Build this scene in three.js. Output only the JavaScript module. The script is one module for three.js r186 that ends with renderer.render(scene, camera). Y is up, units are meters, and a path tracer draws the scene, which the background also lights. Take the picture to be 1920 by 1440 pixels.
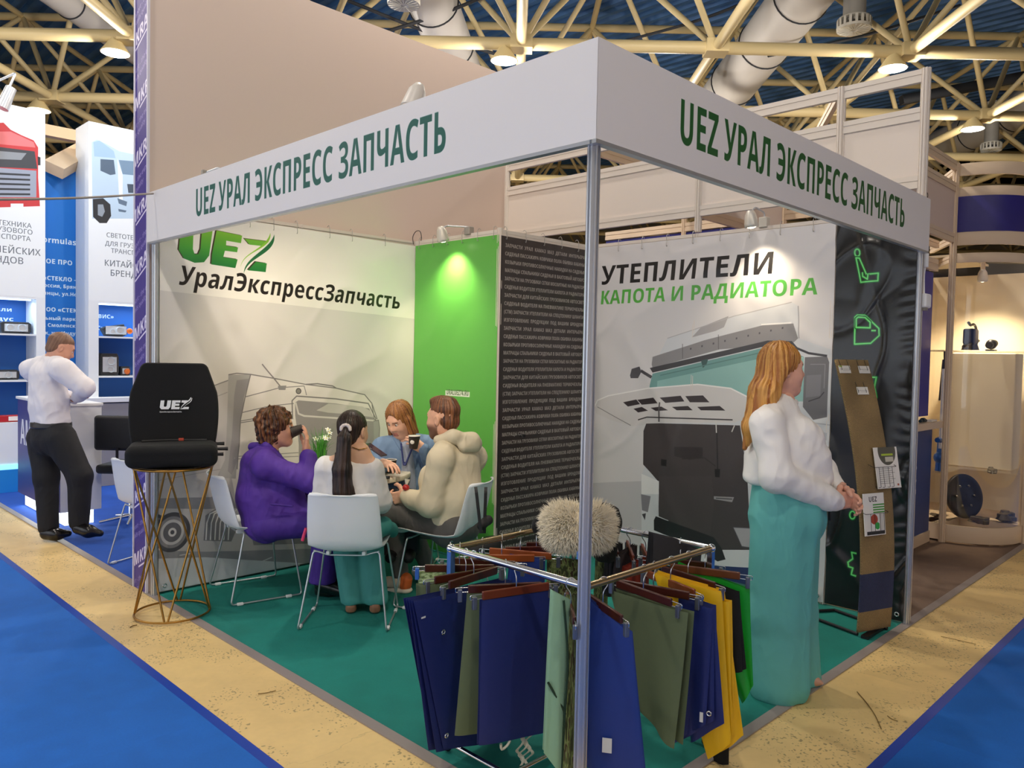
import * as THREE from 'three';
import { RoundedBoxGeometry } from 'three/addons/geometries/RoundedBoxGeometry.js';
import { mergeGeometries, mergeVertices } from 'three/addons/utils/BufferGeometryUtils.js';
import { RectAreaLightUniformsLib } from 'three/addons/lights/RectAreaLightUniformsLib.js';

// ---------------------------------------------------------------- camera, light, exposure
RectAreaLightUniformsLib.init();
const scene = new THREE.Scene();
scene.background = new THREE.Color(0x000000);          // closed hall: nothing outside
const camera = new THREE.PerspectiveCamera(2 * Math.atan(720 / 1462) * 180 / Math.PI, 4 / 3, 0.05, 120);
const CAM = new THREE.Vector3(-1.8793, 1.5433, 1.5224);
const FW = new THREE.Vector3(0.71126, -0.03526, -0.70204), RT = new THREE.Vector3(0.70284, 0.01976, 0.71107), UP = new THREE.Vector3(0.0112, 0.99918, -0.03884);
camera.position.copy(CAM); camera.up.copy(UP); camera.lookAt(CAM.clone().add(FW));
camera.updateMatrixWorld();
const renderer = new THREE.WebGLRenderer({ antialias: true });
renderer.toneMapping = THREE.LinearToneMapping;
renderer.toneMappingExposure = 1.0;
renderer.shadowMap.enabled = true;
const LAMP_COLOR = new THREE.Color(1.0, 0.91, 0.80), LAMP_CD = 19;      // hall downlights
const COOL = new THREE.Color(0.66, 0.83, 1.0), WARM = new THREE.Color(1.0, 0.83, 0.58);
const LIGHTBOX = 0.42;                                                // stand across the aisle

// ---------------------------------------------------------------- helpers
// booth coordinates: u runs right and away from the near pole, v left and away, h up
const V = (u, h, v) => new THREE.Vector3(u, h, -v);
const at = (x, y, d) => CAM.clone().addScaledVector(FW, d).addScaledVector(RT, (x - 960) / 1462 * d).addScaledVector(UP, -(y - 720) / 1462 * d);
const ray = (x, y) => FW.clone().addScaledVector(RT, (x - 960) / 1462).addScaledVector(UP, -(y - 720) / 1462);
const FL = (x, y, h = 0) => { const d = ray(x, y), t = (h - CAM.y) / d.y; return CAM.clone().addScaledVector(d, t); };
const onV = (x, y, v) => { const d = ray(x, y), t = (-v - CAM.z) / d.z; return CAM.clone().addScaledVector(d, t); };
const onU = (x, y, u) => { const d = ray(x, y), t = (u - CAM.x) / d.x; return CAM.clone().addScaledVector(d, t); };
const depthOf = p => p.clone().sub(CAM).dot(FW);
function rng(s) { return () => { s |= 0; s = s + 0x6D2B79F5 | 0; let t = Math.imul(s ^ s >>> 15, 1 | s); t = t + Math.imul(t ^ t >>> 7, 61 | t) ^ t; return ((t ^ t >>> 14) >>> 0) / 4294967296; }; }
function hash3(x, y, z) { let n = Math.imul(x, 374761393) + Math.imul(y, 668265263) + Math.imul(z, 2147483647 ^ 1274126177) | 0; n = Math.imul(n ^ n >>> 13, 1274126177); return ((n ^ n >>> 16) >>> 0) / 4294967296; }
function noise3(x, y, z) {
  const X = Math.floor(x), Y = Math.floor(y), Z = Math.floor(z); x -= X; y -= Y; z -= Z;
  const s = t => t * t * (3 - 2 * t), a = s(x), b = s(y), c = s(z), L = (p, q, t) => p + (q - p) * t;
  return L(L(L(hash3(X, Y, Z), hash3(X + 1, Y, Z), a), L(hash3(X, Y + 1, Z), hash3(X + 1, Y + 1, Z), a), b),
    L(L(hash3(X, Y, Z + 1), hash3(X + 1, Y, Z + 1), a), L(hash3(X, Y + 1, Z + 1), hash3(X + 1, Y + 1, Z + 1), a), b), c) * 2 - 1;
}
const clamp = (x, a, b) => x < a ? a : x > b ? b : x, lerp = (a, b, t) => a + (b - a) * t;
const sstep = (a, b, x) => { const t = clamp((x - a) / (b - a), 0, 1); return t * t * (3 - 2 * t); };

const M = (color, roughness = 0.6, o = {}) => new THREE.MeshStandardMaterial({ color, roughness, metalness: 0, ...o });
const MP = (color, roughness, o) => new THREE.MeshPhysicalMaterial({ color, roughness, ...o });
const taken = new Map(), bases = new WeakMap();
function numbered(n) { const k = taken.get(n) || 0; taken.set(n, k + 1); return k ? n + '_' + String(k).padStart(3, '0') : n; }
function tag(o, label, category, group, kind) { if (label) o.userData.label = label; if (category) o.userData.category = category; if (group) o.userData.group = group; if (kind) o.userData.kind = kind; return o; }
function shade(m) { m.castShadow = true; m.receiveShadow = true; return m; }
// a Group at a thing's base; part() takes world-space geometry
function thing(name, label, category, base = V(0, 0, 0), group, kind) {
  const o = new THREE.Group(); o.name = numbered(name); o.position.copy(base); bases.set(o, base.clone()); scene.add(o);
  return tag(o, label, category, group, kind);
}
function part(parent, name, geo, mat, label) {
  const m = shade(new THREE.Mesh(geo, mat)); m.name = name; const b = bases.get(parent);
  if (b) { geo.translate(-b.x, -b.y, -b.z); bases.set(m, b); }
  parent.add(m); if (label) m.userData.label = label; return m;
}
// a part that shares its geometry: placed by matrix, local to the parent
function partAt(parent, name, geo, mat, pos, quat) { const m = shade(new THREE.Mesh(geo, mat)); m.name = name; const b = bases.get(parent); m.position.copy(pos); if (b) m.position.sub(b); if (quat) m.quaternion.copy(quat); parent.add(m); return m; }
function solo(name, label, category, geo, mat, group, kind) {
  geo.computeBoundingBox(); const b = geo.boundingBox, c = new THREE.Vector3((b.min.x + b.max.x) / 2, b.min.y, (b.min.z + b.max.z) / 2);
  geo.translate(-c.x, -c.y, -c.z); const m = shade(new THREE.Mesh(geo, mat)); m.name = numbered(name); m.position.copy(c); bases.set(m, c); scene.add(m);
  return tag(m, label, category, group, kind);
}
function dup(o, pos, turn, label, group) { const r = o.clone(); r.name = numbered(o.name.replace(/_\d{3}$/, '')); r.userData = { ...o.userData }; r.position.copy(pos); if (turn !== undefined) r.rotation.y = turn; scene.add(r); if (label) r.userData.label = label; if (group) r.userData.group = group; return r; }

// geometry in booth coordinates
function box(u0, u1, h0, h1, v0, v1, r = 0) {
  const w = Math.abs(u1 - u0), h = Math.abs(h1 - h0), d = Math.abs(v1 - v0);
  const g = r ? new RoundedBoxGeometry(w, h, d, 2, Math.min(r, w / 2.01, h / 2.01, d / 2.01)) : new THREE.BoxGeometry(w, h, d);
  g.translate((u0 + u1) / 2, (h0 + h1) / 2, -(v0 + v1) / 2); return g;
}
function plain(g) { const q = g.index ? g.toNonIndexed() : g; for (const k of Object.keys(q.attributes)) if (!['position', 'normal', 'uv'].includes(k)) q.deleteAttribute(k); return q; }
const merge = list => mergeGeometries(list.map(plain));
const YUP = new THREE.Vector3(0, 1, 0);
function cyl(a, b, r0, r1 = r0, n = 14) {
  const d = b.clone().sub(a), L = d.length(), g = new THREE.CylinderGeometry(r1, r0, L, n);
  g.applyQuaternion(new THREE.Quaternion().setFromUnitVectors(YUP, d.divideScalar(L))); g.translate((a.x + b.x) / 2, (a.y + b.y) / 2, (a.z + b.z) / 2); return g;
}
function tube(pts, r, seg = 24, n = 8, closed = false) { return new THREE.TubeGeometry(new THREE.CatmullRomCurve3(pts, closed, 'centripetal'), seg, r, n, closed); }
// polyline with rounded corners
function wire(pts, r, bend = 0.03, n = 8, closed = false) {
  const cp = new THREE.CurvePath(), N = pts.length; let prev = null;
  const q = (i) => pts[(i + N) % N];
  const cut = (i, j) => { const d = q(j).clone().sub(q(i)); return q(i).clone().addScaledVector(d.normalize(), Math.min(bend, q(i).distanceTo(q(j)) * 0.45)); };
  for (let i = 0; i < N; i++) {
    if (!closed && (i === 0 || i === N - 1)) { if (i === 0) prev = q(0); else cp.add(new THREE.LineCurve3(prev, q(i))); continue; }
    const a = cut(i, i - 1), b = cut(i, i + 1);
    if (prev) cp.add(new THREE.LineCurve3(prev, a));
    cp.add(new THREE.QuadraticBezierCurve3(a, q(i), b)); prev = b;
  }
  if (closed) cp.add(new THREE.LineCurve3(prev, cut(0, -1)));
  const P = []; for (const c of cp.curves) { const k = c.isLineCurve3 ? 2 : 5; for (let i = 0; i < k; i++) P.push(c.getPoint(i / k)); } if (!closed) P.push(q(N - 1));
  const clean = P.filter((p, i) => !i || p.distanceTo(P[i - 1]) > 1e-4);
  class C extends THREE.Curve { getPoint(t, o = new THREE.Vector3()) { const L = closed ? clean.length : clean.length - 1, f = t * L, i = Math.min(Math.floor(f), L - 1), b = clean[(i + 1) % clean.length]; return o.copy(clean[i]).lerp(b, f - i); } getPointAt(t, o) { return this.getPoint(t, o); } getTangentAt(t, o) { return this.getTangent(t, o); } }
  return new THREE.TubeGeometry(new C(), closed ? clean.length : clean.length - 1, r, n, closed);
}
// sheet(fn, nu, nv, thickness): fn(s,t) -> Vector3; a solid with rim
function sheet(fn, nu, nv, th) {
  const P = [], Nn = [], e = 1e-3, pos = [], uv = [], idx = [];
  for (let j = 0; j <= nv; j++) for (let i = 0; i <= nu; i++) {
    const s = i / nu, t = j / nv, p = fn(s, t), a = fn(Math.min(s + e, 1), t).sub(fn(Math.max(s - e, 0), t)), b = fn(s, Math.min(t + e, 1)).sub(fn(s, Math.max(t - e, 0)));
    P.push(p); Nn.push(a.cross(b).normalize());
  }
  const W = nu + 1, K = P.length;
  for (let k = 0; k < 2; k++) for (let i = 0; i < K; i++) { const p = P[i], n = Nn[i], o = k ? -th : 0; pos.push(p.x + n.x * o, p.y + n.y * o, p.z + n.z * o); uv.push((i % W) / nu, Math.floor(i / W) / nv); }
  for (let j = 0; j < nv; j++) for (let i = 0; i < nu; i++) { const a = j * W + i, b = a + 1, c = a + W, d = c + 1; idx.push(a, b, d, a, d, c, K + a, K + d, K + b, K + a, K + c, K + d); }
  const rim = (a, b) => { idx.push(a, K + a, b, b, K + a, K + b); };
  for (let i = 0; i < nu; i++) { rim(i + 1 - 1, i + 1); rim(nv * W + i + 1, nv * W + i); }
  for (let j = 0; j < nv; j++) { rim((j + 1) * W, j * W); rim(j * W + nu, (j + 1) * W + nu); }
  const g = new THREE.BufferGeometry(); g.setAttribute('position', new THREE.Float32BufferAttribute(pos, 3)); g.setAttribute('uv', new THREE.Float32BufferAttribute(uv, 2)); g.setIndex(idx);
  if (th) { // keep the faces smooth: normals from the sheet, rim shares them
    g.computeVertexNormals();
  } else g.computeVertexNormals();
  return g;
}
function canvas(w, h, draw) { const c = document.createElement('canvas'); c.width = w; c.height = h; const g = c.getContext('2d'); draw(g, w, h); const t = new THREE.CanvasTexture(c); t.colorSpace = THREE.SRGBColorSpace; t.anisotropy = 8; t.magFilter = THREE.LinearFilter; return t; }
function dataTex(w, h, fn, srgb = true) { const d = new Uint8Array(w * h * 4); for (let y = 0; y < h; y++) for (let x = 0; x < w; x++) { const c = fn(x / w, y / h, x, y), i = (y * w + x) * 4; d[i] = c[0]; d[i + 1] = c[1]; d[i + 2] = c[2]; d[i + 3] = 255; } const t = new THREE.DataTexture(d, w, h); t.magFilter = THREE.LinearFilter; t.minFilter = THREE.LinearMipmapLinearFilter; t.generateMipmaps = true; t.wrapS = t.wrapT = THREE.RepeatWrapping; if (srgb) t.colorSpace = THREE.SRGBColorSpace; t.needsUpdate = true; return t; }
// text squeezed to a given width
function txt(g, s, x, y, w, font, fill, align = 'left') { g.save(); g.font = font; g.fillStyle = fill; const m = g.measureText(s).width; g.translate(x, y); if (w) g.scale(w / m, 1); if (align !== 'left' && !w) g.translate(align === 'center' ? -m / 2 : -m, 0); g.fillText(s, 0, 0); g.restore(); }
function uvPlanar(g, axisU, axisV, ou, ov, su = 1, sv = 1) { const p = g.attributes.position, uv = new Float32Array(p.count * 2), a = new THREE.Vector3(); for (let i = 0; i < p.count; i++) { a.fromBufferAttribute(p, i); uv[2 * i] = (a.dot(axisU) - ou) / su; uv[2 * i + 1] = (a.dot(axisV) - ov) / sv; } g.setAttribute('uv', new THREE.BufferAttribute(uv, 2)); return g; }

// ---------------------------------------------------------------- implicit bodies
const smin = (a, b, k) => { const h = Math.max(k - Math.abs(a - b), 0) / k; return Math.min(a, b) - h * h * k * 0.25; };
// tapered capsule; flat = {s: unit side vector, f: factor} widens it along s
function cap(a, b, ra, rb = ra, flat) {
  const ax = a.x, ay = a.y, az = a.z; let bx = b.x - ax, by = b.y - ay, bz = b.z - az;
  if (flat) { const q = (bx * flat.s.x + by * flat.s.y + bz * flat.s.z) * (1 - 1 / flat.f); bx -= q * flat.s.x; by -= q * flat.s.y; bz -= q * flat.s.z; }
  const L2 = bx * bx + by * by + bz * bz + 1e-9;
  const out = (x, y, z) => {
    x -= ax; y -= ay; z -= az;
    if (flat) { const q = (x * flat.s.x + y * flat.s.y + z * flat.s.z) * (1 - 1 / flat.f); x -= q * flat.s.x; y -= q * flat.s.y; z -= q * flat.s.z; }
    let t = (x * bx + y * by + z * bz) / L2; t = t < 0 ? 0 : t > 1 ? 1 : t; x -= bx * t; y -= by * t; z -= bz * t;
    return Math.sqrt(x * x + y * y + z * z) - (ra + (rb - ra) * t);
  };
  const R = Math.max(ra, rb) * Math.max(1, flat ? flat.f : 1); out.box = new THREE.Box3().setFromPoints([a, b]).expandByScalar(R); return out;
}
// ellipsoid in a frame
function ell(c, r, fr) {
  const X = fr ? fr.x : { x: 1, y: 0, z: 0 }, Y = fr ? fr.y : { x: 0, y: 1, z: 0 }, Z = fr ? fr.z : { x: 0, y: 0, z: 1 };
  const mn = Math.min(r[0], r[1], r[2]);
  return (x, y, z) => {
    x -= c.x; y -= c.y; z -= c.z; const p = (x * X.x + y * X.y + z * X.z) / r[0], q = (x * Y.x + y * Y.y + z * Y.z) / r[1], s = (x * Z.x + y * Z.y + z * Z.z) / r[2];
    const k = Math.sqrt(p * p + q * q + s * s), g = Math.sqrt(p * p / r[0] / r[0] + q * q / r[1] / r[1] + s * s / r[2] / r[2]) + 1e-9; return k < 1e-6 ? -mn : k * (k - 1) / g;
  };
}
const plane = (p, n) => (x, y, z) => (x - p.x) * n.x + (y - p.y) * n.y + (z - p.z) * n.z;      // positive on the n side
function union(list, k = 0.03) { return (x, y, z) => { let d = 1e3; for (const f of list) { const e = f(x, y, z); d = d > 100 ? e : smin(d, e, k); } return d; }; }
const carve = (f, list, k = 0.01) => (x, y, z) => { let d = f(x, y, z); for (const g of list) d = -smin(-d, g(x, y, z), k); return d; };
function bounds(points, pad) { const b = new THREE.Box3().setFromPoints(points); b.expandByScalar(pad); return b; }
// naive surface nets with block skipping
function mesher(f, b, h, color) {
  const nx = Math.ceil((b.max.x - b.min.x) / h) + 1, ny = Math.ceil((b.max.y - b.min.y) / h) + 1, nz = Math.ceil((b.max.z - b.min.z) / h) + 1;
  const val = new Float32Array(nx * ny * nz).fill(9), B = 5, x0 = b.min.x, y0 = b.min.y, z0 = b.min.z;
  const id = (i, j, k) => (k * ny + j) * nx + i;
  for (let k = 0; k < nz; k += B) for (let j = 0; j < ny; j += B) for (let i = 0; i < nx; i += B) {
    const d = f(x0 + (i + B / 2) * h, y0 + (j + B / 2) * h, z0 + (k + B / 2) * h), far = Math.abs(d) > B * h * 1.35 + 0.004;
    for (let c = k; c < Math.min(k + B, nz); c++) for (let q = j; q < Math.min(j + B, ny); q++) for (let p = i; p < Math.min(i + B, nx); p++) val[id(p, q, c)] = far ? d : f(x0 + p * h, y0 + q * h, z0 + c * h);
  }
  const vid = new Int32Array(nx * ny * nz).fill(-1), pos = [], idx = [], off = [[0, 0, 0], [1, 0, 0], [0, 1, 0], [1, 1, 0], [0, 0, 1], [1, 0, 1], [0, 1, 1], [1, 1, 1]], ed = [[0, 1], [0, 2], [0, 4], [1, 3], [1, 5], [2, 3], [2, 6], [3, 7], [4, 5], [4, 6], [5, 7], [6, 7]];
  const cv = new Float32Array(8);
  for (let k = 0; k < nz - 1; k++) for (let j = 0; j < ny - 1; j++) for (let i = 0; i < nx - 1; i++) {
    let m = 0; for (let c = 0; c < 8; c++) { const o = off[c]; cv[c] = val[id(i + o[0], j + o[1], k + o[2])]; if (cv[c] < 0) m |= 1 << c; }
    if (m === 0 || m === 255) continue;
    let sx = 0, sy = 0, sz = 0, n = 0;
    for (const [a, c] of ed) { if ((cv[a] < 0) === (cv[c] < 0)) continue; const t = cv[a] / (cv[a] - cv[c]), A = off[a], C = off[c]; sx += A[0] + (C[0] - A[0]) * t; sy += A[1] + (C[1] - A[1]) * t; sz += A[2] + (C[2] - A[2]) * t; n++; }
    vid[id(i, j, k)] = pos.length / 3; pos.push(x0 + (i + sx / n) * h, y0 + (j + sy / n) * h, z0 + (k + sz / n) * h);
  }
  const quad = (a, b2, c, d, flip) => { if (a < 0 || b2 < 0 || c < 0 || d < 0) return; if (flip) idx.push(a, c, b2, a, d, c); else idx.push(a, b2, c, a, c, d); };
  for (let k = 1; k < nz - 1; k++) for (let j = 1; j < ny - 1; j++) for (let i = 1; i < nx - 1; i++) {
    const s = val[id(i, j, k)] < 0;
    if (s !== (val[id(i + 1, j, k)] < 0)) quad(vid[id(i, j - 1, k - 1)], vid[id(i, j, k - 1)], vid[id(i, j, k)], vid[id(i, j - 1, k)], !s);
    if (s !== (val[id(i, j + 1, k)] < 0)) quad(vid[id(i - 1, j, k - 1)], vid[id(i - 1, j, k)], vid[id(i, j, k)], vid[id(i, j, k - 1)], !s);
    if (s !== (val[id(i, j, k + 1)] < 0)) quad(vid[id(i - 1, j - 1, k)], vid[id(i, j - 1, k)], vid[id(i, j, k)], vid[id(i - 1, j, k)], !s);
  }
  const nor = new Float32Array(pos.length), e = h * 0.6, uv = new Float32Array(pos.length / 3 * 2);
  for (let i = 0; i < pos.length; i += 3) {
    const x = pos[i], y = pos[i + 1], z = pos[i + 2], gx = f(x + e, y, z) - f(x - e, y, z), gy = f(x, y + e, z) - f(x, y - e, z), gz = f(x, y, z + e) - f(x, y, z - e), l = Math.hypot(gx, gy, gz) || 1;
    nor[i] = gx / l; nor[i + 1] = gy / l; nor[i + 2] = gz / l; uv[i / 3 * 2] = x + z; uv[i / 3 * 2 + 1] = y;
  }
  const g = new THREE.BufferGeometry(); g.setAttribute('position', new THREE.Float32BufferAttribute(pos, 3)); g.setAttribute('normal', new THREE.BufferAttribute(nor, 3)); g.setAttribute('uv', new THREE.BufferAttribute(uv, 2)); g.setIndex(idx);
  if (color) { const c = new Float32Array(pos.length), o = new THREE.Color(); for (let i = 0; i < pos.length; i += 3) { color(pos[i], pos[i + 1], pos[i + 2], o); c[i] = o.r; c[i + 1] = o.g; c[i + 2] = o.b; } g.setAttribute('color', new THREE.BufferAttribute(c, 3)); }
  return g;
}
const joinIndexed = list => mergeGeometries(list);

// ---------------------------------------------------------------- materials
const alu = M(0xc9ccd2, 0.32, { metalness: 0.75 }), chrome = M(0xdfe2e6, 0.16, { metalness: 1 }), sysWhite = M(0xddd3c9, 0.5), sysCream = M(0xd9c3a8, 0.5);
const panelWhite = M(0xe2d6cc, 0.55), panelPink = M(0xd8c4b8, 0.6), whitePlastic = M(0xeef0f2, 0.38), black = M(0x0b0b0d, 0.6), darkMetal = M(0x2a2a2e, 0.4, { metalness: 0.6 });
const gold = M(0xa67c3c, 0.3, { metalness: 0.9 }), grayTrim = M(0x8d8583, 0.45), wood = M(0x5a2416, 0.35);

// ---------------------------------------------------------------- hall: floor, walls, roof
const HR = new THREE.Vector3(RT.x, 0, RT.z).normalize(), HD = new THREE.Vector3(FW.x, 0, FW.z).normalize();
const H = (x, d, h) => new THREE.Vector3(CAM.x, h, CAM.z).addScaledVector(HR, x).addScaledVector(HD, d);
function hallBox(x0, x1, h0, h1, d0, d1) { const g = new THREE.BoxGeometry(x1 - x0, h1 - h0, d1 - d0); g.rotateY(Math.atan2(-HR.z, HR.x)); const c = H((x0 + x1) / 2, (d0 + d1) / 2, (h0 + h1) / 2); g.translate(c.x, c.y, c.z); return g; }
const EX = new THREE.Vector3(1, 0, 0), EY = new THREE.Vector3(0, 1, 0), EZ = new THREE.Vector3(0, 0, 1);
const floorTex = dataTex(1024, 1024, (a, b, x, y) => {
  const n = noise3(a * 9, b * 9, 1) * 0.5 + noise3(a * 31, b * 31, 4) * 0.3 + noise3(a * 120, b * 120, 7) * 0.2; let k = 1 + n * 0.05;
  const s = noise3(a * 260, b * 260, 3); if (s > 0.62 && noise3(a * 14, b * 14, 9) > -0.1) k *= 0.72; const w = Math.abs(noise3(a * 7 + n, b * 7, 12)); if (w < 0.006) k *= 0.93;
  return [230 * k, 199 * k, 136 * k];
});
floorTex.repeat.set(1, 1);
const floorBump = dataTex(512, 512, (a, b) => { const k = 128 + 60 * noise3(a * 60, b * 60, 2) + 50 * noise3(a * 200, b * 200, 5); return [k, k, k]; }, false);
{
  const g = hallBox(-26, 26, -0.2, 0, -22, 46); uvPlanar(g, EX, EZ, 0, 0, 2.1, 2.1);
  tag(part(scene, 'floor', g, M(0xffffff, 0.42, { map: floorTex, bumpMap: floorBump, bumpScale: 0.0006 })), 'worn pale yellow hall floor with dark specks', null, null, 'structure');
  const wm = M(0xb9b4aa, 0.8);
  for (const [n, ...b] of [['wall_left', -26.3, -26, -0.2, 10, -22, 46], ['wall_right', 26, 26.3, -0.2, 10, -22, 46], ['wall_front', -26.3, 26.3, -0.2, 10, -22.3, -22], ['wall_back', -26.3, 26.3, -0.2, 10, 46, 46.3]])
    tag(part(scene, n, hallBox(...b), wm), 'plain grey hall wall far away', null, null, 'structure');
}
{ // corrugated roof deck, ribs along v
  const sh = new THREE.Shape(), p = 0.3, n = 190, u0 = -28; sh.moveTo(u0, 0.25); for (let i = 0; i < n; i++) { const a = u0 + i * p; sh.lineTo(a, 0); sh.lineTo(a + 0.11, 0); sh.lineTo(a + 0.15, 0.08); sh.lineTo(a + 0.26, 0.08); sh.lineTo(a + p, 0); } sh.lineTo(u0 + n * p, 0.25); sh.closePath();
  const g = new THREE.ExtrudeGeometry(sh, { depth: 78, bevelEnabled: false }); g.translate(0, 8.95, -50);
  tag(part(scene, 'ceiling', g, M(0x3f6ea6, 0.5)), 'dark blue corrugated metal roof deck', null, null, 'structure');
}
// space frame: bottom nodes (x = 0.04 + 3 i, depth 12.2 + 3 j), top layer shifted half a module
const frameTan = M(0xcdbb8c, 0.5);
const BN = (i, j) => H(0.04 + 3 * i, 12.2 + 3 * j, 6.36), TN = (i, j) => H(1.54 + 3 * i, 13.7 + 3 * j, 8.5);
{
  const t = thing('roof_space_frame', 'cream tubular space frame carrying the hall roof', null, V(0, 6.2, 0), null, 'structure');
  for (let j = -4; j <= 8; j++) part(t, 'chord', cyl(BN(-8, j), BN(8, j), 0.095, 0.095, 12), frameTan);
  for (let i = -7; i <= 7; i++) part(t, 'chord', cyl(BN(i, -4), BN(i, 8), 0.08, 0.08, 12), frameTan);
  for (let j = -4; j <= 7; j++) part(t, 'top_chord', cyl(TN(-8, j), TN(7, j), 0.08, 0.08, 10), frameTan);
  for (let i = -8; i <= 7; i++) part(t, 'top_chord', cyl(TN(i, -4), TN(i, 7), 0.06, 0.06, 10), frameTan);
  const L = BN(0, 0).distanceTo(TN(0, 0)), dg = new THREE.CylinderGeometry(0.05, 0.05, L, 9), rest = [];
  const cand = [];
  for (let j = -4; j <= 8; j++) for (let i = -7; i <= 7; i++) for (const [a, b] of [[0, 0], [-1, 0], [0, -1], [-1, -1]]) { if (j + b < -4 || j + b > 7) continue; const A = BN(i, j), B = TN(i + a, j + b), m = A.clone().add(B).multiplyScalar(0.5), z = depthOf(m), x = m.clone().sub(CAM).dot(RT); cand.push([A, B, z > 4 && Math.abs(x) < z * 0.72 ? z : 100 + z]); }
  cand.sort((p, q) => p[2] - q[2]);
  cand.forEach(([A, B], k) => { if (k < 280) { const q = new THREE.Quaternion().setFromUnitVectors(YUP, B.clone().sub(A).normalize()); partAt(t, 'diagonal', dg, frameTan, A.clone().add(B).multiplyScalar(0.5), q); } else rest.push(cyl(A, B, 0.05, 0.05, 7)); });
  const r = part(t, 'diagonals', merge(rest), frameTan); r.userData.kind = 'stuff';
  const ng = new THREE.BoxGeometry(0.34, 0.2, 0.3); ng.rotateY(Math.atan2(-HR.z, HR.x));
  for (let j = -2; j <= 6; j++) for (let i = -6; i <= 6; i++) partAt(t, 'node_plate', ng, frameTan, BN(i, j));
}
// hall downlights on every second bottom node
const lampGlow = new THREE.MeshStandardMaterial({ color: 0xffffff, emissive: new THREE.Color(1, 0.93, 0.78), emissiveIntensity: 3.2, roughness: 0.5 });
{
  const shell = new THREE.LatheGeometry([[0, 0.3], [0.07, 0.3], [0.08, 0.2], [0.13, 0.12], [0.2, 0.02], [0.215, 0], [0.2, 0]].map(a => new THREE.Vector2(...a)), 28), disc = new THREE.CylinderGeometry(0.2, 0.2, 0.012, 28);
  for (let j = -6; j <= 5; j++) for (let i = -6; i <= 6; i++) {
    if ((i + j) % 2) continue; const p = BN(i, j).addScaledVector(HR, -0.26).setY(6.1), z = depthOf(p), near = Math.hypot(p.x - 1.5, p.z + 1.7) < 14;
    if ((p.x > -1 && -p.z < -1) || p.x < -6) continue; const seen = z > 6 && Math.abs(p.clone().sub(CAM).dot(RT)) < z * 0.72; if (!near && !seen) continue;
    const t = thing('hall_lamp', 'round hall downlight glowing under a roof node', 'lamp', p, 'hall downlights');
    partAt(t, 'lamp_housing', shell, frameTan, p); partAt(t, 'lamp_disc', disc, lampGlow, p.clone().setY(6.1));
    if (near) { const s = new THREE.PointLight(LAMP_COLOR, LAMP_CD, 0, 2); s.position.set(0, -0.12, 0); s.castShadow = true; s.shadow.radius = 7; t.add(s); s.name = 'lamp_light'; }
  }
}
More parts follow.
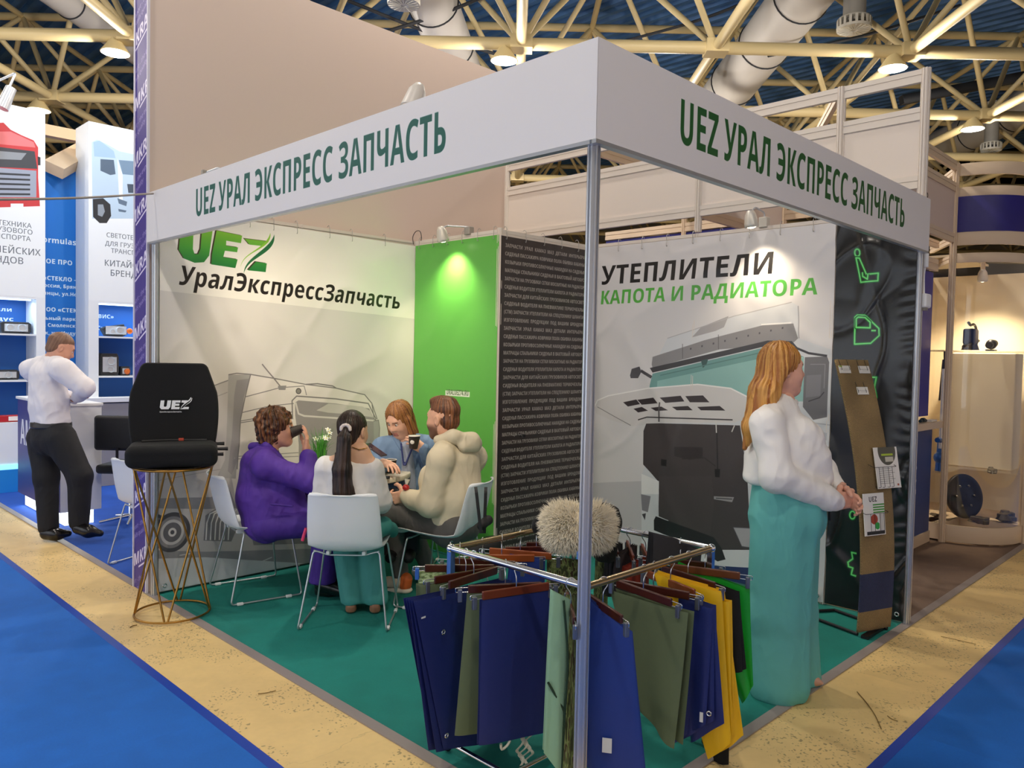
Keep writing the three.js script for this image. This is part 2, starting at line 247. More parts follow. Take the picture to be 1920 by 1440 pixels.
{ // air ducts, diffusers, cables
  const ductM = M(0xb9b6b2, 0.55), dark = M(0x23262c, 0.7);
  const duct = (a, b, r, label) => {
    const t = thing('air_duct', label, 'air duct', a.clone()), L = a.distanceTo(b); part(t, 'duct_tube', cyl(a, b, r, r, 26), ductM);
    const n = Math.max(2, Math.round(L / 1.4)); for (let i = 0; i <= n; i++) { const c = a.clone().lerp(b, clamp(i / n, 0.01, 0.99)), d = b.clone().sub(a).normalize(); const g = new THREE.TorusGeometry(r + 0.008, 0.014, 6, 28); g.applyQuaternion(new THREE.Quaternion().setFromUnitVectors(EZ, d)); g.translate(c.x, c.y, c.z); part(t, 'duct_hoop', g, dark); }
  };
  duct(at(1590, -120, 11.2), at(1330, 215, 17.2), 0.46, 'wide pale insulated air duct slanting above the right fascia');
  duct(at(775, -90, 11.5), at(872, 160, 15), 0.4, 'upright pale wrapped air duct behind the tall pink wall');
  duct(at(40, -60, 12.5), at(330, 150, 17.5), 0.26, 'slim grey air duct above the left neighbouring stand');
  duct(at(1990, 170, 19), at(1700, 305, 25), 0.5, 'distant pale air duct past the tall white corner post');
  const dm = M(0xc6c4ba, 0.5);
  const diff = (p, s, label) => {
    const t = thing('air_diffuser', label, 'air diffuser', p), P = (x, h, z) => new THREE.Vector3(p.x + x, p.y + h, p.z + z);
    part(t, 'neck', cyl(P(0, 0.1, 0), P(0, 1.1, 0), 0.17 * s, 0.17 * s, 24), M(0x8f8d88, 0.5));
    part(t, 'ring', cyl(P(0, -0.01, 0), P(0, 0.03, 0), 0.255 * s, 0.26 * s, 28), dm); part(t, 'ring', cyl(P(0, 0.14, 0), P(0, 0.17, 0), 0.26 * s, 0.24 * s, 28), dm);
    for (let i = 0; i < 18; i++) { const a = i / 18 * 6.283; const g = new THREE.BoxGeometry(0.04 * s, 0.13, 0.012); g.translate(0, 0.085, 0.25 * s); g.rotateY(a); g.translate(p.x, p.y, p.z); part(t, 'slot_bar', g, dm); const b = new THREE.BoxGeometry(0.016, 0.008, 0.19 * s); b.translate(0, -0.016, 0.14 * s); b.rotateY(a); b.translate(p.x, p.y, p.z); part(t, 'vane', b, dm); }
  };
  diff(at(1601, 55, 12.3), 1, 'round slotted air diffuser over the tall white frame'); diff(at(757, 8, 10.2), 0.83, 'round slotted air diffuser in front of the upright duct'); diff(at(1858, 282, 18), 0.86, 'distant round slotted air diffuser over the curved cabinet');
  const cable = (a, b, r, label) => solo('roof_cable', label, 'cable', tube([a, a.clone().lerp(b, 0.5).add(new THREE.Vector3(0, -0.08, 0)), b], r, 12, 6), dark);
  cable(at(600, -20, 12), at(1010, 125, 14), 0.03, 'dark cable crossing below the upright duct'); cable(at(690, 70, 12.5), at(1000, -50, 12.5), 0.03, 'dark cable rising past the upright duct'); cable(at(1160, 80, 13), at(1480, -30, 12), 0.025, 'dark cable above the near fascia corner'); cable(at(1440, 105, 13), at(1800, 10, 13), 0.025, 'dark cable behind the slotted diffuser');
  solo('cable_tray', 'dark cable tray hung beyond the tall white post', 'cable tray', cyl(at(1690, 188, 16.5), at(1990, 130, 16.5), 0.13, 0.13, 4), dark);
}

// ---------------------------------------------------------------- carpets
const weave = dataTex(256, 256, (a, b, x, y) => { const k = 128 + 60 * (hash3(x, y, 1) - 0.5) + 40 * noise3(a * 90, b * 90, 3); return [k, k, k]; }, false); weave.repeat.set(1, 1);
function carpetTex(r, g, b, amp, seed) { return dataTex(512, 512, (x, y, i, j) => { const k = 1 + amp * (noise3(x * 5, y * 5, seed) * 0.6 + noise3(x * 24, y * 24, seed + 5) * 0.4) + 0.05 * (hash3(i, j, seed) - 0.5); return [Math.min(255, r * k), Math.min(255, g * k), Math.min(255, b * k)]; }); }
function slab(name, u0, u1, v0, v1, h, mat, label, per = 1.6) { const g = box(u0, u1, 0.0005, h, v0, v1); uvPlanar(g, EX, EZ, 0, 0, per, per); return tag(part(scene, name, g, mat), label, null, null, 'structure'); }
const blueC = M(0xffffff, 0.85, { map: carpetTex(2, 96, 188, 0.06, 3), bumpMap: weave, bumpScale: 0.001 });
slab('floor_carpet_aisle', -3.3, -0.433, -3.6, 15, 0.003, blueC, 'bright blue aisle carpet'); slab('floor_carpet_front', -0.433, 16, -3.6, -0.453, 0.003, blueC, 'bright blue aisle carpet along the right side');
const tapeB = M(0x0d3fa8, 0.3); slab('trim_1', -0.475, -0.433, -0.453, 15, 0.0036, tapeB, 'dark blue carpet tape'); slab('trim_2', -0.475, 16, -0.495, -0.453, 0.0037, tapeB, 'dark blue carpet tape');
slab('floor_carpet_stand', -0.0, 3.06, 0.0, 3.6, 0.004, M(0xffffff, 0.9, { map: carpetTex(10, 122, 112, 0.07, 9), bumpMap: weave, bumpScale: 0.0012 }), 'teal green stand carpet');
const gm = M(0x948a87, 0.4); slab('trim_3', -0.022, 0.03, -0.022, 3.56, 0.0065, gm, 'grey carpet edge strip'); slab('trim_4', -0.02, 3.08, -0.0215, 0.03, 0.006, gm, 'grey carpet edge strip');
slab('floor_carpet_neighbour', 0.0, 9, 3.62, 15, 0.004, M(0xffffff, 0.9, { map: carpetTex(12, 74, 170, 0.06, 5), bumpMap: weave, bumpScale: 0.001 }), 'blue carpet of the neighbouring stand'); slab('trim_5', -0.022, 0.03, 3.76, 15, 0.0065, gm, 'grey carpet edge strip');
slab('floor_carpet_brown', 3.08, 9, 0.0, 4.5, 0.004, M(0xffffff, 0.95, { map: carpetTex(122, 100, 84, 0.06, 6), bumpMap: weave, bumpScale: 0.001 }), 'brown carpet of the right neighbour'); slab('trim_6', 3.08, 9, -0.0215, 0.03, 0.006, gm, 'grey carpet edge strip');
{ // litter on the floor
  const dry = M(0x7c6232, 0.9), st = (pts, r, label) => solo('dry_stem', label, 'litter', tube(pts.map(([x, y]) => FL(x, y, 0.003 + r)), r, 12, 5), dry);
  st([[1607, 1297], [1625, 1318], [1640, 1340], [1652, 1366]], 0.0022, 'long curved dry stem lying on yellow floor beside blue carpet'); st([[1664, 1342], [1672, 1348], [1683, 1352]], 0.0018, 'short dry stem lying on yellow floor beside the longer one'); st([[484, 1301], [500, 1299], [517, 1295]], 0.002, 'short dry stem on yellow floor beside grey carpet strip'); st([[1764, 1193], [1795, 1200], [1830, 1208]], 0.0015, 'thin wavy dry stem on yellow floor opposite the burlap stand'); st([[244, 1176], [250, 1173], [257, 1172]], 0.003, 'dark crumb of dry leaf beside the gold table ring');
}

// stands across the two aisles, behind the camera: they light and fill this one
{
  const t = thing('opposite_stand', 'white stand with a long backlit panel across the left aisle', 'exhibition stand', V(-4.1, 0, 3)); part(t, 'stand_wall', box(-4.2, -4.08, 0, 3.1, -3.4, 12), panelWhite);
  part(t, 'lightbox_panel', box(-4.08, -4.05, 0.7, 2.9, -2.8, 9), new THREE.MeshStandardMaterial({ color: 0xffffff, emissive: COOL, emissiveIntensity: LIGHTBOX }));
  const l = new THREE.RectAreaLight(COOL, LIGHTBOX, 11.8, 2.2); l.name = 'lightbox_light'; l.position.set(0.06, 1.8, -0.1); l.lookAt(l.position.clone().add(new THREE.Vector3(1, 0, 0)).add(V(-4.1, 0, 3))); t.add(l); l.rotation.set(0, -Math.PI / 2, 0);
  const f = thing('opposite_stand', 'plain cream stand wall across the right aisle', 'exhibition stand', V(4, 0, -4.2)); part(f, 'stand_wall', box(-3.4, 13, 0, 3.1, -4.3, -4.15), panelWhite);
}
// ---------------------------------------------------------------- system-built stand shell
function postGeo(h0, h1, R = 0.0215) {
  const s = new THREE.Shape(), n = 8; for (let k = 0; k < n; k++) {
    const a0 = (k - 0.5) / n * 6.2832, a1 = (k + 0.5) / n * 6.2832, am = k / n * 6.2832, c = [Math.cos(am), Math.sin(am)], tt = [-c[1], c[0]], A = R * Math.cos(Math.PI / 8), w = 0.0042, dp = 0.006;
    const pts = [[R * Math.cos(a0), R * Math.sin(a0)], [c[0] * A - tt[0] * w, c[1] * A - tt[1] * w], [c[0] * (A - dp) - tt[0] * w, c[1] * (A - dp) - tt[1] * w], [c[0] * (A - dp) + tt[0] * w, c[1] * (A - dp) + tt[1] * w], [c[0] * A + tt[0] * w, c[1] * A + tt[1] * w]];
    pts.forEach((p, i) => (k || i) ? s.lineTo(...p) : s.moveTo(...p));
  } s.closePath(); const g = new THREE.ExtrudeGeometry(s, { depth: h1 - h0, bevelEnabled: false }); g.rotateX(-Math.PI / 2); g.translate(0, h0, 0); return g;
}
const postShort = postGeo(0, 2.45);
// grooved rail along u or v
function rail(a, b, hgt, dep) { const d = b.clone().sub(a), L = d.length(), g = merge([new THREE.BoxGeometry(L, hgt * 0.4, dep).translate(0, hgt * 0.3, 0), new THREE.BoxGeometry(L, hgt * 0.4, dep).translate(0, -hgt * 0.3, 0), new THREE.BoxGeometry(L, hgt * 0.3, dep * 0.7)]); g.rotateY(Math.atan2(-d.z, d.x)); g.translate((a.x + b.x) / 2, (a.y + b.y) / 2, (a.z + b.z) / 2); return g; }
// fascias
const fasciaM = M(0xe4e1e2, 0.42);
{
  const left = thing('fascia_board', 'white fascia board with dark teal lettering facing the left aisle', 'sign board', V(-0.03, 2.2, 1.7));
  part(left, 'board', box(-0.035, -0.0245, 2.2, 2.5, -0.035, 3.475), fasciaM);
  // the print covers the whole board face: colour map over the face
  const face = (s, t0, t1, col, L) => canvas(2048, Math.round(2048 * 0.3 / L), (g, w, h) => {
    g.fillStyle = '#e4e1e2'; g.fillRect(0, 0, w, h); g.save(); g.font = '600 100px sans-serif'; const k = w / L, m = g.measureText(s).width, x0 = t0 * k, x1 = t1 * k; g.fillStyle = col; g.translate(x0, h * 0.735); g.scale((x1 - x0) / m, h * 0.5 / 72); g.fillText(s, 0, 0); g.restore();
  });
  // left board seen from -u: its print runs from v = 3.475 (left) to v = -0.035 (right)
  const L1 = 3.51, a = 3.475 - (-onU(366, 380, -0.036).z), b = 3.475 - (-onU(838, 260, -0.036).z);
  const pg = new THREE.PlaneGeometry(L1, 0.3); pg.rotateY(-Math.PI / 2); pg.translate(-0.0362, 2.35, -1.72);
  part(left, 'printed_face', pg, M(0xffffff, 0.42, { map: face('UEZ УРАЛ ЭКСПРЕСС ЗАПЧАСТЬ', a, b, '#0b5a50', L1) }), 'dark teal lettering on white');
  part(left, 'edge_rail', box(-0.037, -0.012, 2.188, 2.2, -0.02, 3.46), alu);
  const right = thing('fascia_board', 'white fascia board with green lettering facing the right aisle', 'sign board', V(1.5, 2.2, -0.03));
  part(right, 'board', box(-0.024, 3.045, 2.2, 2.5, -0.035, -0.024), fasciaM);
  const L2 = 3.08, c = onV(1272, 240, -0.036).x + 0.035, d = onV(1697, 400, -0.036).x + 0.035, pg2 = new THREE.PlaneGeometry(L2, 0.3); pg2.translate(1.505, 2.35, 0.0362);
  part(right, 'printed_face', pg2, M(0xffffff, 0.42, { map: face('UEZ УРАЛ ЭКСПРЕСС ЗАПЧАСТЬ', c, d, '#1d5a2a', L2) }), 'dark green lettering on white');
  part(right, 'edge_rail', box(-0.037, 3.04, 2.188, 2.2, -0.037, -0.012), alu);
}
{
  const corner = solo('system_post', 'slim grooved aluminium post at the near stand corner', 'post', postGeo(0.004, 2.2).clone(), alu, null, 'structure');
  corner.position.set(0, 0.0065, 0);
  const p2 = solo('system_post', 'grooved aluminium post beside the purple end panel', 'post', postGeo(0, 2.2), alu, null, 'structure'); p2.position.set(0.005, 0.0065, -3.452);
  const p3 = solo('system_post', 'grooved aluminium post at the edge of the black banner', 'post', postGeo(0, 2.45), alu, null, 'structure'); p3.position.set(3.045, 0.006, -0.012);
}
const wallOf = (name, label, base, parts) => { const t = thing(name, label, null, base, null, 'structure'); for (const [n, g, m] of parts) part(t, n, g, m); return t; };
{
  const post = (u, v, h = 2.45) => { const g = postGeo(0.006, h); g.translate(u, 0, -v); return g; };
  const wl = [], wr = [];
  for (let i = 0; i < 3; i++) { wl.push(['panel', box(0.03 + i, 1.01 + i, 0.06, 2.39, 3.478, 3.484), panelWhite], ['rail', rail(V(0.02 + i, 2.42, 3.481), V(1.02 + i, 2.42, 3.481), 0.06, 0.02), sysWhite], ['rail', rail(V(0.02 + i, 0.04, 3.481), V(1.02 + i, 0.04, 3.481), 0.06, 0.02), sysWhite]); if (i) wl.push(['post', post(0.02 + i, 3.481), sysWhite]); }
  wallOf('wall_stand_left', 'white system wall panels behind the truck banner', V(1.5, 0, 3.48), wl);
  for (const [a, b] of [[0.03, 0.51], [0.51, 1.5], [1.5, 2.49], [2.49, 3.45]]) wr.push(['panel', box(3.042, 3.048, 0.06, 2.39, a, b), panelWhite], ['rail', rail(V(3.045, 2.42, a), V(3.045, 2.42, b), 0.06, 0.02), sysWhite], ['post', post(3.045, b), sysWhite]);
  wallOf('wall_stand_right', 'white system wall panels behind the insulation banner', V(3.045, 0, 1.7), wr);
  const k = [['panel', box(2.036, 2.042, 0.06, 2.39, 2.51, 3.45), panelWhite], ['rail', rail(V(2.039, 2.42, 2.5), V(2.039, 2.42, 3.46), 0.06, 0.02), sysWhite], ['panel', box(2.05, 3.02, 0.06, 2.39, 2.494, 2.5), panelWhite], ['rail', rail(V(2.04, 2.42, 2.497), V(3.03, 2.42, 2.497), 0.06, 0.02), sysWhite], ['post', post(2.04, 2.497, 2.46), sysWhite]];
  wallOf('wall_closet', 'corner storage closet walls under the green and dark banners', V(2.5, 0, 3), k);
}
// tall neighbour wall with the purple end
{
  const t = thing('wall_neighbour_left', 'tall pinkish white wall of the neighbouring stand', null, V(1.5, 0, 3.63), null, 'structure');
  part(t, 'wall_slab', box(-0.012, 3.1, 0, 4.06, 3.53, 3.74), panelPink);
  const tx = canvas(106, 2048, (g, w, h) => {
    g.fillStyle = '#3d2c86'; g.fillRect(0, 0, w, h);
    for (let i = -1; i < 23; i++) { const x = w * 0.5 - 60 + ((i * 23) % 61) - 30; g.save(); g.translate(x, i * 92 + 40); g.transform(1, -0.45, 0, 1, 0, 0); if (i % 2) { g.font = 'bold 56px sans-serif'; g.fillStyle = '#e9e2f6'; g.fillText('AMKRAFT', -60, 0); g.fillRect(20, 9, 190, 6); } else { g.font = '22px sans-serif'; g.fillStyle = '#a89bd0'; g.fillText('support - the expert', -40, -16); g.fillText('details quality', -30, 12); } g.restore(); }
  });
  const pg = new THREE.PlaneGeometry(0.2, 4.06); pg.rotateY(-Math.PI / 2); pg.translate(-0.0135, 2.03, -3.635); part(t, 'printed_end_panel', pg, M(0xffffff, 0.45, { map: tx }), 'purple end panel with repeated white lettering');
  part(t, 'edge_trim', box(-0.02, -0.005, 0, 4.06, 3.735, 3.75), M(0xd9d6e4, 0.5)); part(t, 'edge_trim', box(-0.02, -0.005, 0, 4.06, 3.52, 3.533), M(0xd9d6e4, 0.5));
}
// neighbour's framed wall on the right, seen above our banners
{
  const t = thing('wall_neighbour_right', 'tall white framed wall of the right neighbouring stand', null, V(3.1, 0, 1.7), null, 'structure');
  for (const v of [0.03, 0.52, 1.53, 2.52, 3.5]) { const g = postGeo(v === 0.03 ? 0.006 : 2.47, 3.28, 0.027); g.translate(3.1, 0, -v); part(t, 'post', g, sysWhite); }
  for (const [a, b] of [[0.05, 0.5], [0.54, 1.51], [1.55, 2.5], [2.54, 3.49]]) {
    for (const [h, k] of [[3.24, 0.075], [3.02, 0.075], [2.62, 0.075]]) part(t, 'rail', rail(V(3.1, h, a), V(3.1, h, b), k, 0.03), sysWhite);
    part(t, 'panel', box(3.096, 3.104, 2.655, 2.985, a, b), panelWhite);
  }
  // its rear frame and blue back panels, glimpsed through the gap
  for (const [a, b] of [[1.6, 2.55], [2.6, 3.5]]) part(t, 'blue_panel', box(4.55, 4.56, 2.0, 2.75, a, b), M(0x1b1a72, 0.6));
  part(t, 'rail', rail(V(4.55, 2.8, 0.6), V(4.55, 2.8, 3.5), 0.08, 0.03), sysCream); for (const v of [1.58, 2.57]) { const g = postGeo(0, 3.2, 0.027); g.translate(4.55, 0, -v); part(t, 'post', g, sysCream); }
  part(t, 'rail', rail(V(3.12, 3.24, 2.55), V(4.55, 3.24, 2.55), 0.075, 0.03), sysCream); part(t, 'rail', rail(V(3.12, 3.24, 0.55), V(4.5, 3.24, 1.4), 0.075, 0.03), sysCream);
  part(t, 'rail', rail(V(3.12, 2.62, 1.55), V(4.55, 2.62, 1.58), 0.075, 0.03), sysCream); part(t, 'panel', box(3.15, 4.5, 2.66, 3.0, 1.57, 1.58), panelWhite);
}

// ---------------------------------------------------------------- banners
// each print is drawn from photo pixels taken onto the banner's own plane
function wrinkle(seed, amp, s, t, w, h) {
  const x = s * w, y = t * h; let d = noise3(x * 1.3 + seed, y * 0.9, seed) * 0.6 + noise3(x * 2.6 - y * 1.7, y * 1.2 + x, seed + 3) * 0.4;
  const r1 = 1 - Math.abs(noise3(x * 1.5 + y * 1.1, y * 0.9 - x * 0.4, seed + 7)), r2 = 1 - Math.abs(noise3(x * 2.2 - y * 1.6, y * 1.5 + x, seed + 11));
  d += 0.7 * Math.pow(r1, 8) + 0.5 * Math.pow(r2, 10); return d * amp;
}
const vinyl = (map, r = 0.36) => MP(0xffffff, r, { map, clearcoat: 0.12, clearcoatRoughness: 0.3 });
const hookM = M(0xb9b7b2, 0.3, { metalness: 0.9 });
function hookAt(p, dir) { // S-hook over the rail; dir = outwards
  const q = (h, o) => p.clone().add(new THREE.Vector3(0, h, 0)).addScaledVector(dir, o);
  return tube([q(-0.035, 0.006), q(-0.045, 0.016), q(-0.03, 0.02), q(0.0, 0.016), q(0.03, 0.017), q(0.05, 0.0), q(0.04, -0.016)], 0.0022, 16, 5);
}
const V1 = 3.455;                                         // plane of the truck banner
{
  const W = 2.0, HH = 2.4, u0 = 0.03, h1 = 2.42, K = 700;
  const tx = canvas(1400, 1680, (g, w, h) => {
    const X = (x, y) => { const p = onV(x, y, V1); return [(p.x - u0) * K, (h1 - p.y) * K]; };
    const path = (pts, close) => { g.beginPath(); pts.forEach((q, i) => { const c = X(...q); i ? g.lineTo(...c) : g.moveTo(...c); }); if (close) g.closePath(); };
    const Z = (a) => a.map(([x, y]) => [280 + x / 2.88, 640 + y / 2.88]);
    const pale = c => { const n = parseInt(c.slice(1), 16), q = k => Math.round(255 - (255 - (n >> k & 255)) * 0.72); return `rgb(${q(16)},${q(8)},${q(0)})`; };
    const fill = (pts, c) => { path(Z(pts), true); g.fillStyle = pale(c); g.fill(); }, line = (pts, c, lw, cl) => { path(Z(pts), cl); g.strokeStyle = pale(c); g.lineWidth = lw; g.lineJoin = 'round'; g.stroke(); };
    g.fillStyle = '#dedad6'; g.fillRect(0, 0, w, h);
    // white head of the banner
    path([[200, 300], [900, 300], [900, 612], [778, 597], [305, 545], [200, 534]], true); g.fillStyle = '#f3efe8'; g.fill();
    // ground
    fill([[-200, 850], [330, 840], [480, 640], [1300, 640], [1700, 760], [1700, 1250], [-200, 1220]], '#a29d9c');
    fill([[-200, 1120], [300, 1135], [860, 1120], [1700, 1150], [1700, 1260], [860, 1200], [300, 1165], [-200, 1180]], '#65636a'); fill([[-200, 1180], [300, 1165], [860, 1200], [1700, 1260], [1700, 1500], [-200, 1500]], '#b5b8bf');
    // trailer
    fill([[-60, 390], [425, 210], [425, 780], [330, 840], [-60, 850]], '#aaa5a4'); line([[-60, 390], [425, 210]], '#5a5658', 5); line([[-60, 460], [420, 275]], '#7d7879', 4); line([[-60, 700], [400, 610]], '#7d7879', 4); line([[-60, 770], [380, 690]], '#7d7879', 3);
    fill([[-60, 850], [330, 840], [420, 780], [470, 900], [300, 905], [-60, 900]], '#5d5b61');
    // cab
    fill([[545, 178], [700, 205], [840, 232], [1000, 252], [1160, 288], [1200, 335], [1228, 420], [1240, 560], [1225, 800], [1260, 930], [480, 930], [440, 740], [480, 560], [490, 420], [515, 300]], '#ddd6cf');
    fill([[425, 180], [545, 178], [520, 260], [503, 330], [483, 480], [472, 640], [462, 740], [360, 735], [405, 640], [418, 400]], '#8b8788'); fill([[470, 210], [540, 200], [510, 300], [490, 430], [474, 640], [440, 720], [420, 700], [445, 480], [455, 300]], '#6f6b6e');
    line([[425, 180], [470, 172], [545, 178], [700, 205], [840, 232], [1000, 252], [1160, 288], [1200, 335], [1228, 420]], '#4c4849', 5); line([[545, 180], [515, 300], [490, 420], [480, 560], [470, 690]], '#4c4849', 5); line([[840, 232], [900, 228], [980, 240], [1000, 252]], '#4c4849', 6);
    line([[515, 300], [700, 250], [830, 240], [842, 290]], '#5a5658', 4); line([[495, 385], [640, 350], [775, 335]], '#5a5658', 4); line([[490, 430], [770, 380]], '#5a5658', 4); line([[485, 440], [770, 395]], '#5a5658', 4); line([[475, 620], [800, 600]], '#5a5658', 3); line([[475, 635], [800, 620]], '#5a5658', 3);
    line([[605, 122], [655, 185], [705, 245]], '#5a5254', 6); fill([[690, 240], [735, 238], [730, 262], [695, 262]], '#6b6667');
    { const c = X(...Z([[800, 268]])[0]); g.beginPath(); g.arc(c[0], c[1], 13, 0, 7); g.fillStyle = '#8d8a83'; g.fill(); g.lineWidth = 4; g.strokeStyle = '#4c4849'; g.stroke(); }
    // windscreen
    line([[768, 420], [766, 320], [790, 295], [1000, 310], [1180, 335], [1222, 420]], '#4c4849', 6);
    fill([[782, 330], [800, 318], [1000, 335], [1185, 362], [1215, 430], [1228, 560], [1230, 800], [810, 800], [800, 560], [782, 400]], '#777071'); fill([[895, 372], [960, 335], [1150, 352], [1190, 375], [1205, 410], [1100, 395], [960, 385]], '#b7b0ab'); line([[785, 330], [800, 390], [830, 402], [1218, 428]], '#cfc8c2', 9);
    line([[1200, 340], [1212, 420], [1222, 425]], '#4c4849', 5); fill([[1208, 430], [1235, 425], [1242, 470], [1238, 540], [1212, 580]], '#8b8788'); line([[1208, 430], [1235, 425], [1242, 470], [1238, 540], [1212, 580]], '#4c4849', 4);
    fill([[480, 800], [1260, 800], [1260, 960], [850, 1000], [480, 930]], '#9a9595'); fill([[520, 900], [1240, 880], [1240, 1080], [560, 1100]], '#56545a');
    // wheels
    for (const [x, y, r] of [[20, 1015, 62], [122, 1030, 78]]) { for (const [q, c] of [[1.25, '#4e4c52'], [1, '#8a878a'], [0.8, '#c9c6c6'], [0.62, '#6a686d'], [0.28, '#d9d6d4'], [0.14, '#55535a']]) { const a = X(...Z([[x, y]])[0]), b = X(...Z([[x + r * q, y]])[0]); g.beginPath(); g.ellipse(a[0], a[1], Math.abs(b[0] - a[0]), Math.abs(b[0] - a[0]) * 1.1, 0, 0, 7); g.fillStyle = c; g.fill(); } }
    fill([[290, 1075], [300, 940], [350, 905], [440, 890], [470, 1010], [440, 1080]], '#4e4c52'); for (let i = 0; i < 6; i++) line([[303 + i * 24, 1072], [308 + i * 24, 980], [325 + i * 24, 930], [380 + i * 18, 905]], '#d0cdcc', 6);
    line([[160, 1155], [220, 1145]], '#bdbbc0', 5); line([[600, 1190], [660, 1165]], '#bdbbc0', 5);
    // UEZ emblem and name
    const L = (x, y) => X(280 + x / 3.692, 360 + y / 3.692), poly = (a, c) => { g.beginPath(); a.forEach((q, i) => { const z = L(...q); i ? g.lineTo(...z) : g.moveTo(...z); }); g.closePath(); g.fillStyle = c; g.fill(); };
    const A = L(200, 480), grd = g.createLinearGradient(0, L(300, 230)[1], 0, A[1]); grd.addColorStop(0, '#8cc83c'); grd.addColorStop(0.55, '#4ba337'); grd.addColorStop(1, '#1d7a36');
    const U = [[222, 190], [305, 205], [298, 395], [310, 430], [335, 430], [350, 395], [365, 215], [440, 228], [410, 440], [375, 485], [310, 490], [235, 460], [200, 400], [205, 350]], E1 = [[462, 265], [640, 300], [632, 352], [530, 335], [528, 370], [612, 382], [605, 415], [520, 405], [508, 450], [608, 465], [592, 525], [425, 500], [430, 430]], Zt = [[655, 320], [825, 340], [790, 372], [690, 362]], Zb = [[735, 480], [810, 492], [803, 552], [680, 540]];
    for (const s of [U, E1, Zt, Zb]) { poly(s.map(([x, y]) => [x - 9, y - 4]), '#3b2a1e'); poly(s, grd); }
    const blade = (a, c) => { g.beginPath(); const z = a.map(q => L(...q)); g.moveTo(...z[0]); g.bezierCurveTo(...z[1], ...z[2], ...z[3]); g.bezierCurveTo(...z[4], ...z[5], ...z[0]); g.fillStyle = c; g.fill(); };
    blade([[835, 280], [850, 400], [650, 400], [628, 520], [640, 410], [800, 400]], '#8cc83c'); blade([[862, 290], [880, 430], [680, 440], [652, 562], [650, 450], [830, 400]], '#1d6b3c');
    const p0 = L(195, 640), p1 = L(1745, 808), dx = p1[0] - p0[0], sl = (p1[1] - p0[1]) / dx; g.save(); g.translate(p0[0], p0[1]); g.transform(1, sl, -0.18, 1, 0, 0); g.font = 'bold 100px sans-serif'; const m = g.measureText('УралЭкспрессЗапчасть').width; g.scale(dx / m * 0.985, 1.12 * dx / m); g.fillStyle = '#1c1512'; g.fillText('УралЭкспрессЗапчасть', 0, 0); g.restore();
  });
  const t = thing('vinyl_banner', 'wrinkled white and grey vinyl banner printed with a truck and black company name', 'banner', V(1, 0.02, V1));
  part(t, 'print_sheet', sheet((s, q) => V(u0 + W * s, 0.02 + HH * q - 0.035 * s * (q > 0.5 ? (q - 0.5) * 0.6 : 0), V1 - 0.004 - Math.abs(wrinkle(3, 0.013, s, q, W, HH)) * (0.35 + 0.65 * Math.sin(Math.PI * clamp(q, 0, 1)))), 80, 90, 0.0012), vinyl(tx, 0.4));
  for (const x of [512, 556, 617, 659, 721]) { const p = onV(x, 420 + (x - 512) * 0.11, V1); part(t, 'hook', hookAt(V(p.x, 2.42, V1 + 0.005), new THREE.Vector3(0, 0, 1)), hookM); }
  for (const u of [0.3, 0.62]) part(t, 'hook', hookAt(V(u, 2.42, V1 + 0.005), new THREE.Vector3(0, 0, 1)), hookM);
  part(t, 'line_wire', tube([V(0.05, 2.432, V1 + 0.006), V(1, 2.425, V1 + 0.003), V(2.02, 2.43, V1 + 0.006)], 0.002, 16, 5), hookM);
}
{ // green banner on the closet
  const tx = canvas(512, 1280, (g, w, h) => {
    g.fillStyle = '#5db048'; g.fillRect(0, 0, w, h);
    // small white address strip; the codes above and below it are left out
    const X = (x, y) => { const p = onU(x, y, 2.02); return [(3.44 + p.z) / 0.95 * w, (2.41 - p.y) / 2.4 * h]; }; const a = X(835, 733), b = X(880, 746); g.fillStyle = '#e8efe0'; g.fillRect(a[0], a[1], b[0] - a[0], b[1] - a[1]); txt(g, 'URALUEZ74.RU', a[0] + 6, b[1] - 5, b[0] - a[0] - 12, 'bold 30px sans-serif', '#4b6a45');
  });
  const t = thing('vinyl_banner', 'plain bright green vinyl banner on the corner closet', 'banner', V(2.02, 0.02, 2.97));
  part(t, 'print_sheet', sheet((s, q) => V(2.022 - Math.abs(wrinkle(21, 0.006, s, q, 0.95, 2.4)), 0.02 + 2.39 * q, 3.44 - 0.955 * s), 40, 80, 0.0012), vinyl(tx, 0.33));
  for (let i = 0; i < 6; i++) part(t, 'hook', hookAt(V(2.026, 2.425, 3.38 - i * 0.17), new THREE.Vector3(-1, 0, 0)), hookM);
}
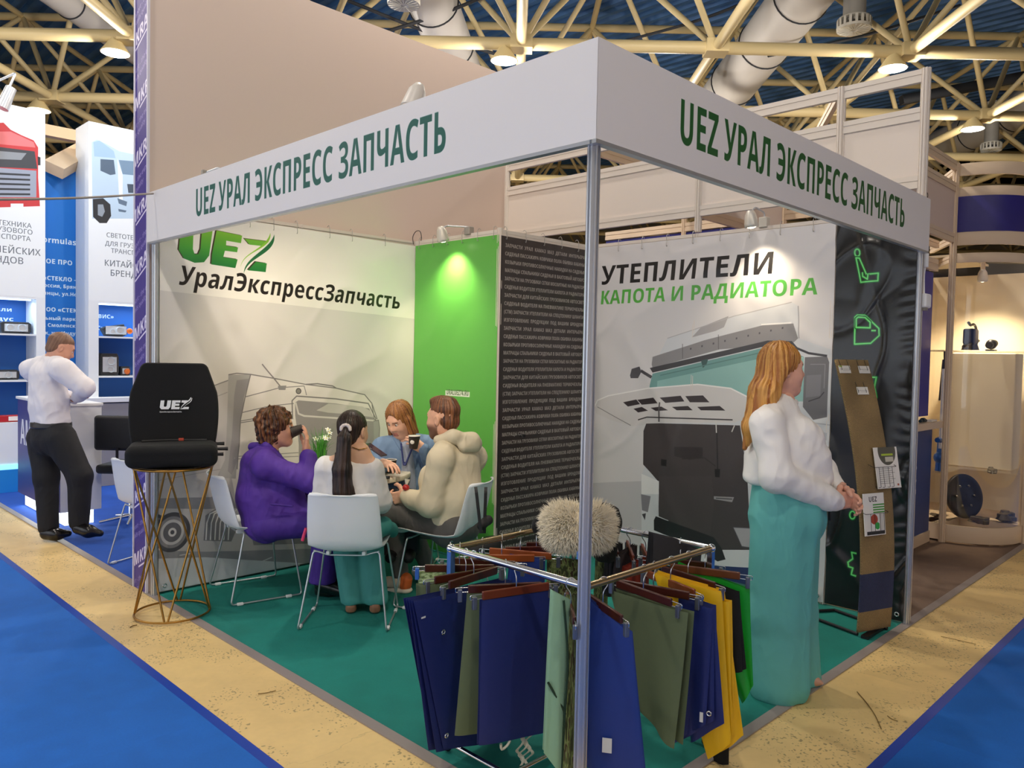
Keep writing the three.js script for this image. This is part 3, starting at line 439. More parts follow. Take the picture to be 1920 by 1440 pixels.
{ // dark text banner
  const rows = ['ЗАПЧАСТИ  УРАЛ  КАМАЗ  МАЗ  ДЕТАЛИ  ИНТЕРЬЕРА', 'СИДЕНЬЯ ПАССАЖИРА КОВРИКИ ПОЛА ОБИВКА КАБИНЫ', 'КОЗЫРЬКИ ПРОТИВОСОЛНЕЧНЫЕ НАКИДКИ НА СИДЕНЬЯ', 'МАТРАЦЫ СПАЛЬНИКИ СИДЕНЬЯ В ВАХТОВЫЙ АВТОБУС', 'ЗАПЧАСТИ НА ГРУЗОВИКИ СЕТКИ МОСКИТНЫЕ НА РАДИАТОР', 'СИДЕНЬЯ ВОДИТЕЛЯ УТЕПЛИТЕЛИ КАПОТА И РАДИАТОРА', 'ЗАПЧАСТИ ДЛЯ КИТАЙСКИХ ГРУЗОВИКОВ АВТОСВЕТ', 'СИДЕНЬЯ ВОДИТЕЛЯ НА ПНЕВМАТИКЕ ТЕРМОЧЕХЛЫ', '(СТМ) ЗАПЧАСТИ УТЕПЛИТЕЛИ НА СПЕЦТЕХНИКУ ШЛАНГИ', 'ИЗГОТОВЛЕНИЕ  ПРОДУКЦИИ  ПОД  ВАШИМ  БРЕНДОМ'];
  const tx = canvas(1024, 2048, (g, w, h) => { g.fillStyle = '#2f2626'; g.fillRect(0, 0, w, h); for (let i = 0; i < 40; i++) txt(g, rows[i % 10], 42, 66 + i * 51, w - 90, 'bold 33px sans-serif', '#a69f9a'); });
  const t = thing('vinyl_banner', 'dark brown vinyl banner covered in rows of small white text', 'banner', V(2.5, 0.02, 2.48));
  part(t, 'print_sheet', sheet((s, q) => V(2.035 + 0.98 * s, 0.02 + 2.385 * q, 2.478 - Math.abs(wrinkle(33, 0.007, s, q, 1, 2.4))), 50, 80, 0.0012), vinyl(tx, 0.34));
  for (let i = 0; i < 5; i++) part(t, 'hook', hookAt(V(2.08 + i * 0.2, 2.425, 2.484), new THREE.Vector3(0, 0, 1)), hookM);
  const k = onV(976, 816, 2.47); const lock = thing('door_lock', 'small metal lock cylinder poking through the dark banner', 'lock', k.clone()); part(lock, 'lock_body', cyl(k, k.clone().add(new THREE.Vector3(0, 0, 0.03)), 0.012, 0.012, 16), chrome); part(lock, 'lock_key', box(k.x - 0.004, k.x + 0.004, k.y - 0.01, k.y + 0.01, 2.425, 2.445), darkMetal);
}
const U2 = 3.03;
{ // insulation banner
  const W = 1.98, HH = 2.4, K = 700, v1 = 2.475;
  const tx = canvas(1386, 1680, (g, w, h) => {
    const X = (x, y) => { const p = onU(x, y, U2); return [(v1 + p.z) * K, (2.42 - p.y) * K]; };
    const path = (pts, cl) => { g.beginPath(); pts.forEach((q, i) => { const c = X(...q); i ? g.lineTo(...c) : g.moveTo(...c); }); if (cl) g.closePath(); };
    const Z = a => a.map(([x, y]) => [1100 + x / 2.88, 440 + y / 2.88]), Y = a => a.map(([x, y]) => [740 + x / 2.666, 900 + y / 2.666]);
    const fill = (a, c, f = Z) => { path(f(a), true); g.fillStyle = c; g.fill(); }, line = (a, c, lw, f = Z) => { path(f(a)); g.strokeStyle = c; g.lineWidth = lw; g.lineJoin = 'round'; g.stroke(); };
    g.fillStyle = '#dad6d7'; g.fillRect(0, 0, w, h); fill([[40, 1340], [300, 1330], [300, 1900], [-200, 1900], [-200, 1360]], '#c3c0c3');
    // cab body
    fill([[400, 640], [440, 560], [800, 440], [1110, 365], [1145, 385], [1150, 560], [1320, 620], [1330, 1900], [300, 1900], [300, 1300], [420, 1000]], '#d3d4d8');
    fill([[570, 555], [620, 500], [770, 440], [745, 500], [700, 520]], '#a9a5a7'); line([[945, 490], [1110, 480]], '#f4f2f0', 14);
    fill([[355, 700], [360, 660], [640, 570], [950, 490], [1120, 480], [1145, 560], [1110, 590], [720, 620], [360, 720]], '#8e8b8d'); line([[520, 590], [520, 670]], '#5c595b', 3); line([[715, 540], [715, 620]], '#5c595b', 3);
    fill([[345, 720], [600, 660], [980, 572], [1110, 575], [1150, 620], [1120, 640], [980, 600], [360, 745]], '#3f3d40');
    fill([[345, 820], [360, 750], [700, 670], [980, 605], [1130, 640], [1175, 660], [1175, 900], [345, 900]], '#6f9c98'); fill([[385, 790], [700, 720], [980, 660], [1175, 660], [1175, 900], [385, 900]], '#8ebab5'); fill([[620, 680], [660, 670], [650, 700], [630, 720]], '#3e5a57');
    line([[298, 735], [355, 770]], '#4a484b', 16); fill([[236, 760], [245, 725], [290, 712], [300, 740], [280, 775], [240, 775]], '#5a585c');
    fill([[1180, 662], [1300, 658], [1312, 690], [1300, 985], [1225, 1000], [1170, 930]], '#6c6a6d'); line([[1200, 900], [1260, 880], [1285, 850]], '#3f3d40', 5); line([[1130, 610], [1200, 640], [1300, 655]], '#3f3d40', 10);
    line([[1000, 640], [1170, 665]], '#a9c9c5', 6); line([[400, 760], [930, 640]], '#5a827e', 5); line([[440, 560], [800, 440], [1110, 365]], '#b4b1b3', 4); line([[1145, 385], [1150, 560]], '#a5a3a7', 5); for (let i = 0; i < 9; i++) fill([[560 + i * 62, 612 - i * 14], [568 + i * 62, 610 - i * 14], [568 + i * 62, 620 - i * 14], [560 + i * 62, 622 - i * 14]], '#55525a'); line([[1210, 700], [1290, 700], [1285, 830]], '#8a888c', 4); fill([[1190, 760], [1270, 755], [1265, 870], [1185, 880]], '#7c7a7e'); line([[1180, 1010], [1330, 1030]], '#b0b1b8', 5); line([[1190, 1010], [1200, 1500]], '#b0b1b8', 4); fill([[1230, 1060], [1300, 1070], [1298, 1110], [1232, 1100]], '#b9bac1');
    // raised bonnet
    fill([[45, 930], [60, 895], [120, 870], [330, 830], [600, 808], [780, 830], [880, 880], [860, 990], [800, 1015], [400, 1015], [250, 1035], [130, 1000], [55, 965]], '#d6d1d0'); line([[45, 930], [60, 895], [120, 870], [330, 830], [600, 808], [780, 830], [880, 880]], '#f2efed', 7);
    for (const q of [[200, 905, 270, 890, 290, 915, 225, 928], [275, 892, 365, 880, 390, 910, 300, 918], [400, 880, 510, 870, 530, 900, 430, 908], [535, 872, 630, 868, 665, 905, 560, 905], [255, 940, 300, 930, 335, 950, 280, 960], [350, 935, 410, 928, 445, 948, 380, 952], [465, 930, 550, 925, 575, 948, 490, 948], [600, 930, 720, 925, 750, 950, 620, 948]]) fill([[q[0], q[1]], [q[2], q[3]], [q[4], q[5]], [q[6], q[7]]], '#3a3234');
    line([[400, 905], [395, 1010]], '#5a5556', 9); line([[280, 1000], [330, 985], [790, 1000]], '#3a3436', 6); line([[60, 930], [240, 1030]], '#8a8586', 4);
    // dark insulation blanket
    fill([[325, 1020], [400, 1018], [830, 1030], [870, 1300], [890, 1700], [520, 1700], [400, 1440], [405, 1340], [310, 1240], [310, 1060]], '#463f40'); fill([[480, 1145], [630, 1148], [630, 1205], [560, 1215], [480, 1195]], '#352e30'); line([[520, 1210], [640, 1205], [700, 1250]], '#35302f', 5); line([[705, 1050], [712, 1290]], '#2c2729', 7); fill([[695, 1265], [725, 1265], [722, 1310], [698, 1308]], '#1c191b'); fill([[410, 1210], [440, 1215], [438, 1250], [412, 1245]], '#1c191b');
    line([[700, 1010], [703, 1070]], '#d8d4d0', 6); line([[800, 1030], [785, 1065]], '#d8d4d0', 6); fill([[300, 1290], [400, 1330], [405, 1400], [300, 1400]], '#eceaea'); line([[400, 1370], [400, 1440]], '#5a585c', 5);
    fill([[1330, -20], [1590, -20], [1600, 130], [1580, 285], [1325, 180]], '#4a4344', Y); fill([[1300, 200], [1310, 180], [1600, 285], [1640, 340], [1660, 395], [1620, 405], [1500, 330], [1300, 250]], '#2a272a', Y); fill([[1600, 80], [1700, 85], [1690, 110], [1600, 95]], '#9a9799', Y); line([[1610, 90], [1690, 95]], '#4a484b', 5, Y);
    fill([[1695, 235], [1790, 240], [1800, 340], [1740, 330]], '#a7a5aa', Y); line([[1695, 235], [1790, 240], [1800, 340], [1740, 330], [1695, 235]], '#55535a', 4, Y); fill([[1235, 70], [1285, 80], [1270, 160], [1240, 150]], '#86838a', Y); fill([[1240, 170], [1260, 165], [1255, 200]], '#4a484b', Y);
    fill([[1200, 440], [1500, 430], [1590, 425], [1850, 440], [1850, 560], [1200, 560]], '#2c3564', Y); fill([[1200, 560], [2100, 560], [2100, 900], [1200, 900]], '#6a6b73', Y);
    // headline
    const head = (s, x0, y0, x1, y1, cap, font, col) => { const a = X(x0, y0), b = X(x1, y1), dx = b[0] - a[0]; g.save(); g.translate(...a); g.transform(1, (b[1] - a[1]) / dx, -0.06, 1, 0, 0); g.font = font; const m = g.measureText(s).width; g.scale(dx / m, cap / 73); g.fillStyle = col; g.fillText(s, 0, 0); g.restore(); };
    head('УТЕПЛИТЕЛИ', 1128, 534, 1454, 513, 104, 'bold 100px sans-serif', '#1d1a1a'); head('КАПОТА И РАДИАТОРА', 1125, 571, 1533, 552, 76, 'bold 100px sans-serif', '#57ad45');
  });
  const t = thing('vinyl_banner', 'wrinkled white vinyl banner printed with a truck under a raised bonnet and black headline', 'banner', V(U2, 0.02, 1.5));
  part(t, 'print_sheet', sheet((s, q) => V(U2 - 0.004 - Math.abs(wrinkle(55, 0.013, s, q, W, HH)), 0.02 + HH * q, v1 - W * s), 80, 90, 0.0012), vinyl(tx, 0.38));
  for (let i = 0; i < 9; i++) part(t, 'hook', hookAt(V(U2 + 0.002, 2.42, 2.4 - i * 0.22), new THREE.Vector3(-1, 0, 0)), hookM);
}
{ // black banner with outline icons
  const K = 840, tx = canvas(420, 2016, (g, w, h) => {
    g.fillStyle = '#1b1c1e'; g.fillRect(0, 0, w, h); const X = ([x, y]) => { const p = onU(1540 + x / 2.485, 420 + y / 2.485, U2); return [(0.495 + p.z) * K, (2.42 - p.y) * K]; };
    const line = (a, cl) => { for (const [lw, c] of [[18, '#0f5a24'], [8, '#6fe07a']]) { g.beginPath(); a.forEach((q, i) => { const z = X(q); i ? g.lineTo(...z) : g.moveTo(...z); }); if (cl) g.closePath(); g.lineWidth = lw; g.strokeStyle = c; g.lineJoin = 'round'; g.stroke(); } };
    const ring = (x, y, rx, ry) => line(Array.from({ length: 17 }, (_, i) => [x + rx * Math.cos(i / 16 * 6.283), y + ry * Math.sin(i / 16 * 6.283)]));
    ring(172, 135, 13, 17); line([[165, 158], [190, 272], [275, 265], [278, 230], [220, 236], [182, 160]], true); line([[198, 225], [200, 245], [225, 258], [228, 235]]); line([[160, 560], [160, 435], [172, 425], [210, 426], [280, 487], [282, 520], [240, 556]], true); line([[166, 482], [166, 442], [176, 434], [210, 436], [236, 458], [236, 484]], true); line([[242, 497], [266, 497]]); line([[235, 715], [272, 714], [262, 760], [270, 808], [240, 798]]); line([[235, 760], [255, 745]]);
    ring(152, 1355, 14, 18); const gy = 1590; line([[170, gy - 55], [145, gy - 60], [150, gy - 30], [128, gy - 15], [132, gy + 5], [152, gy + 12], [146, gy + 42], [170, gy + 50]]);
  });
  const t = thing('vinyl_banner', 'crumpled black vinyl banner with green outline icons at the right wall end', 'banner', V(U2, 0.02, 0.25));
  part(t, 'print_sheet', sheet((s, q) => { const x = s * 0.47; return V(U2 - 0.004 - Math.abs(wrinkle(77, 0.018, s, q, 0.5, 2.4)) - 0.014 * Math.pow(1 - Math.abs(noise3(x * 5 + q * 4, q * 5 - x * 6, 3)), 5) - 0.006 * Math.abs(Math.sin(q * 90 + 3 * noise3(q * 12, s * 3, 4))) * sstep(0.75, 0.97, s), 0.02 + 2.4 * q, 0.488 - x); }, 50, 150, 0.0012), vinyl(tx, 0.24));
}
// grommets at the banner corners near the floor
{
  const gr = (p, n, label) => { const g = new THREE.TorusGeometry(0.011, 0.004, 8, 16); if (Math.abs(n.x) > 0.5) g.rotateY(Math.PI / 2); g.translate(p.x, p.y, p.z); solo('banner_eyelet', label, 'eyelet', g, chrome); };
  gr(V(U2 - 0.03, 0.06, 0.05), new THREE.Vector3(1, 0, 0), 'metal eyelet low on the black banner beside the post'); gr(V(U2 - 0.03, 0.06, 0.53), new THREE.Vector3(1, 0, 0), 'metal eyelet low on the insulation banner edge'); gr(V(0.06, 0.06, V1 - 0.03), new THREE.Vector3(0, 0, 1), 'metal eyelet low on the truck banner corner');
}
// ---------------------------------------------------------------- arm spotlights
const bulb = new THREE.MeshStandardMaterial({ color: 0xffffff, emissive: new THREE.Color(1, 0.9, 0.66), emissiveIntensity: 8 });
function spot(p, aim, label, lit = true, cd = 9) {
  const t = thing('arm_spotlight', label, 'spotlight', p.clone()), d = aim.clone().sub(p).normalize(), q = new THREE.Quaternion().setFromUnitVectors(YUP, d.clone().negate());
  const head = new THREE.LatheGeometry([[0.03, -0.05], [0.042, -0.05], [0.045, -0.03], [0.036, 0.03], [0.02, 0.06], [0.0, 0.062]].map(a => new THREE.Vector2(...a)), 22); head.applyQuaternion(q); head.translate(p.x, p.y, p.z); part(t, 'lamp_head', head, M(0xd8d3c9, 0.4, { metalness: 0.3 }));
  const gl = new THREE.SphereGeometry(0.031, 16, 10); gl.scale(1, 0.5, 1); gl.translate(0, -0.042, 0); gl.applyQuaternion(q); gl.translate(p.x, p.y, p.z); part(t, 'bulb', gl, lit ? bulb : M(0xf0ece4, 0.3));
  return { t, d, light() { const s = new THREE.SpotLight(WARM, cd, 0, 0.95, 0.85, 2); s.position.copy(d.clone().multiplyScalar(0.075)); s.target.position.copy(d); s.castShadow = true; s.shadow.radius = 1.6; s.name = 'spot_light'; t.add(s, s.target); } };
}
{
  const p = onU(829, 440, 1.86), s = spot(p, p.clone().add(new THREE.Vector3(0.25, -0.75, -0.05)), 'glowing arm spotlight over the green banner', true, 3); s.light();
  part(s.t, 'arm', wire([p.clone().addScaledVector(s.d, -0.04), p.clone().add(new THREE.Vector3(0.06, 0.075, -0.02)), V(2.039, 2.5, -p.z - 0.1), V(2.039, 2.45, -p.z - 0.1)], 0.006, 0.02), alu);
  part(s.t, 'bracket', box(2.01, 2.06, 2.44, 2.5, -p.z - 0.13, -p.z - 0.07, 0.006), M(0x9c968e, 0.5));
  const p2 = onU(1408, 412, 2.86), s2 = spot(p2, p2.clone().add(new THREE.Vector3(0.1, -0.9, 0.05)), 'glowing arm spotlight over the insulation banner headline', true, 2.4); s2.light();
  part(s2.t, 'arm', wire([p2.clone().addScaledVector(s2.d, -0.04), p2.clone().add(new THREE.Vector3(0.05, 0.09, 0)), V(3.045, 2.54, -p2.z), V(3.045, 2.45, -p2.z)], 0.006, 0.02), alu);
  part(s2.t, 'bracket', box(3.02, 3.07, 2.44, 2.51, -p2.z - 0.03, -p2.z + 0.03, 0.006), M(0xcfc9bf, 0.5));
  // unlit fittings clipped behind the left fascia, only their tops show
  const r = onU(779, 185, 0.03), r2 = onU(388, 330, 0.03);
  const f = thing('clip_lamp', 'pale round lamp back peeking over the left fascia', 'spotlight', r.clone()); { const g = new THREE.LatheGeometry([[0, 0.05], [0.02, 0.05], [0.035, 0.02], [0.042, -0.06], [0.034, -0.06]].map(a => new THREE.Vector2(...a)), 20); g.rotateZ(-0.4); g.translate(r.x, r.y + 0.01, r.z); part(f, 'lamp_head', g, M(0xd9d2ca, 0.4)); const sl = new THREE.SpotLight(WARM, 5, 0, 0.8, 0.9, 2); sl.name = 'clip_light'; sl.position.set(0.07, -0.07, 0); sl.target.position.set(0.9, -0.75, -1.3); sl.castShadow = true; sl.shadow.radius = 1.6; f.add(sl, sl.target); part(f, 'bulb', new THREE.SphereGeometry(0.026, 14, 10).translate(r.x + 0.03, r.y - 0.045, r.z), bulb); part(f, 'arm', wire([V(0.03, 2.47, -r.z), V(0.06, 2.5, -r.z), r.clone().add(new THREE.Vector3(0.03, -0.02, 0))], 0.006, 0.01), alu); }
  const f2 = thing('clip_lamp', 'small lamp bracket showing above the left fascia lettering', 'spotlight', r2.clone()); const sl2 = new THREE.SpotLight(WARM, 3.5, 0, 0.75, 0.9, 2); sl2.name = 'clip_light'; sl2.position.set(0.12, -0.02, 0.25); sl2.target.position.set(0.9, -0.9, -0.35); sl2.castShadow = true; sl2.shadow.radius = 1.6; f2.add(sl2, sl2.target); part(f2, 'bulb', new THREE.SphereGeometry(0.026, 14, 10).translate(r2.x + 0.05, r2.y - 0.02, r2.z + 0.2), bulb); part(f2, 'bracket', box(0.0, 0.03, 2.47, 2.545, -r2.z - 0.012, -r2.z + 0.012, 0.004), M(0x9c968e, 0.5)); part(f2, 'arm', wire([V(0.02, 2.53, -r2.z), V(0.05, 2.55, -r2.z - 0.1), V(0.06, 2.49, -r2.z - 0.2)], 0.006, 0.02), alu);
  // loop of cable on the closet rail
  const c = onU(781, 452, 2.04); solo('cable_loop', 'thin wire loop hooked over the rail above the green banner', 'cable', tube([[-0.05, -0.05], [-0.06, 0.01], [-0.02, 0.05], [0.03, 0.045], [0.05, 0.0], [0.045, -0.03]].map(([a, b]) => new THREE.Vector3(c.x - 0.03, c.y + b + 0.02, c.z + a + 0.05)), 0.003, 20, 5), darkMetal);
}
{ // power box hung on the right post, rope across the left
  const p = onV(1735, 565, 0.0), t = thing('power_box', 'white plastic power box hanging beside the black banner post', 'power box', p.clone()); part(t, 'box_body', box(p.x - 0.05, p.x + 0.05, p.y - 0.04, p.y + 0.045, -0.02, 0.04, 0.012), whitePlastic); part(t, 'cord', tube([V(p.x, p.y + 0.04, 0.01), V(p.x - 0.01, p.y + 0.16, 0.01), V(p.x - 0.02, p.y + 0.22, 0.0)], 0.006, 12, 6), whitePlastic); part(t, 'plug', cyl(V(p.x - 0.02, p.y + 0.2, 0), V(p.x - 0.02, p.y + 0.28, 0), 0.016, 0.016, 12), whitePlastic); part(t, 'socket', box(p.x - 0.04, p.x + 0.0, p.y - 0.055, p.y - 0.035, -0.015, 0.03), M(0x8a857c, 0.5));
  const a = onU(287, 363, -0.045); solo('rope', 'grey rope stretched from the left fascia end across the aisle', 'rope', tube([a, at(150, 371, 4.1), at(-60, 374, 3.4), at(-600, 366, 2.5)], 0.006, 30, 6), M(0x9a938c, 0.9));
}

// ---------------------------------------------------------------- furniture
const dirOf = (r, d, up = 0) => HR.clone().multiplyScalar(r).addScaledVector(HD, d).add(new THREE.Vector3(0, up, 0)).normalize();
// a Group whose parts are given in local coordinates (x right, y up, z back)
function local(name, label, category, pos, turn = 0, group) { const t = thing(name, label, category, pos, group); bases.delete(t); t.rotation.y = turn; return t; }
const v3 = (x, y, z) => new THREE.Vector3(x, y, z);
const chairShell = M(0xe6ebf0, 0.35), chairWire = M(0xc3c9cc, 0.3, { metalness: 0.8 }), padWhite = M(0xdfe3e4, 0.5);
function makeChair(label, pos, turn, group) {
  const t = local('shell_chair', label, 'chair', pos, turn, group);
  const prof = new THREE.CatmullRomCurve3([[-0.235, 0.425], [-0.215, 0.448], [-0.1, 0.44], [0.06, 0.428], [0.15, 0.438], [0.2, 0.475], [0.232, 0.56], [0.262, 0.68], [0.285, 0.762], [0.292, 0.772]].map(([z, y]) => v3(0, y, z)), false, 'centripetal');
  const width = q => lerp(0.21, 0.2, q) - 0.018 * sstep(0.6, 1, q) - (q > 0.94 ? 0.04 * Math.pow((q - 0.94) / 0.06, 2) : 0) - (q < 0.05 ? 0.03 * Math.pow((0.05 - q) / 0.05, 2) : 0);
  part(t, 'seat_shell', sheet((s, q) => { const p = prof.getPoint(q), x = (s * 2 - 1), seat = 1 - sstep(0.42, 0.6, q); return v3(x * width(q), p.y + 0.022 * x * x * seat + 0.012 * Math.pow(Math.abs(x), 6) * seat, p.z - 0.03 * x * x * (1 - seat) + (1 - seat) * -0.012 * Math.pow(Math.abs(x), 6)); }, 22, 46, -0.007), chairShell);
  for (const s of [-1, 1]) {
    const X = s * 0.245, leg = part(t, 'sled_leg', wire([v3(s * 0.13, 0.415, 0.13), v3(s * 0.185, 0.43, 0.13), v3(X, 0.01, 0.225), v3(X, 0.01, -0.215), v3(s * 0.185, 0.418, -0.16), v3(s * 0.12, 0.41, -0.16)], 0.0058, 0.025), chairWire);
    for (const z of [0.17, -0.13]) part(leg, 'glide', new RoundedBoxGeometry(0.02, 0.018, 0.04, 2, 0.006).translate(X, 0.01, z), padWhite);
    part(t, 'sled_leg_mount', new RoundedBoxGeometry(0.02, 0.022, 0.05, 2, 0.005).translate(s * 0.1, 0.42, 0.13), padWhite);
  }
  part(t, 'cross_rod', wire([v3(-0.185, 0.43, 0.13), v3(-0.1, 0.405, 0.13), v3(0.1, 0.405, 0.13), v3(0.185, 0.43, 0.13)], 0.0055, 0.02), chairWire);
  part(t, 'cross_rod', wire([v3(-0.18, 0.417, -0.16), v3(-0.1, 0.41, -0.16), v3(0.1, 0.41, -0.16), v3(0.18, 0.417, -0.16)], 0.0055, 0.02), chairWire);
  return t;
}
const CH = 0.0042, chairA = makeChair('white shell chair under the woman with the long ponytail', V(0.665, CH, 2.27), -Math.PI / 4, 'white shell chairs');
{
  dup(chairA, V(0.515, CH, 3.12), -1.742, 'white shell chair under the woman in the purple suit'); dup(chairA, V(1.28, CH, 2.17), 0.42, 'white shell chair with a black bag strapped on its back'); dup(chairA, V(1.58, CH, 3.02), 2.2, 'white shell chair under the woman in the denim shirt');
  // the neighbour's chair, seen beside the purple end panel
  dup(chairA, V(0.33, 0.0045, 4.22), -1.15, 'white shell chair on the blue carpet behind the purple end panel');
}
{ // round table
  const c = V(1.1, 0.0042, 2.93), t = local('round_table', 'round pale table between the seated people', 'table', c), cream = M(0xe6dfcb, 0.4);
  part(t, 'table_top', new THREE.LatheGeometry([[0, 0.742], [0.392, 0.742], [0.4, 0.736], [0.4, 0.712], [0.392, 0.706], [0, 0.706]].map(a => new THREE.Vector2(...a)), 56), cream); part(t, 'column', cyl(v3(0, 0.02, 0), v3(0, 0.706, 0), 0.032, 0.032, 20), chrome); part(t, 'base_plate', new THREE.LatheGeometry([[0, 0.03], [0.05, 0.028], [0.2, 0.012], [0.215, 0], [0, 0]].map(a => new THREE.Vector2(...a)), 40), chrome);
}
{ // gold wire high table
  const c = V(-0.045, 0.008, 3.04), t = local('gold_wire_table', 'tall round gold wire table carrying the black truck seat', 'table', c), R = 0.205, h = 0.86;
  const ring = (y, r, w) => { const g = new THREE.TorusGeometry(r, w, 8, 56); g.rotateX(Math.PI / 2); g.translate(0, y, 0); return g; };
  part(t, 'base_ring', ring(0.007, R, 0.0065), gold); part(t, 'top_ring', ring(h, 0.215, 0.007), gold);
  part(t, 'table_top', new THREE.CylinderGeometry(0.213, 0.213, 0.008, 48).translate(0, h + 0.008, 0), M(0x3a3226, 0.15, { metalness: 0.6 }));
  for (let k = 0; k < 4; k++) for (const s of [-1, 1]) { const a = k * Math.PI / 2 + 0.55, b = a + s * Math.PI / 2 * 0.98, P = (r, an, y) => v3(r * Math.cos(an), y, r * Math.sin(an)); part(t, 'leg', cyl(P(0.213, b, h), P(R, a + s * 0.04, 0.007), 0.006, 0.006, 8), gold); }
}
// the UEZ mark as lettering film
const uezMark = canvas(1024, 560, (g, w, h) => {
  g.fillStyle = '#000'; g.fillRect(0, 0, w, h); g.fillStyle = '#fff'; const P = a => { g.beginPath(); a.forEach((q, i) => i ? g.lineTo(...q) : g.moveTo(...q)); g.closePath(); g.fill(); };
  g.save(); g.transform(1, 0, -0.12, 1, 40, 0); P([[40, 120], [150, 120], [150, 290], [170, 320], [215, 320], [235, 290], [235, 120], [345, 120], [345, 330], [300, 400], [90, 400], [40, 340]]); P([[375, 120], [620, 120], [620, 190], [480, 190], [480, 225], [600, 225], [600, 290], [480, 290], [480, 330], [620, 330], [620, 400], [375, 400]]); P([[650, 120], [860, 120], [760, 210], [690, 190], [650, 190]]); P([[760, 330], [890, 330], [890, 400], [640, 400]]); g.restore();
  g.beginPath(); g.moveTo(960, 20); g.bezierCurveTo(960, 180, 700, 200, 640, 420); g.bezierCurveTo(660, 200, 900, 160, 930, 30); g.fill(); g.beginPath(); g.moveTo(985, 40); g.bezierCurveTo(1000, 230, 760, 220, 690, 420); g.bezierCurveTo(740, 240, 960, 210, 970, 50); g.fill(); g.font = 'italic bold 56px sans-serif'; g.fillText('УралЭкспрессЗапчасть', 30, 500);
});
{ // truck seat on the gold table
  const t = local('driver_chair', 'black fabric truck seat with white embroidered letters on the gold table', 'truck seat', V(-0.045, 0.8805, 3.04), 2.72), fab = M(0x08090c, 0.95, { bumpMap: weave, bumpScale: 0.0006 });
  // local z = back of the seat; it faces -z ... towards the aisle
  const cu = new RoundedBoxGeometry(0.48, 0.125, 0.42, 5, 0.045); cu.translate(0, 0.065, 0.0); part(t, 'cushion', cu, fab);
  const sh = new THREE.Shape(); sh.moveTo(-0.215, 0); sh.bezierCurveTo(-0.235, 0.1, -0.24, 0.22, -0.225, 0.31); sh.lineTo(-0.175, 0.455); sh.quadraticCurveTo(-0.165, 0.475, -0.145, 0.475); sh.lineTo(0.145, 0.475); sh.quadraticCurveTo(0.165, 0.475, 0.175, 0.455); sh.lineTo(0.225, 0.31); sh.bezierCurveTo(0.24, 0.22, 0.235, 0.1, 0.215, 0); sh.closePath();
  const bk = new THREE.ExtrudeGeometry(sh, { depth: 0.06, bevelEnabled: true, bevelThickness: 0.025, bevelSize: 0.012, bevelSegments: 4, curveSegments: 16 }); bk.rotateX(0.1); bk.translate(0, 0.1, 0.09); part(t, 'backrest', bk, fab);
  const pl = new THREE.PlaneGeometry(0.19, 0.104); pl.rotateY(Math.PI); pl.rotateX(0.1); pl.translate(-0.01, 0.335, 0.0845); part(t, 'embroidery', pl, M(0xe3e7ea, 0.7, { alphaMap: uezMark, alphaTest: 0.5 }), 'white embroidered letters');
  part(t, 'belt_buckle', new RoundedBoxGeometry(0.03, 0.016, 0.02, 2, 0.004).translate(-0.04, 0.136, 0.06), M(0xb5402a, 0.5), 'red belt buckle'); part(t, 'belt', tube([v3(0.17, 0.132, 0.02), v3(0.05, 0.133, 0.055), v3(-0.05, 0.132, 0.06), v3(-0.18, 0.13, 0.05)], 0.009, 16, 6), black);
  for (const [y, z, l] of [[0.1, 0.12, 0.03], [0.07, 0.1, 0.05], [0.035, 0.12, 0.025]]) part(t, 'lever', cyl(v3(-0.2, y, z), v3(-0.25 - l, y, z), 0.007, 0.011, 10), darkMetal);
  part(t, 'slide_rail', new THREE.BoxGeometry(0.46, 0.012, 0.03).translate(0, 0.003, 0.12), darkMetal);
}

// ---------------------------------------------------------------- clothes rack
const RU0 = 0.085, RU1 = 0.865, RV0 = 0.06, RV1 = 0.728, RH = 0.8;
{
  const t = thing('clothes_rack', 'low square chrome rail rack crowded with hanging fabric', 'clothes rack', V(0.47, 0, 0.39)), brass = M(0xb09c78, 0.25, { metalness: 0.9 }), blueTube = M(0x5b87c4, 0.3, { metalness: 0.6 });
  part(t, 'rail', cyl(V(RU0, RH, RV1), V(RU0, RH, RV0), 0.0125, 0.0125, 16), chrome); part(t, 'rail', cyl(V(RU0, RH, RV0), V(RU1, RH, RV0), 0.0125, 0.0125, 16), brass); part(t, 'rail', cyl(V(RU0, RH, RV1), V(RU1, RH, RV1), 0.0125, 0.0125, 16), brass); part(t, 'rail', cyl(V(RU1, RH, RV1), V(RU1, RH, RV0), 0.0125, 0.0125, 16), chrome);
  for (const [u, v] of [[RU0, RV0], [RU0, RV1], [RU1, RV0], [RU1, RV1]]) { part(t, 'leg', box(u - 0.011, u + 0.011, 0.03, RH - 0.008, v - 0.011, v + 0.011), u === RU0 && v === RV1 ? blueTube : chrome); part(t, 'joint', new THREE.SphereGeometry(0.018, 14, 10).translate(u, RH, -v), chrome); part(t, 'caster', new THREE.SphereGeometry(0.016, 12, 8).translate(u, 0.022, -v), black); }
  part(t, 'foot_rail', cyl(V(RU0, 0.042, RV1), V(RU0, 0.042, RV0), 0.01, 0.01, 12), chrome); part(t, 'foot_rail', cyl(V(RU1, 0.042, RV1), V(RU1, 0.042, RV0), 0.01, 0.01, 12), chrome); part(t, 'foot_rail', cyl(V(RU0, 0.042, 0.39), V(RU1, 0.042, 0.39), 0.01, 0.01, 12), chrome);
}
const woodA = M(0x431a0d, 0.28), woodB = M(0x9a4a18, 0.35), HB = 0.715;
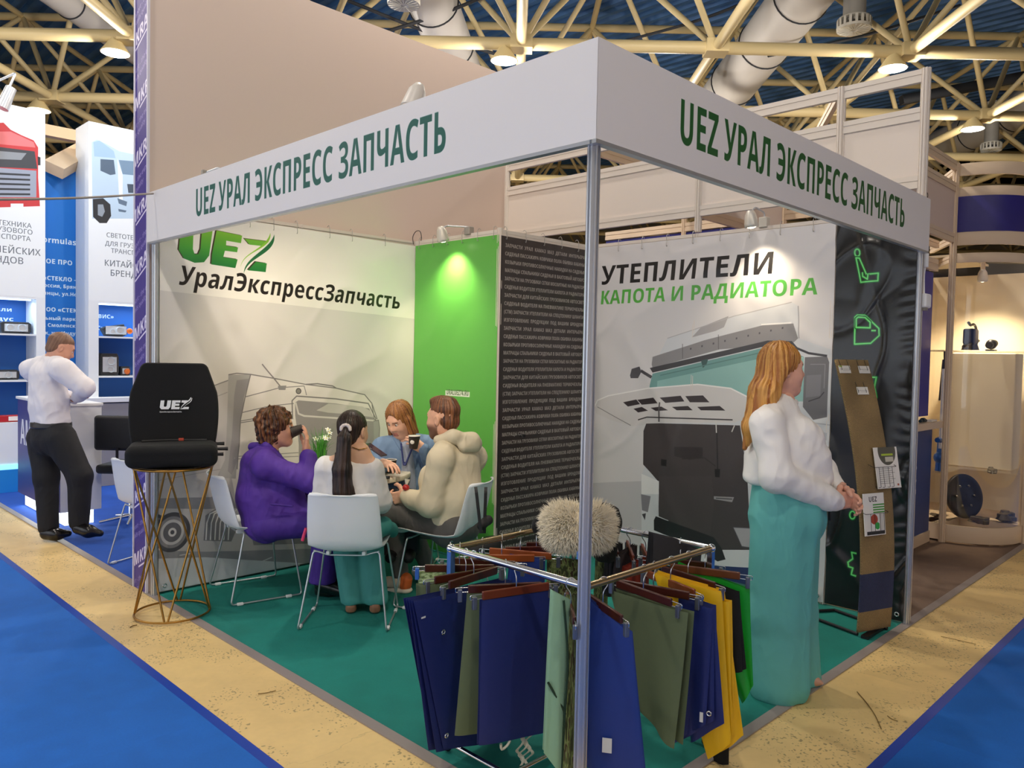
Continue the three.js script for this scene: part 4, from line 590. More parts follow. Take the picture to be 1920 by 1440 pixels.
// hanger: hook on the rail at hk, beam along dir (unit, horizontal)
function hanger(hk, dir, label, wm = woodA, len = 0.27, blue = false) {
  const t = thing('clip_hanger', label, 'hanger', hk.clone(), 'wooden clip hangers on the rack'), c = hk.clone().setY(HB), q = (a, y) => c.clone().addScaledVector(dir, a).add(v3(0, y, 0)), n = v3(-dir.z, 0, dir.x);
  part(t, 'hook', tube([hk.clone().addScaledVector(n, 0.016).add(v3(0, -0.004, 0)), hk.clone().addScaledVector(n, 0.011).add(v3(0, 0.011, 0)), hk.clone().add(v3(0, 0.0165, 0)), hk.clone().addScaledVector(n, -0.013).add(v3(0, 0.01, 0)), hk.clone().addScaledVector(n, -0.016).add(v3(0, -0.012, 0)), hk.clone().addScaledVector(n, -0.004).add(v3(0, -0.03, 0)), q(0, 0.04), q(0, 0.012)], 0.0021, 26, 6), chrome);
  const b = new RoundedBoxGeometry(len, 0.03, 0.012, 2, 0.004); b.rotateY(Math.atan2(-dir.z, dir.x)); b.translate(c.x, c.y, c.z); part(t, 'wooden_bar', b, wm);
  for (const s of [-1, 1]) { const e = s * (len / 2 + 0.045); part(t, 'clip_wire', wire([q(s * len / 2 - s * 0.01, 0.006), q(e, 0.006), q(e, -0.01), q(s * len / 2 - s * 0.01, -0.01)], 0.0018, 0.005, 6), chrome); const g = new RoundedBoxGeometry(0.016, 0.045, 0.016, 2, 0.003); g.rotateY(Math.atan2(-dir.z, dir.x)); g.translate(...q(e - s * 0.016, -0.022).toArray()); part(t, 'clip', g, blue ? M(0x2f63b5, 0.4) : M(0x777b85, 0.3, { metalness: 0.7 })); }
  return t;
}
const onPlane = (x, y, p, n) => { const d = ray(x, y), t = p.clone().sub(CAM).dot(n) / d.dot(n); return CAM.clone().addScaledVector(d, t); };
// folded cloth: photo corners TL TR BR BL taken onto the vertical plane through p along dir; layers stacked behind it
function cloth(name, label, p, dir, px, mat, o = {}) {
  const { layers = 3, gap = 0.011, ripple = 0.009, seed = 1, fan = 0.012, skew = 0.01 } = o, n = v3(-dir.z, 0, dir.x); if (n.dot(CAM.clone().sub(p)) < 0) n.negate();
  const C = px.map(([x, y]) => onPlane(x, y, p, n)), gs = [], R = rng(seed);
  for (let k = 0; k < layers; k++) {
    const dx = (R() - 0.5) * skew * 2, dy = (R() - 0.5) * 0.02, off = -k * gap;
    gs.push(sheet((s, t) => { const a = C[3].clone().lerp(C[2], s), b = C[0].clone().lerp(C[1], s), q = a.lerp(b, t); q.addScaledVector(n, off * (1 + fan * 40 * (1 - t)) + ripple * (noise3(s * 2.3 + seed, t * 1.1, k) + 0.5 * Math.sin(s * 7 + seed * 2 + t)) * (1.15 - t) - 0.006 * Math.pow(Math.abs(s * 2 - 1), 8)); q.addScaledVector(dir, dx * (1 - t)); q.y += dy * (1 - t); return q; }, 16, 26, -0.0016));
  }
  const t = thing(name, label, 'hanging fabric', C[0].clone().lerp(C[2], 0.5).setY(Math.min(C[2].y, C[3].y)));
  part(t, 'folded_cloth', merge(gs), mat); return { t, C, n, q: (s, h) => C[3].clone().lerp(C[2], s).lerp(C[0].clone().lerp(C[1], s), h) };
}
const fabricBump = dataTex(128, 128, (a, b, x, y) => { const k = 128 + 70 * ((x + y) % 2 - 0.5) + 40 * (hash3(x, y, 5) - 0.5); return [k, k, k]; }, false); fabricBump.repeat.set(40, 40);
const navy = M(0x16266a, 0.55, { bumpMap: fabricBump, bumpScale: 0.0002 }), navyL = M(0x1c3a8c, 0.5, { bumpMap: fabricBump, bumpScale: 0.0002 }), olive = M(0x5f6c4c, 0.8), mint = M(0x8fb591, 0.8), yellow = M(0xf0bd0c, 0.5), vivid = M(0x17a52a, 0.4), blackC = M(0x0a0b0c, 0.9), charcoal = M(0x2b2a2e, 0.85), rust = M(0x8e2a16, 0.7), brownC = M(0x413636, 0.85);
const camo = M(0xffffff, 0.85, { map: dataTex(256, 256, (a, b) => { const n = noise3(a * 14, b * 14, 3) + 0.5 * noise3(a * 30, b * 30, 8); return n > 0.35 ? [60, 66, 38] : n > -0.1 ? [104, 120, 66] : n > -0.45 ? [140, 152, 96] : [76, 62, 44]; }) });
const camoL = M(0xffffff, 0.85, { map: dataTex(256, 256, (a, b) => { const n = noise3(a * 14, b * 14, 13) + 0.5 * noise3(a * 30, b * 30, 18); return n > 0.4 ? [100, 116, 72] : n > -0.1 ? [150, 172, 112] : [178, 194, 140]; }) });
{
  const dirPx = (a, b) => { const d = FL(...b, HB).sub(FL(...a, HB)).setY(0); return d.normalize(); };
  const onL = (x, y) => V(RU0, RH, clamp(-FL(x, y, RH).z, RV0 + 0.03, RV1 - 0.03)), onR = (x, y) => V(clamp(FL(x, y, RH).x, RU0 + 0.03, RU1 - 0.03), RH, RV0);
  const eyelet = (c, s, h, label) => { const p = c.q(s, h).addScaledVector(c.n, 0.009), g = new THREE.TorusGeometry(0.0075, 0.0028, 8, 16); g.applyQuaternion(new THREE.Quaternion().setFromUnitVectors(EZ, c.n)); g.translate(p.x, p.y, p.z); part(c.t, 'eyelet', g, chrome); };
  const tab = (c, s, h, w, hh) => { const p = c.q(s, h).addScaledVector(c.n, 0.011), g = new THREE.BoxGeometry(w, hh, 0.001); g.applyQuaternion(new THREE.Quaternion().setFromUnitVectors(EZ, c.n)); g.translate(p.x, p.y, p.z); part(c.t, 'label_tab', g, M(0xe4e6e6, 0.6)); };
  let h, d;
  // left rail, far to near
  d = dirPx([837, 1083], [939, 1066]); h = onL(876, 1036); hanger(h, d, 'dark wooden hanger holding the rolled olive cloth by the blue rack leg'); cloth('olive_cloth', 'rolled olive cloth hanging beside the blue rack leg', h, d, [[788, 1098], [862, 1088], [868, 1190], [792, 1195]], olive, { layers: 4, gap: 0.009, seed: 3 });
  d = dirPx([866, 1097], [953, 1069]); h = onL(900, 1038); hanger(h, d, 'dark wooden hanger holding the navy tarpaulin with eyelets'); { const c = cloth('navy_tarpaulin', 'folded navy tarpaulin with metal eyelets along one side', h, d, [[778, 1128], [962, 1088], [950, 1385], [832, 1412]], navy, { layers: 5, gap: 0.013, seed: 5, skew: 0.03 }); eyelet(c, 0.2, 0.78); eyelet(c, 0.06, 0.12); tab(c, 0.03, 0.9, 0.02, 0.006); }
  d = dirPx([906, 1100], [1015, 1095]); h = onL(946, 1058); hanger(h, d, 'dark wooden hanger holding the narrow olive cloth'); cloth('olive_cloth', 'narrow olive cloth between two navy cloths', h, d, [[877, 1110], [985, 1108], [965, 1368], [858, 1375]], olive, { layers: 2, seed: 7 });
  d = dirPx([931, 1112], [1013, 1100]); h = onL(966, 1064); hanger(h, d, 'reddish wooden hanger on the navy cloth above the white ties', M(0x6a2c14, 0.3)); { const c = cloth('navy_cloth', 'plain navy cloth with white tie tapes below it', h, d, [[905, 1126], [1038, 1106], [1028, 1376], [902, 1402]], navy, { layers: 3, gap: 0.009, seed: 9, ripple: 0.004 });
    const tie = M(0xd8d6c4, 0.8), b = c.q(0.62, 0.02).addScaledVector(c.n, -0.015), side = d; for (let k = 0; k < 4; k++) { const x = k * 0.012 - 0.01; part(c.t, 'tie_tape', sheet((s, t) => b.clone().addScaledVector(side, x + 0.013 * Math.sin(t * 11 + k * 1.7) + s * 0.012).add(v3(0, -0.13 * (1 - t) + 0.02, 0)).addScaledVector(c.n, 0.008 * Math.cos(t * 11 + k)), 2, 20, 0.001), tie); } part(c.t, 'tie_tape', tube([c.q(0.28, 0.0).addScaledVector(c.n, 0.003), c.q(0.3, -0.04), c.q(0.38, -0.02), c.q(0.42, 0.01)], 0.005, 12, 5), tie); }
  d = v3(0.42, 0, 0.9).normalize(); h = onL(1069, 1093); hanger(h, v3(0.7, 0, -0.71).normalize(), 'wooden hanger seen end on beside the near post');
  { const p = h.clone().add(v3(-0.06, 0, 0.02)), dd = v3(0.85, 0, 0.52).normalize(); const c = cloth('mint_cloth', 'pale mint green cloth with dark piping beside the near post', p, dd, [[1036, 1108], [1070, 1125], [1052, 1452], [1020, 1412]], mint, { layers: 2, gap: 0.014, seed: 11 }); const pipe = M(0x1f3a22, 0.7), line = (pts) => part(c.t, 'piping', tube(pts.map(([s, t]) => c.q(s, t).addScaledVector(c.n, 0.004)), 0.004, 16, 6), pipe); line([[0.6, 0.98], [1.0, 0.66], [1.0, 0.35], [0.98, 0.02]]); line([[0.0, 0.44], [0.5, 0.4], [1, 0.36]]); }
  cloth('camouflage_strap', 'bundle of camouflage straps hanging against the near post', h, v3(0.7, 0, 0.71), [[1062, 1120], [1090, 1120], [1086, 1445], [1058, 1445]], camo, { layers: 3, gap: 0.015, seed: 13 });
  // right rail, near to far
  d = dirPx([1112, 1122], [1158, 1153]); h = onR(1134, 1091); hanger(h, d, 'wooden hanger with the blue cloth right of the near post'); { const c = cloth('blue_cloth', 'bright blue cloth with a white label beside the near post', h, v3(0.52, 0, 0.85).normalize(), [[1096, 1118], [1184, 1190], [1212, 1465], [1098, 1440]], navyL, { layers: 3, gap: 0.014, seed: 15, ripple: 0.01 }); tab(c, 0.38, 0.18, 0.032, 0.05); }
  d = dirPx([1169, 1097], [1245, 1124]); h = onR(1212, 1068); hanger(h, d, 'wooden hanger holding the large dark olive cloth'); cloth('olive_cloth', 'large dark olive cloth between blue cloths on the right rail', h, d, [[1142, 1106], [1288, 1150], [1262, 1400], [1196, 1330]], olive, { layers: 2, gap: 0.03, seed: 17, ripple: 0.008 });
  d = dirPx([1197, 1097], [1268, 1110]); h = onR(1230, 1062); hanger(h, d, 'wooden hanger holding the pleated navy cloth'); { const c = cloth('navy_cloth', 'pleated navy cloth with one eyelet and a white label', h, v3(0.3, 0, 0.95).normalize(), [[1272, 1120], [1336, 1142], [1338, 1358], [1276, 1395]], navy, { layers: 5, gap: 0.012, seed: 19, skew: 0.03 }); eyelet(c, 0.88, 0.12); tab(c, 0.66, 0.12, 0.012, 0.035); }
  d = dirPx([1253, 1071], [1319, 1097]); h = onR(1262, 1052); hanger(h, d, 'wooden hanger clipped on the yellow cloth', M(0x7a3a16, 0.3)); cloth('yellow_cloth', 'bright yellow folded cloth hanging in deep pleats', h, v3(0.33, 0, 0.94).normalize(), [[1226, 1076], [1352, 1112], [1372, 1395], [1330, 1424]], yellow, { layers: 4, gap: 0.018, seed: 21, skew: 0.035, ripple: 0.01 });
  cloth('yellow_cloth', 'yellow cloth edge folded around a grey lining', onR(1275, 1046), v3(0.2, 0, 0.98).normalize(), [[1330, 1120], [1366, 1130], [1370, 1376], [1350, 1382]], yellow, { layers: 3, gap: 0.016, seed: 22 });
  d = dirPx([1276, 1060], [1350, 1083]); h = onR(1286, 1040); hanger(h, d, 'brown wooden hanger over the black cloth'); cloth('black_cloth', 'plain black cloth between the yellow and green cloths', h, v3(0.35, 0, 0.93).normalize(), [[1338, 1094], [1384, 1112], [1396, 1256], [1352, 1262]], blackC, { layers: 3, seed: 23 }); cloth('black_cloth', 'long black cloth showing under the yellow pleats', h.clone().add(v3(0.02, 0, -0.02)), v3(0.35, 0, 0.93).normalize(), [[1340, 1200], [1368, 1205], [1366, 1436], [1338, 1430]], blackC, { layers: 2, seed: 24 });
  h = onR(1321, 1031); d = v3(0.35, 0, 0.93).normalize(); hanger(h, d, 'brown wooden hanger over the vivid green cloth', M(0x6a3a1c, 0.35)); cloth('green_cloth', 'vivid glossy green cloth at the end of the right rail', h, d, [[1270, 1056], [1404, 1106], [1410, 1290], [1392, 1322]], vivid, { layers: 3, gap: 0.012, seed: 25, ripple: 0.012 });
  // back rails
  const bl = (u, lab, wm, dir, clothPx, mat, nm, clab, o, blue) => { const hk = V(u, RH, RV1), e = dir.normalize(); hanger(hk, e, lab, wm, 0.27, blue); if (clothPx) cloth(nm, clab, hk, e, clothPx, mat, o); };
  bl(0.13, 'dark wooden hanger with blue clips on the camouflage bundle', woodA, v3(-0.75, 0, -0.66), [[784, 1076], [850, 1070], [856, 1120], [786, 1118]], camoL, 'camouflage_cloth', 'pale camouflage cloth bundle beyond the blue rack leg', { layers: 4, seed: 31, gap: 0.016 }, true);
  bl(0.25, 'dark wooden hanger on the back rail beside the rack leg', woodA, v3(0.6, 0, 0.8)); bl(0.36, 'orange brown hanger on the blue folded cloth', woodB, v3(0.75, 0, 0.66), [[958, 1044], [1022, 1050], [1020, 1130], [952, 1122]], navyL, 'blue_cloth', 'folded blue cloth inside the rack under an orange hanger', { layers: 5, seed: 33 }); bl(0.47, 'orange brown hanger crossing over another inside the rack', woodB, v3(0.5, 0, 0.87)); bl(0.57, 'dark red wooden hanger beside the cream fur', M(0x5c1d10, 0.35), v3(0.8, 0, 0.6), [[1028, 1044], [1092, 1052], [1088, 1180], [1026, 1170]], camo, 'camouflage_cloth', 'dark camouflage cloth under the cream fur', { layers: 3, seed: 35, ripple: 0.014 }); bl(0.7, 'dark wooden hanger behind the cream fur', woodA, v3(0.8, 0, 0.6), [[1120, 1040], [1140, 1038], [1136, 1180], [1114, 1180]], camo, 'camouflage_cloth', 'mottled camouflage cloth right of the near post', { layers: 3, seed: 36 });
  const br = (v, lab, wm, dir, px, mat, nm, clab, seed) => { const hk = V(RU1, RH, v), e = dir.normalize(); hanger(hk, e, lab, wm); cloth(nm, clab, hk.clone(), dirOf(0.92, 0.39), px, mat, { layers: 4, seed }); };
  br(0.53, 'dark wooden hanger on the grey striped cloth', woodA, v3(0.75, 0, -0.66), [[1143, 1030], [1168, 1018], [1166, 1110], [1138, 1120]], charcoal, 'grey_cloth', 'charcoal cloth bundle on the far right rail', 41); br(0.45, 'red brown hanger on the brown cloth', M(0x6a2412, 0.35), v3(0.75, 0, -0.66), [[1164, 1040], [1196, 1022], [1192, 1110], [1158, 1120]], brownC, 'brown_cloth', 'brown cloth beside the charcoal bundle', 43); br(0.37, 'red brown hanger on the rust red cloth', M(0x7a2c14, 0.35), v3(0.75, 0, -0.66), [[1176, 1066], [1222, 1040], [1218, 1100], [1180, 1110]], rust, 'red_cloth', 'rust red cloth inside the rack', 45);
  br(0.2, 'hanger of the flat charcoal cloth', woodA, v3(0.35, 0, 0.93), [[1226, 1000], [1318, 1022], [1308, 1090], [1222, 1080]], charcoal, 'charcoal_cloth', 'flat charcoal cloth draped over the far right rail', 47);
}
{ // cream fur over the rack with its black back
  const c = at(1078, 986, 3.08), R = rng(77), t = thing('fur_cover', 'fluffy cream fur cover lying on top of the rack', 'fur cover', c.clone().setY(c.y - 0.1)), X = RT.clone(), Yv = UP.clone(), Zv = FW.clone(), fr = { x: X, y: Yv, z: Zv };
  const core = carve(union([ell(c, [0.115, 0.085, 0.075], fr), ell(c.clone().addScaledVector(X, 0.045), [0.075, 0.08, 0.07], fr)], 0.04), [], 0.01), b = bounds([c], 0.2);
  part(t, 'fur_core', mesher(core, b, 0.009), M(0xf0e2c4, 0.95));
  const furM = M(0xffffff, 0.9), cone = new THREE.ConeGeometry(0.0032, 0.05, 4); cone.translate(0, 0.025, 0); const N = 5200, im = new THREE.InstancedMesh(cone, furM, N), m4 = new THREE.Matrix4(), col = new THREE.Color(), q = new THREE.Quaternion(), bp = bases.get(t);
  for (let i = 0; i < N; i++) { const a = R() * 6.283, z = R() * 2 - 1, rr = Math.sqrt(1 - z * z), d = X.clone().multiplyScalar(rr * Math.cos(a)).addScaledVector(Yv, rr * Math.sin(a)).addScaledVector(Zv, -Math.abs(z)), p = c.clone().addScaledVector(X, Math.sign(d.dot(X)) * Math.pow(Math.abs(d.dot(X)), 0.6) * 0.122 + 0.012).addScaledVector(Yv, Math.sign(d.dot(Yv)) * Math.pow(Math.abs(d.dot(Yv)), 0.7) * 0.076).addScaledVector(Zv, d.dot(Zv) * 0.073); const dir = d.clone().addScaledVector(Yv, -0.35 + R() * 0.5).add(v3(R() - 0.5, R() - 0.5, R() - 0.5).multiplyScalar(0.9)).normalize(); q.setFromUnitVectors(YUP, dir); const s = 0.5 + R() * 0.6; m4.compose(p.sub(bp), q, v3(1, s, 1)); im.setMatrixAt(i, m4); const k = 0.86 + R() * 0.2; col.setRGB(0.97 * k, 0.89 * k, 0.72 * k); im.setColorAt(i, col); }
  im.name = 'fur'; im.userData.kind = 'stuff'; shade(im); t.add(im);
  const bk = at(1110, 990, 3.22), f2 = union([ell(bk, [0.1, 0.1, 0.06], fr), ell(at(1140, 975, 3.22), [0.06, 0.065, 0.05], fr), ell(at(1013, 985, 3.25), [0.035, 0.045, 0.04], fr), ell(at(1136, 1030, 3.22), [0.05, 0.06, 0.04], fr)], 0.05); part(t, 'black_lining', mesher((x, y, z) => f2(x, y, z) + 0.006 * noise3(x * 30, y * 30, z * 30), bounds([bk], 0.26), 0.009), blackC, 'black lining behind the fur');
}
// ---------------------------------------------------------------- burlap brochure stand
{
  const W = v3(0.94, 0, 0.34), N = v3(-0.34, 0, 0.94), c0 = V(2.72, 0.02, 0.085), Hs = 1.53; // W along the board, N towards the aisle
  const t = thing('brochure_stand', 'tall curved burlap covered brochure stand with a dark blue band', 'brochure stand', c0.clone().setY(0.006));
  const prof = q => { const h = 0.03 + Hs * q; return [h, -0.22 * Math.pow(q, 1.9) + 0.035 * Math.sin(Math.PI * q)]; };
  const P = (s, q, o = 0) => { const [h, z] = prof(q); return c0.clone().setY(h).addScaledVector(W, (s - 0.5) * 0.265).addScaledVector(N, z + o); };
  const tx = dataTex(128, 1024, (a, b, x, y) => { const wv = ((x % 6 < 3) !== (y % 6 < 3) ? 1.08 : 0.74) * (0.88 + 0.24 * hash3(x, y, 2)) * (1 + 0.08 * noise3(a * 3, b * 12, 4)); const band = b > 0.075 && b < 0.215; const c = band ? [50, 58, 92] : [150, 126, 86]; return c.map(k => k * wv); });
  const bm = dataTex(128, 1024, (a, b, x, y) => { const k = (x % 6 < 3) !== (y % 6 < 3) ? 210 : 90; return [k, k, k]; }, false);
  part(t, 'burlap_board', sheet((s, q) => P(s, q), 6, 60, -0.012), M(0xffffff, 0.95, { map: tx, bumpMap: bm, bumpScale: 0.0012 }));
  part(t, 'foot', box(2.585, 2.86, 0.006, 0.022, 0.06, 0.1).applyMatrix4(new THREE.Matrix4()), darkMetal); const b0 = c0.clone().setY(0.016);
  part(t, 'foot_rail', cyl(b0.clone().addScaledVector(W, -0.12), b0.clone().addScaledVector(W, -0.14).addScaledVector(N, -0.42), 0.009, 0.009, 8), darkMetal); part(t, 'foot_rail', cyl(b0.clone().addScaledVector(W, 0.12), b0.clone().addScaledVector(W, 0.1).addScaledVector(N, -0.36), 0.009, 0.009, 8), darkMetal); part(t, 'foot_rail', cyl(b0.clone().addScaledVector(W, -0.14).addScaledVector(N, -0.42), b0.clone().addScaledVector(W, 0.1).addScaledVector(N, -0.36), 0.009, 0.009, 8), darkMetal);
  const clipW = M(0x4b4a44, 0.4, { metalness: 0.7 });
  for (const [q0, s0] of [[0.585, 0.72], [0.42, 0.34]]) { const pk = part(t, 'wire_pocket', merge([wire([P(s0 - 0.35, q0 + 0.03, 0.004), P(s0 - 0.35, q0 + 0.02, 0.05), P(s0 + 0.35, q0 + 0.02, 0.05), P(s0 + 0.35, q0 + 0.03, 0.004)], 0.0016, 0.01, 5), ...[-0.2, -0.08, 0.08, 0.2].map(o => wire([P(s0 + o, q0 + 0.02, 0.05), P(s0 + o, q0 - 0.055, 0.05), P(s0 + o, q0 - 0.055, 0.002)], 0.0014, 0.01, 5))]), clipW); }
  for (const [q0, s0] of [[0.985, 0.2], [0.985, 0.75], [0.9, 0.55]]) part(t, 'wire_pocket', merge([-0.12, 0.12].map(o => wire([P(s0 + o, q0 + 0.02, 0.002), P(s0 + o, q0 + 0.02, 0.012), P(s0 + o, q0 - 0.02, 0.024), P(s0 + o, q0 - 0.03, 0.004)], 0.0014, 0.006, 5))), clipW);
  // printed matter in the pockets
  const leaf = (name, label, q0, s0, w, h, o, drawFn, tilt = 0) => { const tex = canvas(256, Math.round(256 * h / w), drawFn); const g = new THREE.BoxGeometry(w, h, 0.004); const base = P(s0, q0, o), up = P(s0, q0 + 0.02).sub(P(s0, q0 - 0.02)).normalize(); const n = N.clone().addScaledVector(up, -N.dot(up)).normalize(), x = up.clone().cross(n); const m = new THREE.Matrix4().makeBasis(x, up, n); g.rotateZ(tilt); g.applyMatrix4(m); g.translate(base.x, base.y, base.z); const paper = M(0xf2f0ea, 0.6); solo(name, label, 'brochure', g, [paper, paper, paper, paper, M(0xffffff, 0.5, { map: tex }), paper]); };
  leaf('brochure', 'white brochure with a dark car picture in the upper stand pocket', 0.6, 0.86, 0.19, 0.235, 0.03, (g, w, h) => { g.fillStyle = '#efece6'; g.fillRect(0, 0, w, h); g.beginPath(); g.ellipse(w * 0.55, h * 0.1, w * 0.38, h * 0.34, 0, 0, 7); g.fillStyle = '#55544a'; g.fill(); g.fillStyle = '#a9c23c'; g.fillRect(w * 0.3, h * 0.16, w * 0.5, h * 0.05); g.fillStyle = '#c9c4b4'; g.fillRect(w * 0.45, h * 0.24, w * 0.35, h * 0.12); g.fillStyle = '#9d9a92'; for (let i = 0; i < 8; i++) g.fillRect(w * 0.12, h * (0.52 + i * 0.05), w * (0.5 + 0.25 * ((i * 7) % 3) / 3), h * 0.012); g.fillStyle = '#b5654a'; g.fillRect(w * 0.84, h * 0.9, w * 0.08, h * 0.05); });
  leaf('brochure', 'white brochure with letters and red and green print in the lower stand pocket', 0.435, 0.33, 0.165, 0.235, 0.03, (g, w, h) => { g.fillStyle = '#f1f0ec'; g.fillRect(0, 0, w, h); txt(g, 'UEZ', w * 0.26, h * 0.2, w * 0.4, 'bold 60px sans-serif', '#222'); g.fillStyle = '#3e9a3a'; for (let i = 0; i < 4; i++) g.fillRect(w * 0.45, h * (0.26 + i * 0.06), w * 0.55, h * 0.032); g.beginPath(); g.arc(w * 0.48, h * 0.62, w * 0.17, 0, 7); g.fillStyle = '#b5432c'; g.fill(); g.beginPath(); g.arc(w * 0.62, h * 0.78, w * 0.12, 0, 7); g.fillStyle = '#2fae4a'; g.fill(); g.fillStyle = '#d9d7d0'; g.fillRect(w * 0.72, h * 0.5, w * 0.28, h * 0.4); g.fillStyle = '#2b2b2b'; g.fillRect(w * 0.1, h * 0.9, w * 0.85, h * 0.08); });
  [[0.965, 0.18, 'small white card pack on the burlap stand top beside the insulation banner'], [0.965, 0.78, 'small white card pack on the burlap stand top beside the black banner'], [0.885, 0.58, 'small white card pack below the other two on the burlap stand']].forEach(([q, s, l], i) => leaf('card_pack', l, q, s, 0.088, 0.045, 0.018, (g, w, h) => { g.fillStyle = '#eeece4'; g.fillRect(0, 0, w, h); g.fillStyle = '#8d8c84'; g.fillRect(w * 0.1, h * 0.45, w * 0.8, 5); g.fillRect(w * 0.3, h * 0.65, w * 0.6, 4); if (!i) { g.fillStyle = '#b7cf6a'; g.fillRect(0, 0, w * 0.3, h * 0.2); } }));
}

// ---------------------------------------------------------------- neighbouring stand on the left
const VC = 8.0, ledCool = new THREE.MeshStandardMaterial({ color: 0xffffff, emissive: COOL, emissiveIntensity: 2.2 });
const matt = M(0xe9eef4, 0.5);
const UL = (x, y = 500) => onV(x, y, VC).x, HL = (x, y) => onV(x, y, VC).y;
function truckPrint(g, X, red) { // flat print on the light columns
  const fill = (a, c) => { g.beginPath(); a.forEach((q, i) => { const z = X(...q); i ? g.lineTo(...z) : g.moveTo(...z); }); g.closePath(); g.fillStyle = c; g.fill(); };
  const Z = (a) => a.map(([x, y]) => [x / 3, y / 3]);
  if (red) {
    fill(Z([[-120, 700], [20, 690], [60, 730], [120, 760], [190, 790], [215, 830], [215, 1000], [225, 1160], [-120, 1170]]), '#c83a3f'); fill(Z([[-120, 740], [60, 740], [190, 800], [200, 830], [-120, 800]]), '#e27a7d'); fill(Z([[-120, 812], [195, 852], [210, 950], [-120, 935]]), '#3e4148'); fill(Z([[-120, 840], [150, 862], [120, 900], [-120, 890]]), '#8f949b'); fill(Z([[-120, 935], [205, 960], [205, 1110], [-120, 1110]]), '#9aa2b4'); for (let i = 0; i < 5; i++) fill(Z([[-120, 965 + i * 30], [170, 980 + i * 27], [170, 990 + i * 27], [-120, 977 + i * 30]]), '#2c3038'); fill(Z([[212, 880], [228, 885], [228, 930], [214, 930]]), '#2a2b30'); fill(Z([[60, 1145], [132, 1145], [132, 1166], [60, 1166]]), '#eceff2');
  } else {
    fill(Z([[515, 800], [545, 785], [600, 810], [670, 850], [900, 900], [900, 1230], [520, 1230]]), '#b9cfe4'); fill(Z([[525, 800], [560, 790], [640, 850], [650, 890], [530, 880]]), '#9dbbd6'); fill(Z([[565, 895], [640, 900], [650, 980], [620, 985], [565, 960]]), '#4d6076'); fill(Z([[668, 900], [900, 920], [900, 1000], [690, 980]]), '#6f8aa5'); fill(Z([[660, 890], [690, 985], [690, 1130], [670, 1130]]), '#e6f0f8'); fill(Z([[715, 1035], [900, 1045], [900, 1090], [722, 1085]]), '#3e4c5e'); fill(Z([[660, 1115], [715, 1135], [710, 1160], [668, 1145]]), '#5b6f86'); fill(Z([[665, 1175], [712, 1185], [705, 1195], [668, 1190]]), '#5b6f86'); fill(Z([[522, 1120], [580, 1115], [620, 1150], [625, 1215], [600, 1255], [560, 1255], [524, 1220]]), '#23262c'); fill(Z([[550, 1150], [580, 1150], [590, 1190], [575, 1220], [550, 1210]]), '#8d97a3');
  }
}
function column(label, u0, u1, niche, red, words) {
  const t = thing('display_column', label, 'display column', V((u0 + u1) / 2, 0, VC)), H1 = 4.06, [na, nb, nt, nbm] = niche;
  const K = 480, tx = canvas(Math.round((u1 - u0) * K), Math.round((H1 - nt) * K), (g, w, h) => {
    g.fillStyle = '#eef3f8'; g.fillRect(0, 0, w, h); const X = (x, y) => { const p = onV(x, y, VC); return [(p.x - u0) * K, (H1 - p.y) * K]; }; truckPrint(g, X, red);
    for (const [s, x0, y0, sz, col, al] of words) { const a = X(x0, y0); txt(g, s, a[0], a[1], 0, sz, col, al); }
  });
  part(t, 'header_board', box(u0, u1, nt, H1, VC + 0.001, VC + 0.45), matt);
  const pg = new THREE.PlaneGeometry(u1 - u0, H1 - nt); pg.translate((u0 + u1) / 2, (H1 + nt) / 2, -VC + 0.0005); part(t, 'printed_face', pg, M(0xffffff, 0.5, { map: tx }));
  part(t, 'side_board', box(u0, na, 0, nt, VC, VC + 0.45), matt); part(t, 'side_board', box(nb, u1, 0, nt, VC, VC + 0.45), matt); part(t, 'base_cabinet', box(na, nb, 0, nbm, VC, VC + 0.45), matt);
  part(t, 'niche_back', box(na, nb, nbm, nt, VC + 0.4, VC + 0.42), M(0x1b62b4, 0.5)); part(t, 'niche_top', box(na, nb, nt - 0.02, nt - 0.001, VC, VC + 0.4), matt);
  part(t, 'led_strip', box(na + 0.03, nb - 0.03, nt - 0.035, nt - 0.022, VC + 0.08, VC + 0.14), ledCool); const l = new THREE.RectAreaLight(COOL, 22, nb - na - 0.06, 0.06); l.name = 'niche_light'; l.position.set((na + nb) / 2 - (u0 + u1) / 2, nt - 0.05, -0.12); l.rotation.x = -Math.PI / 2; t.add(l);
  return t;
}
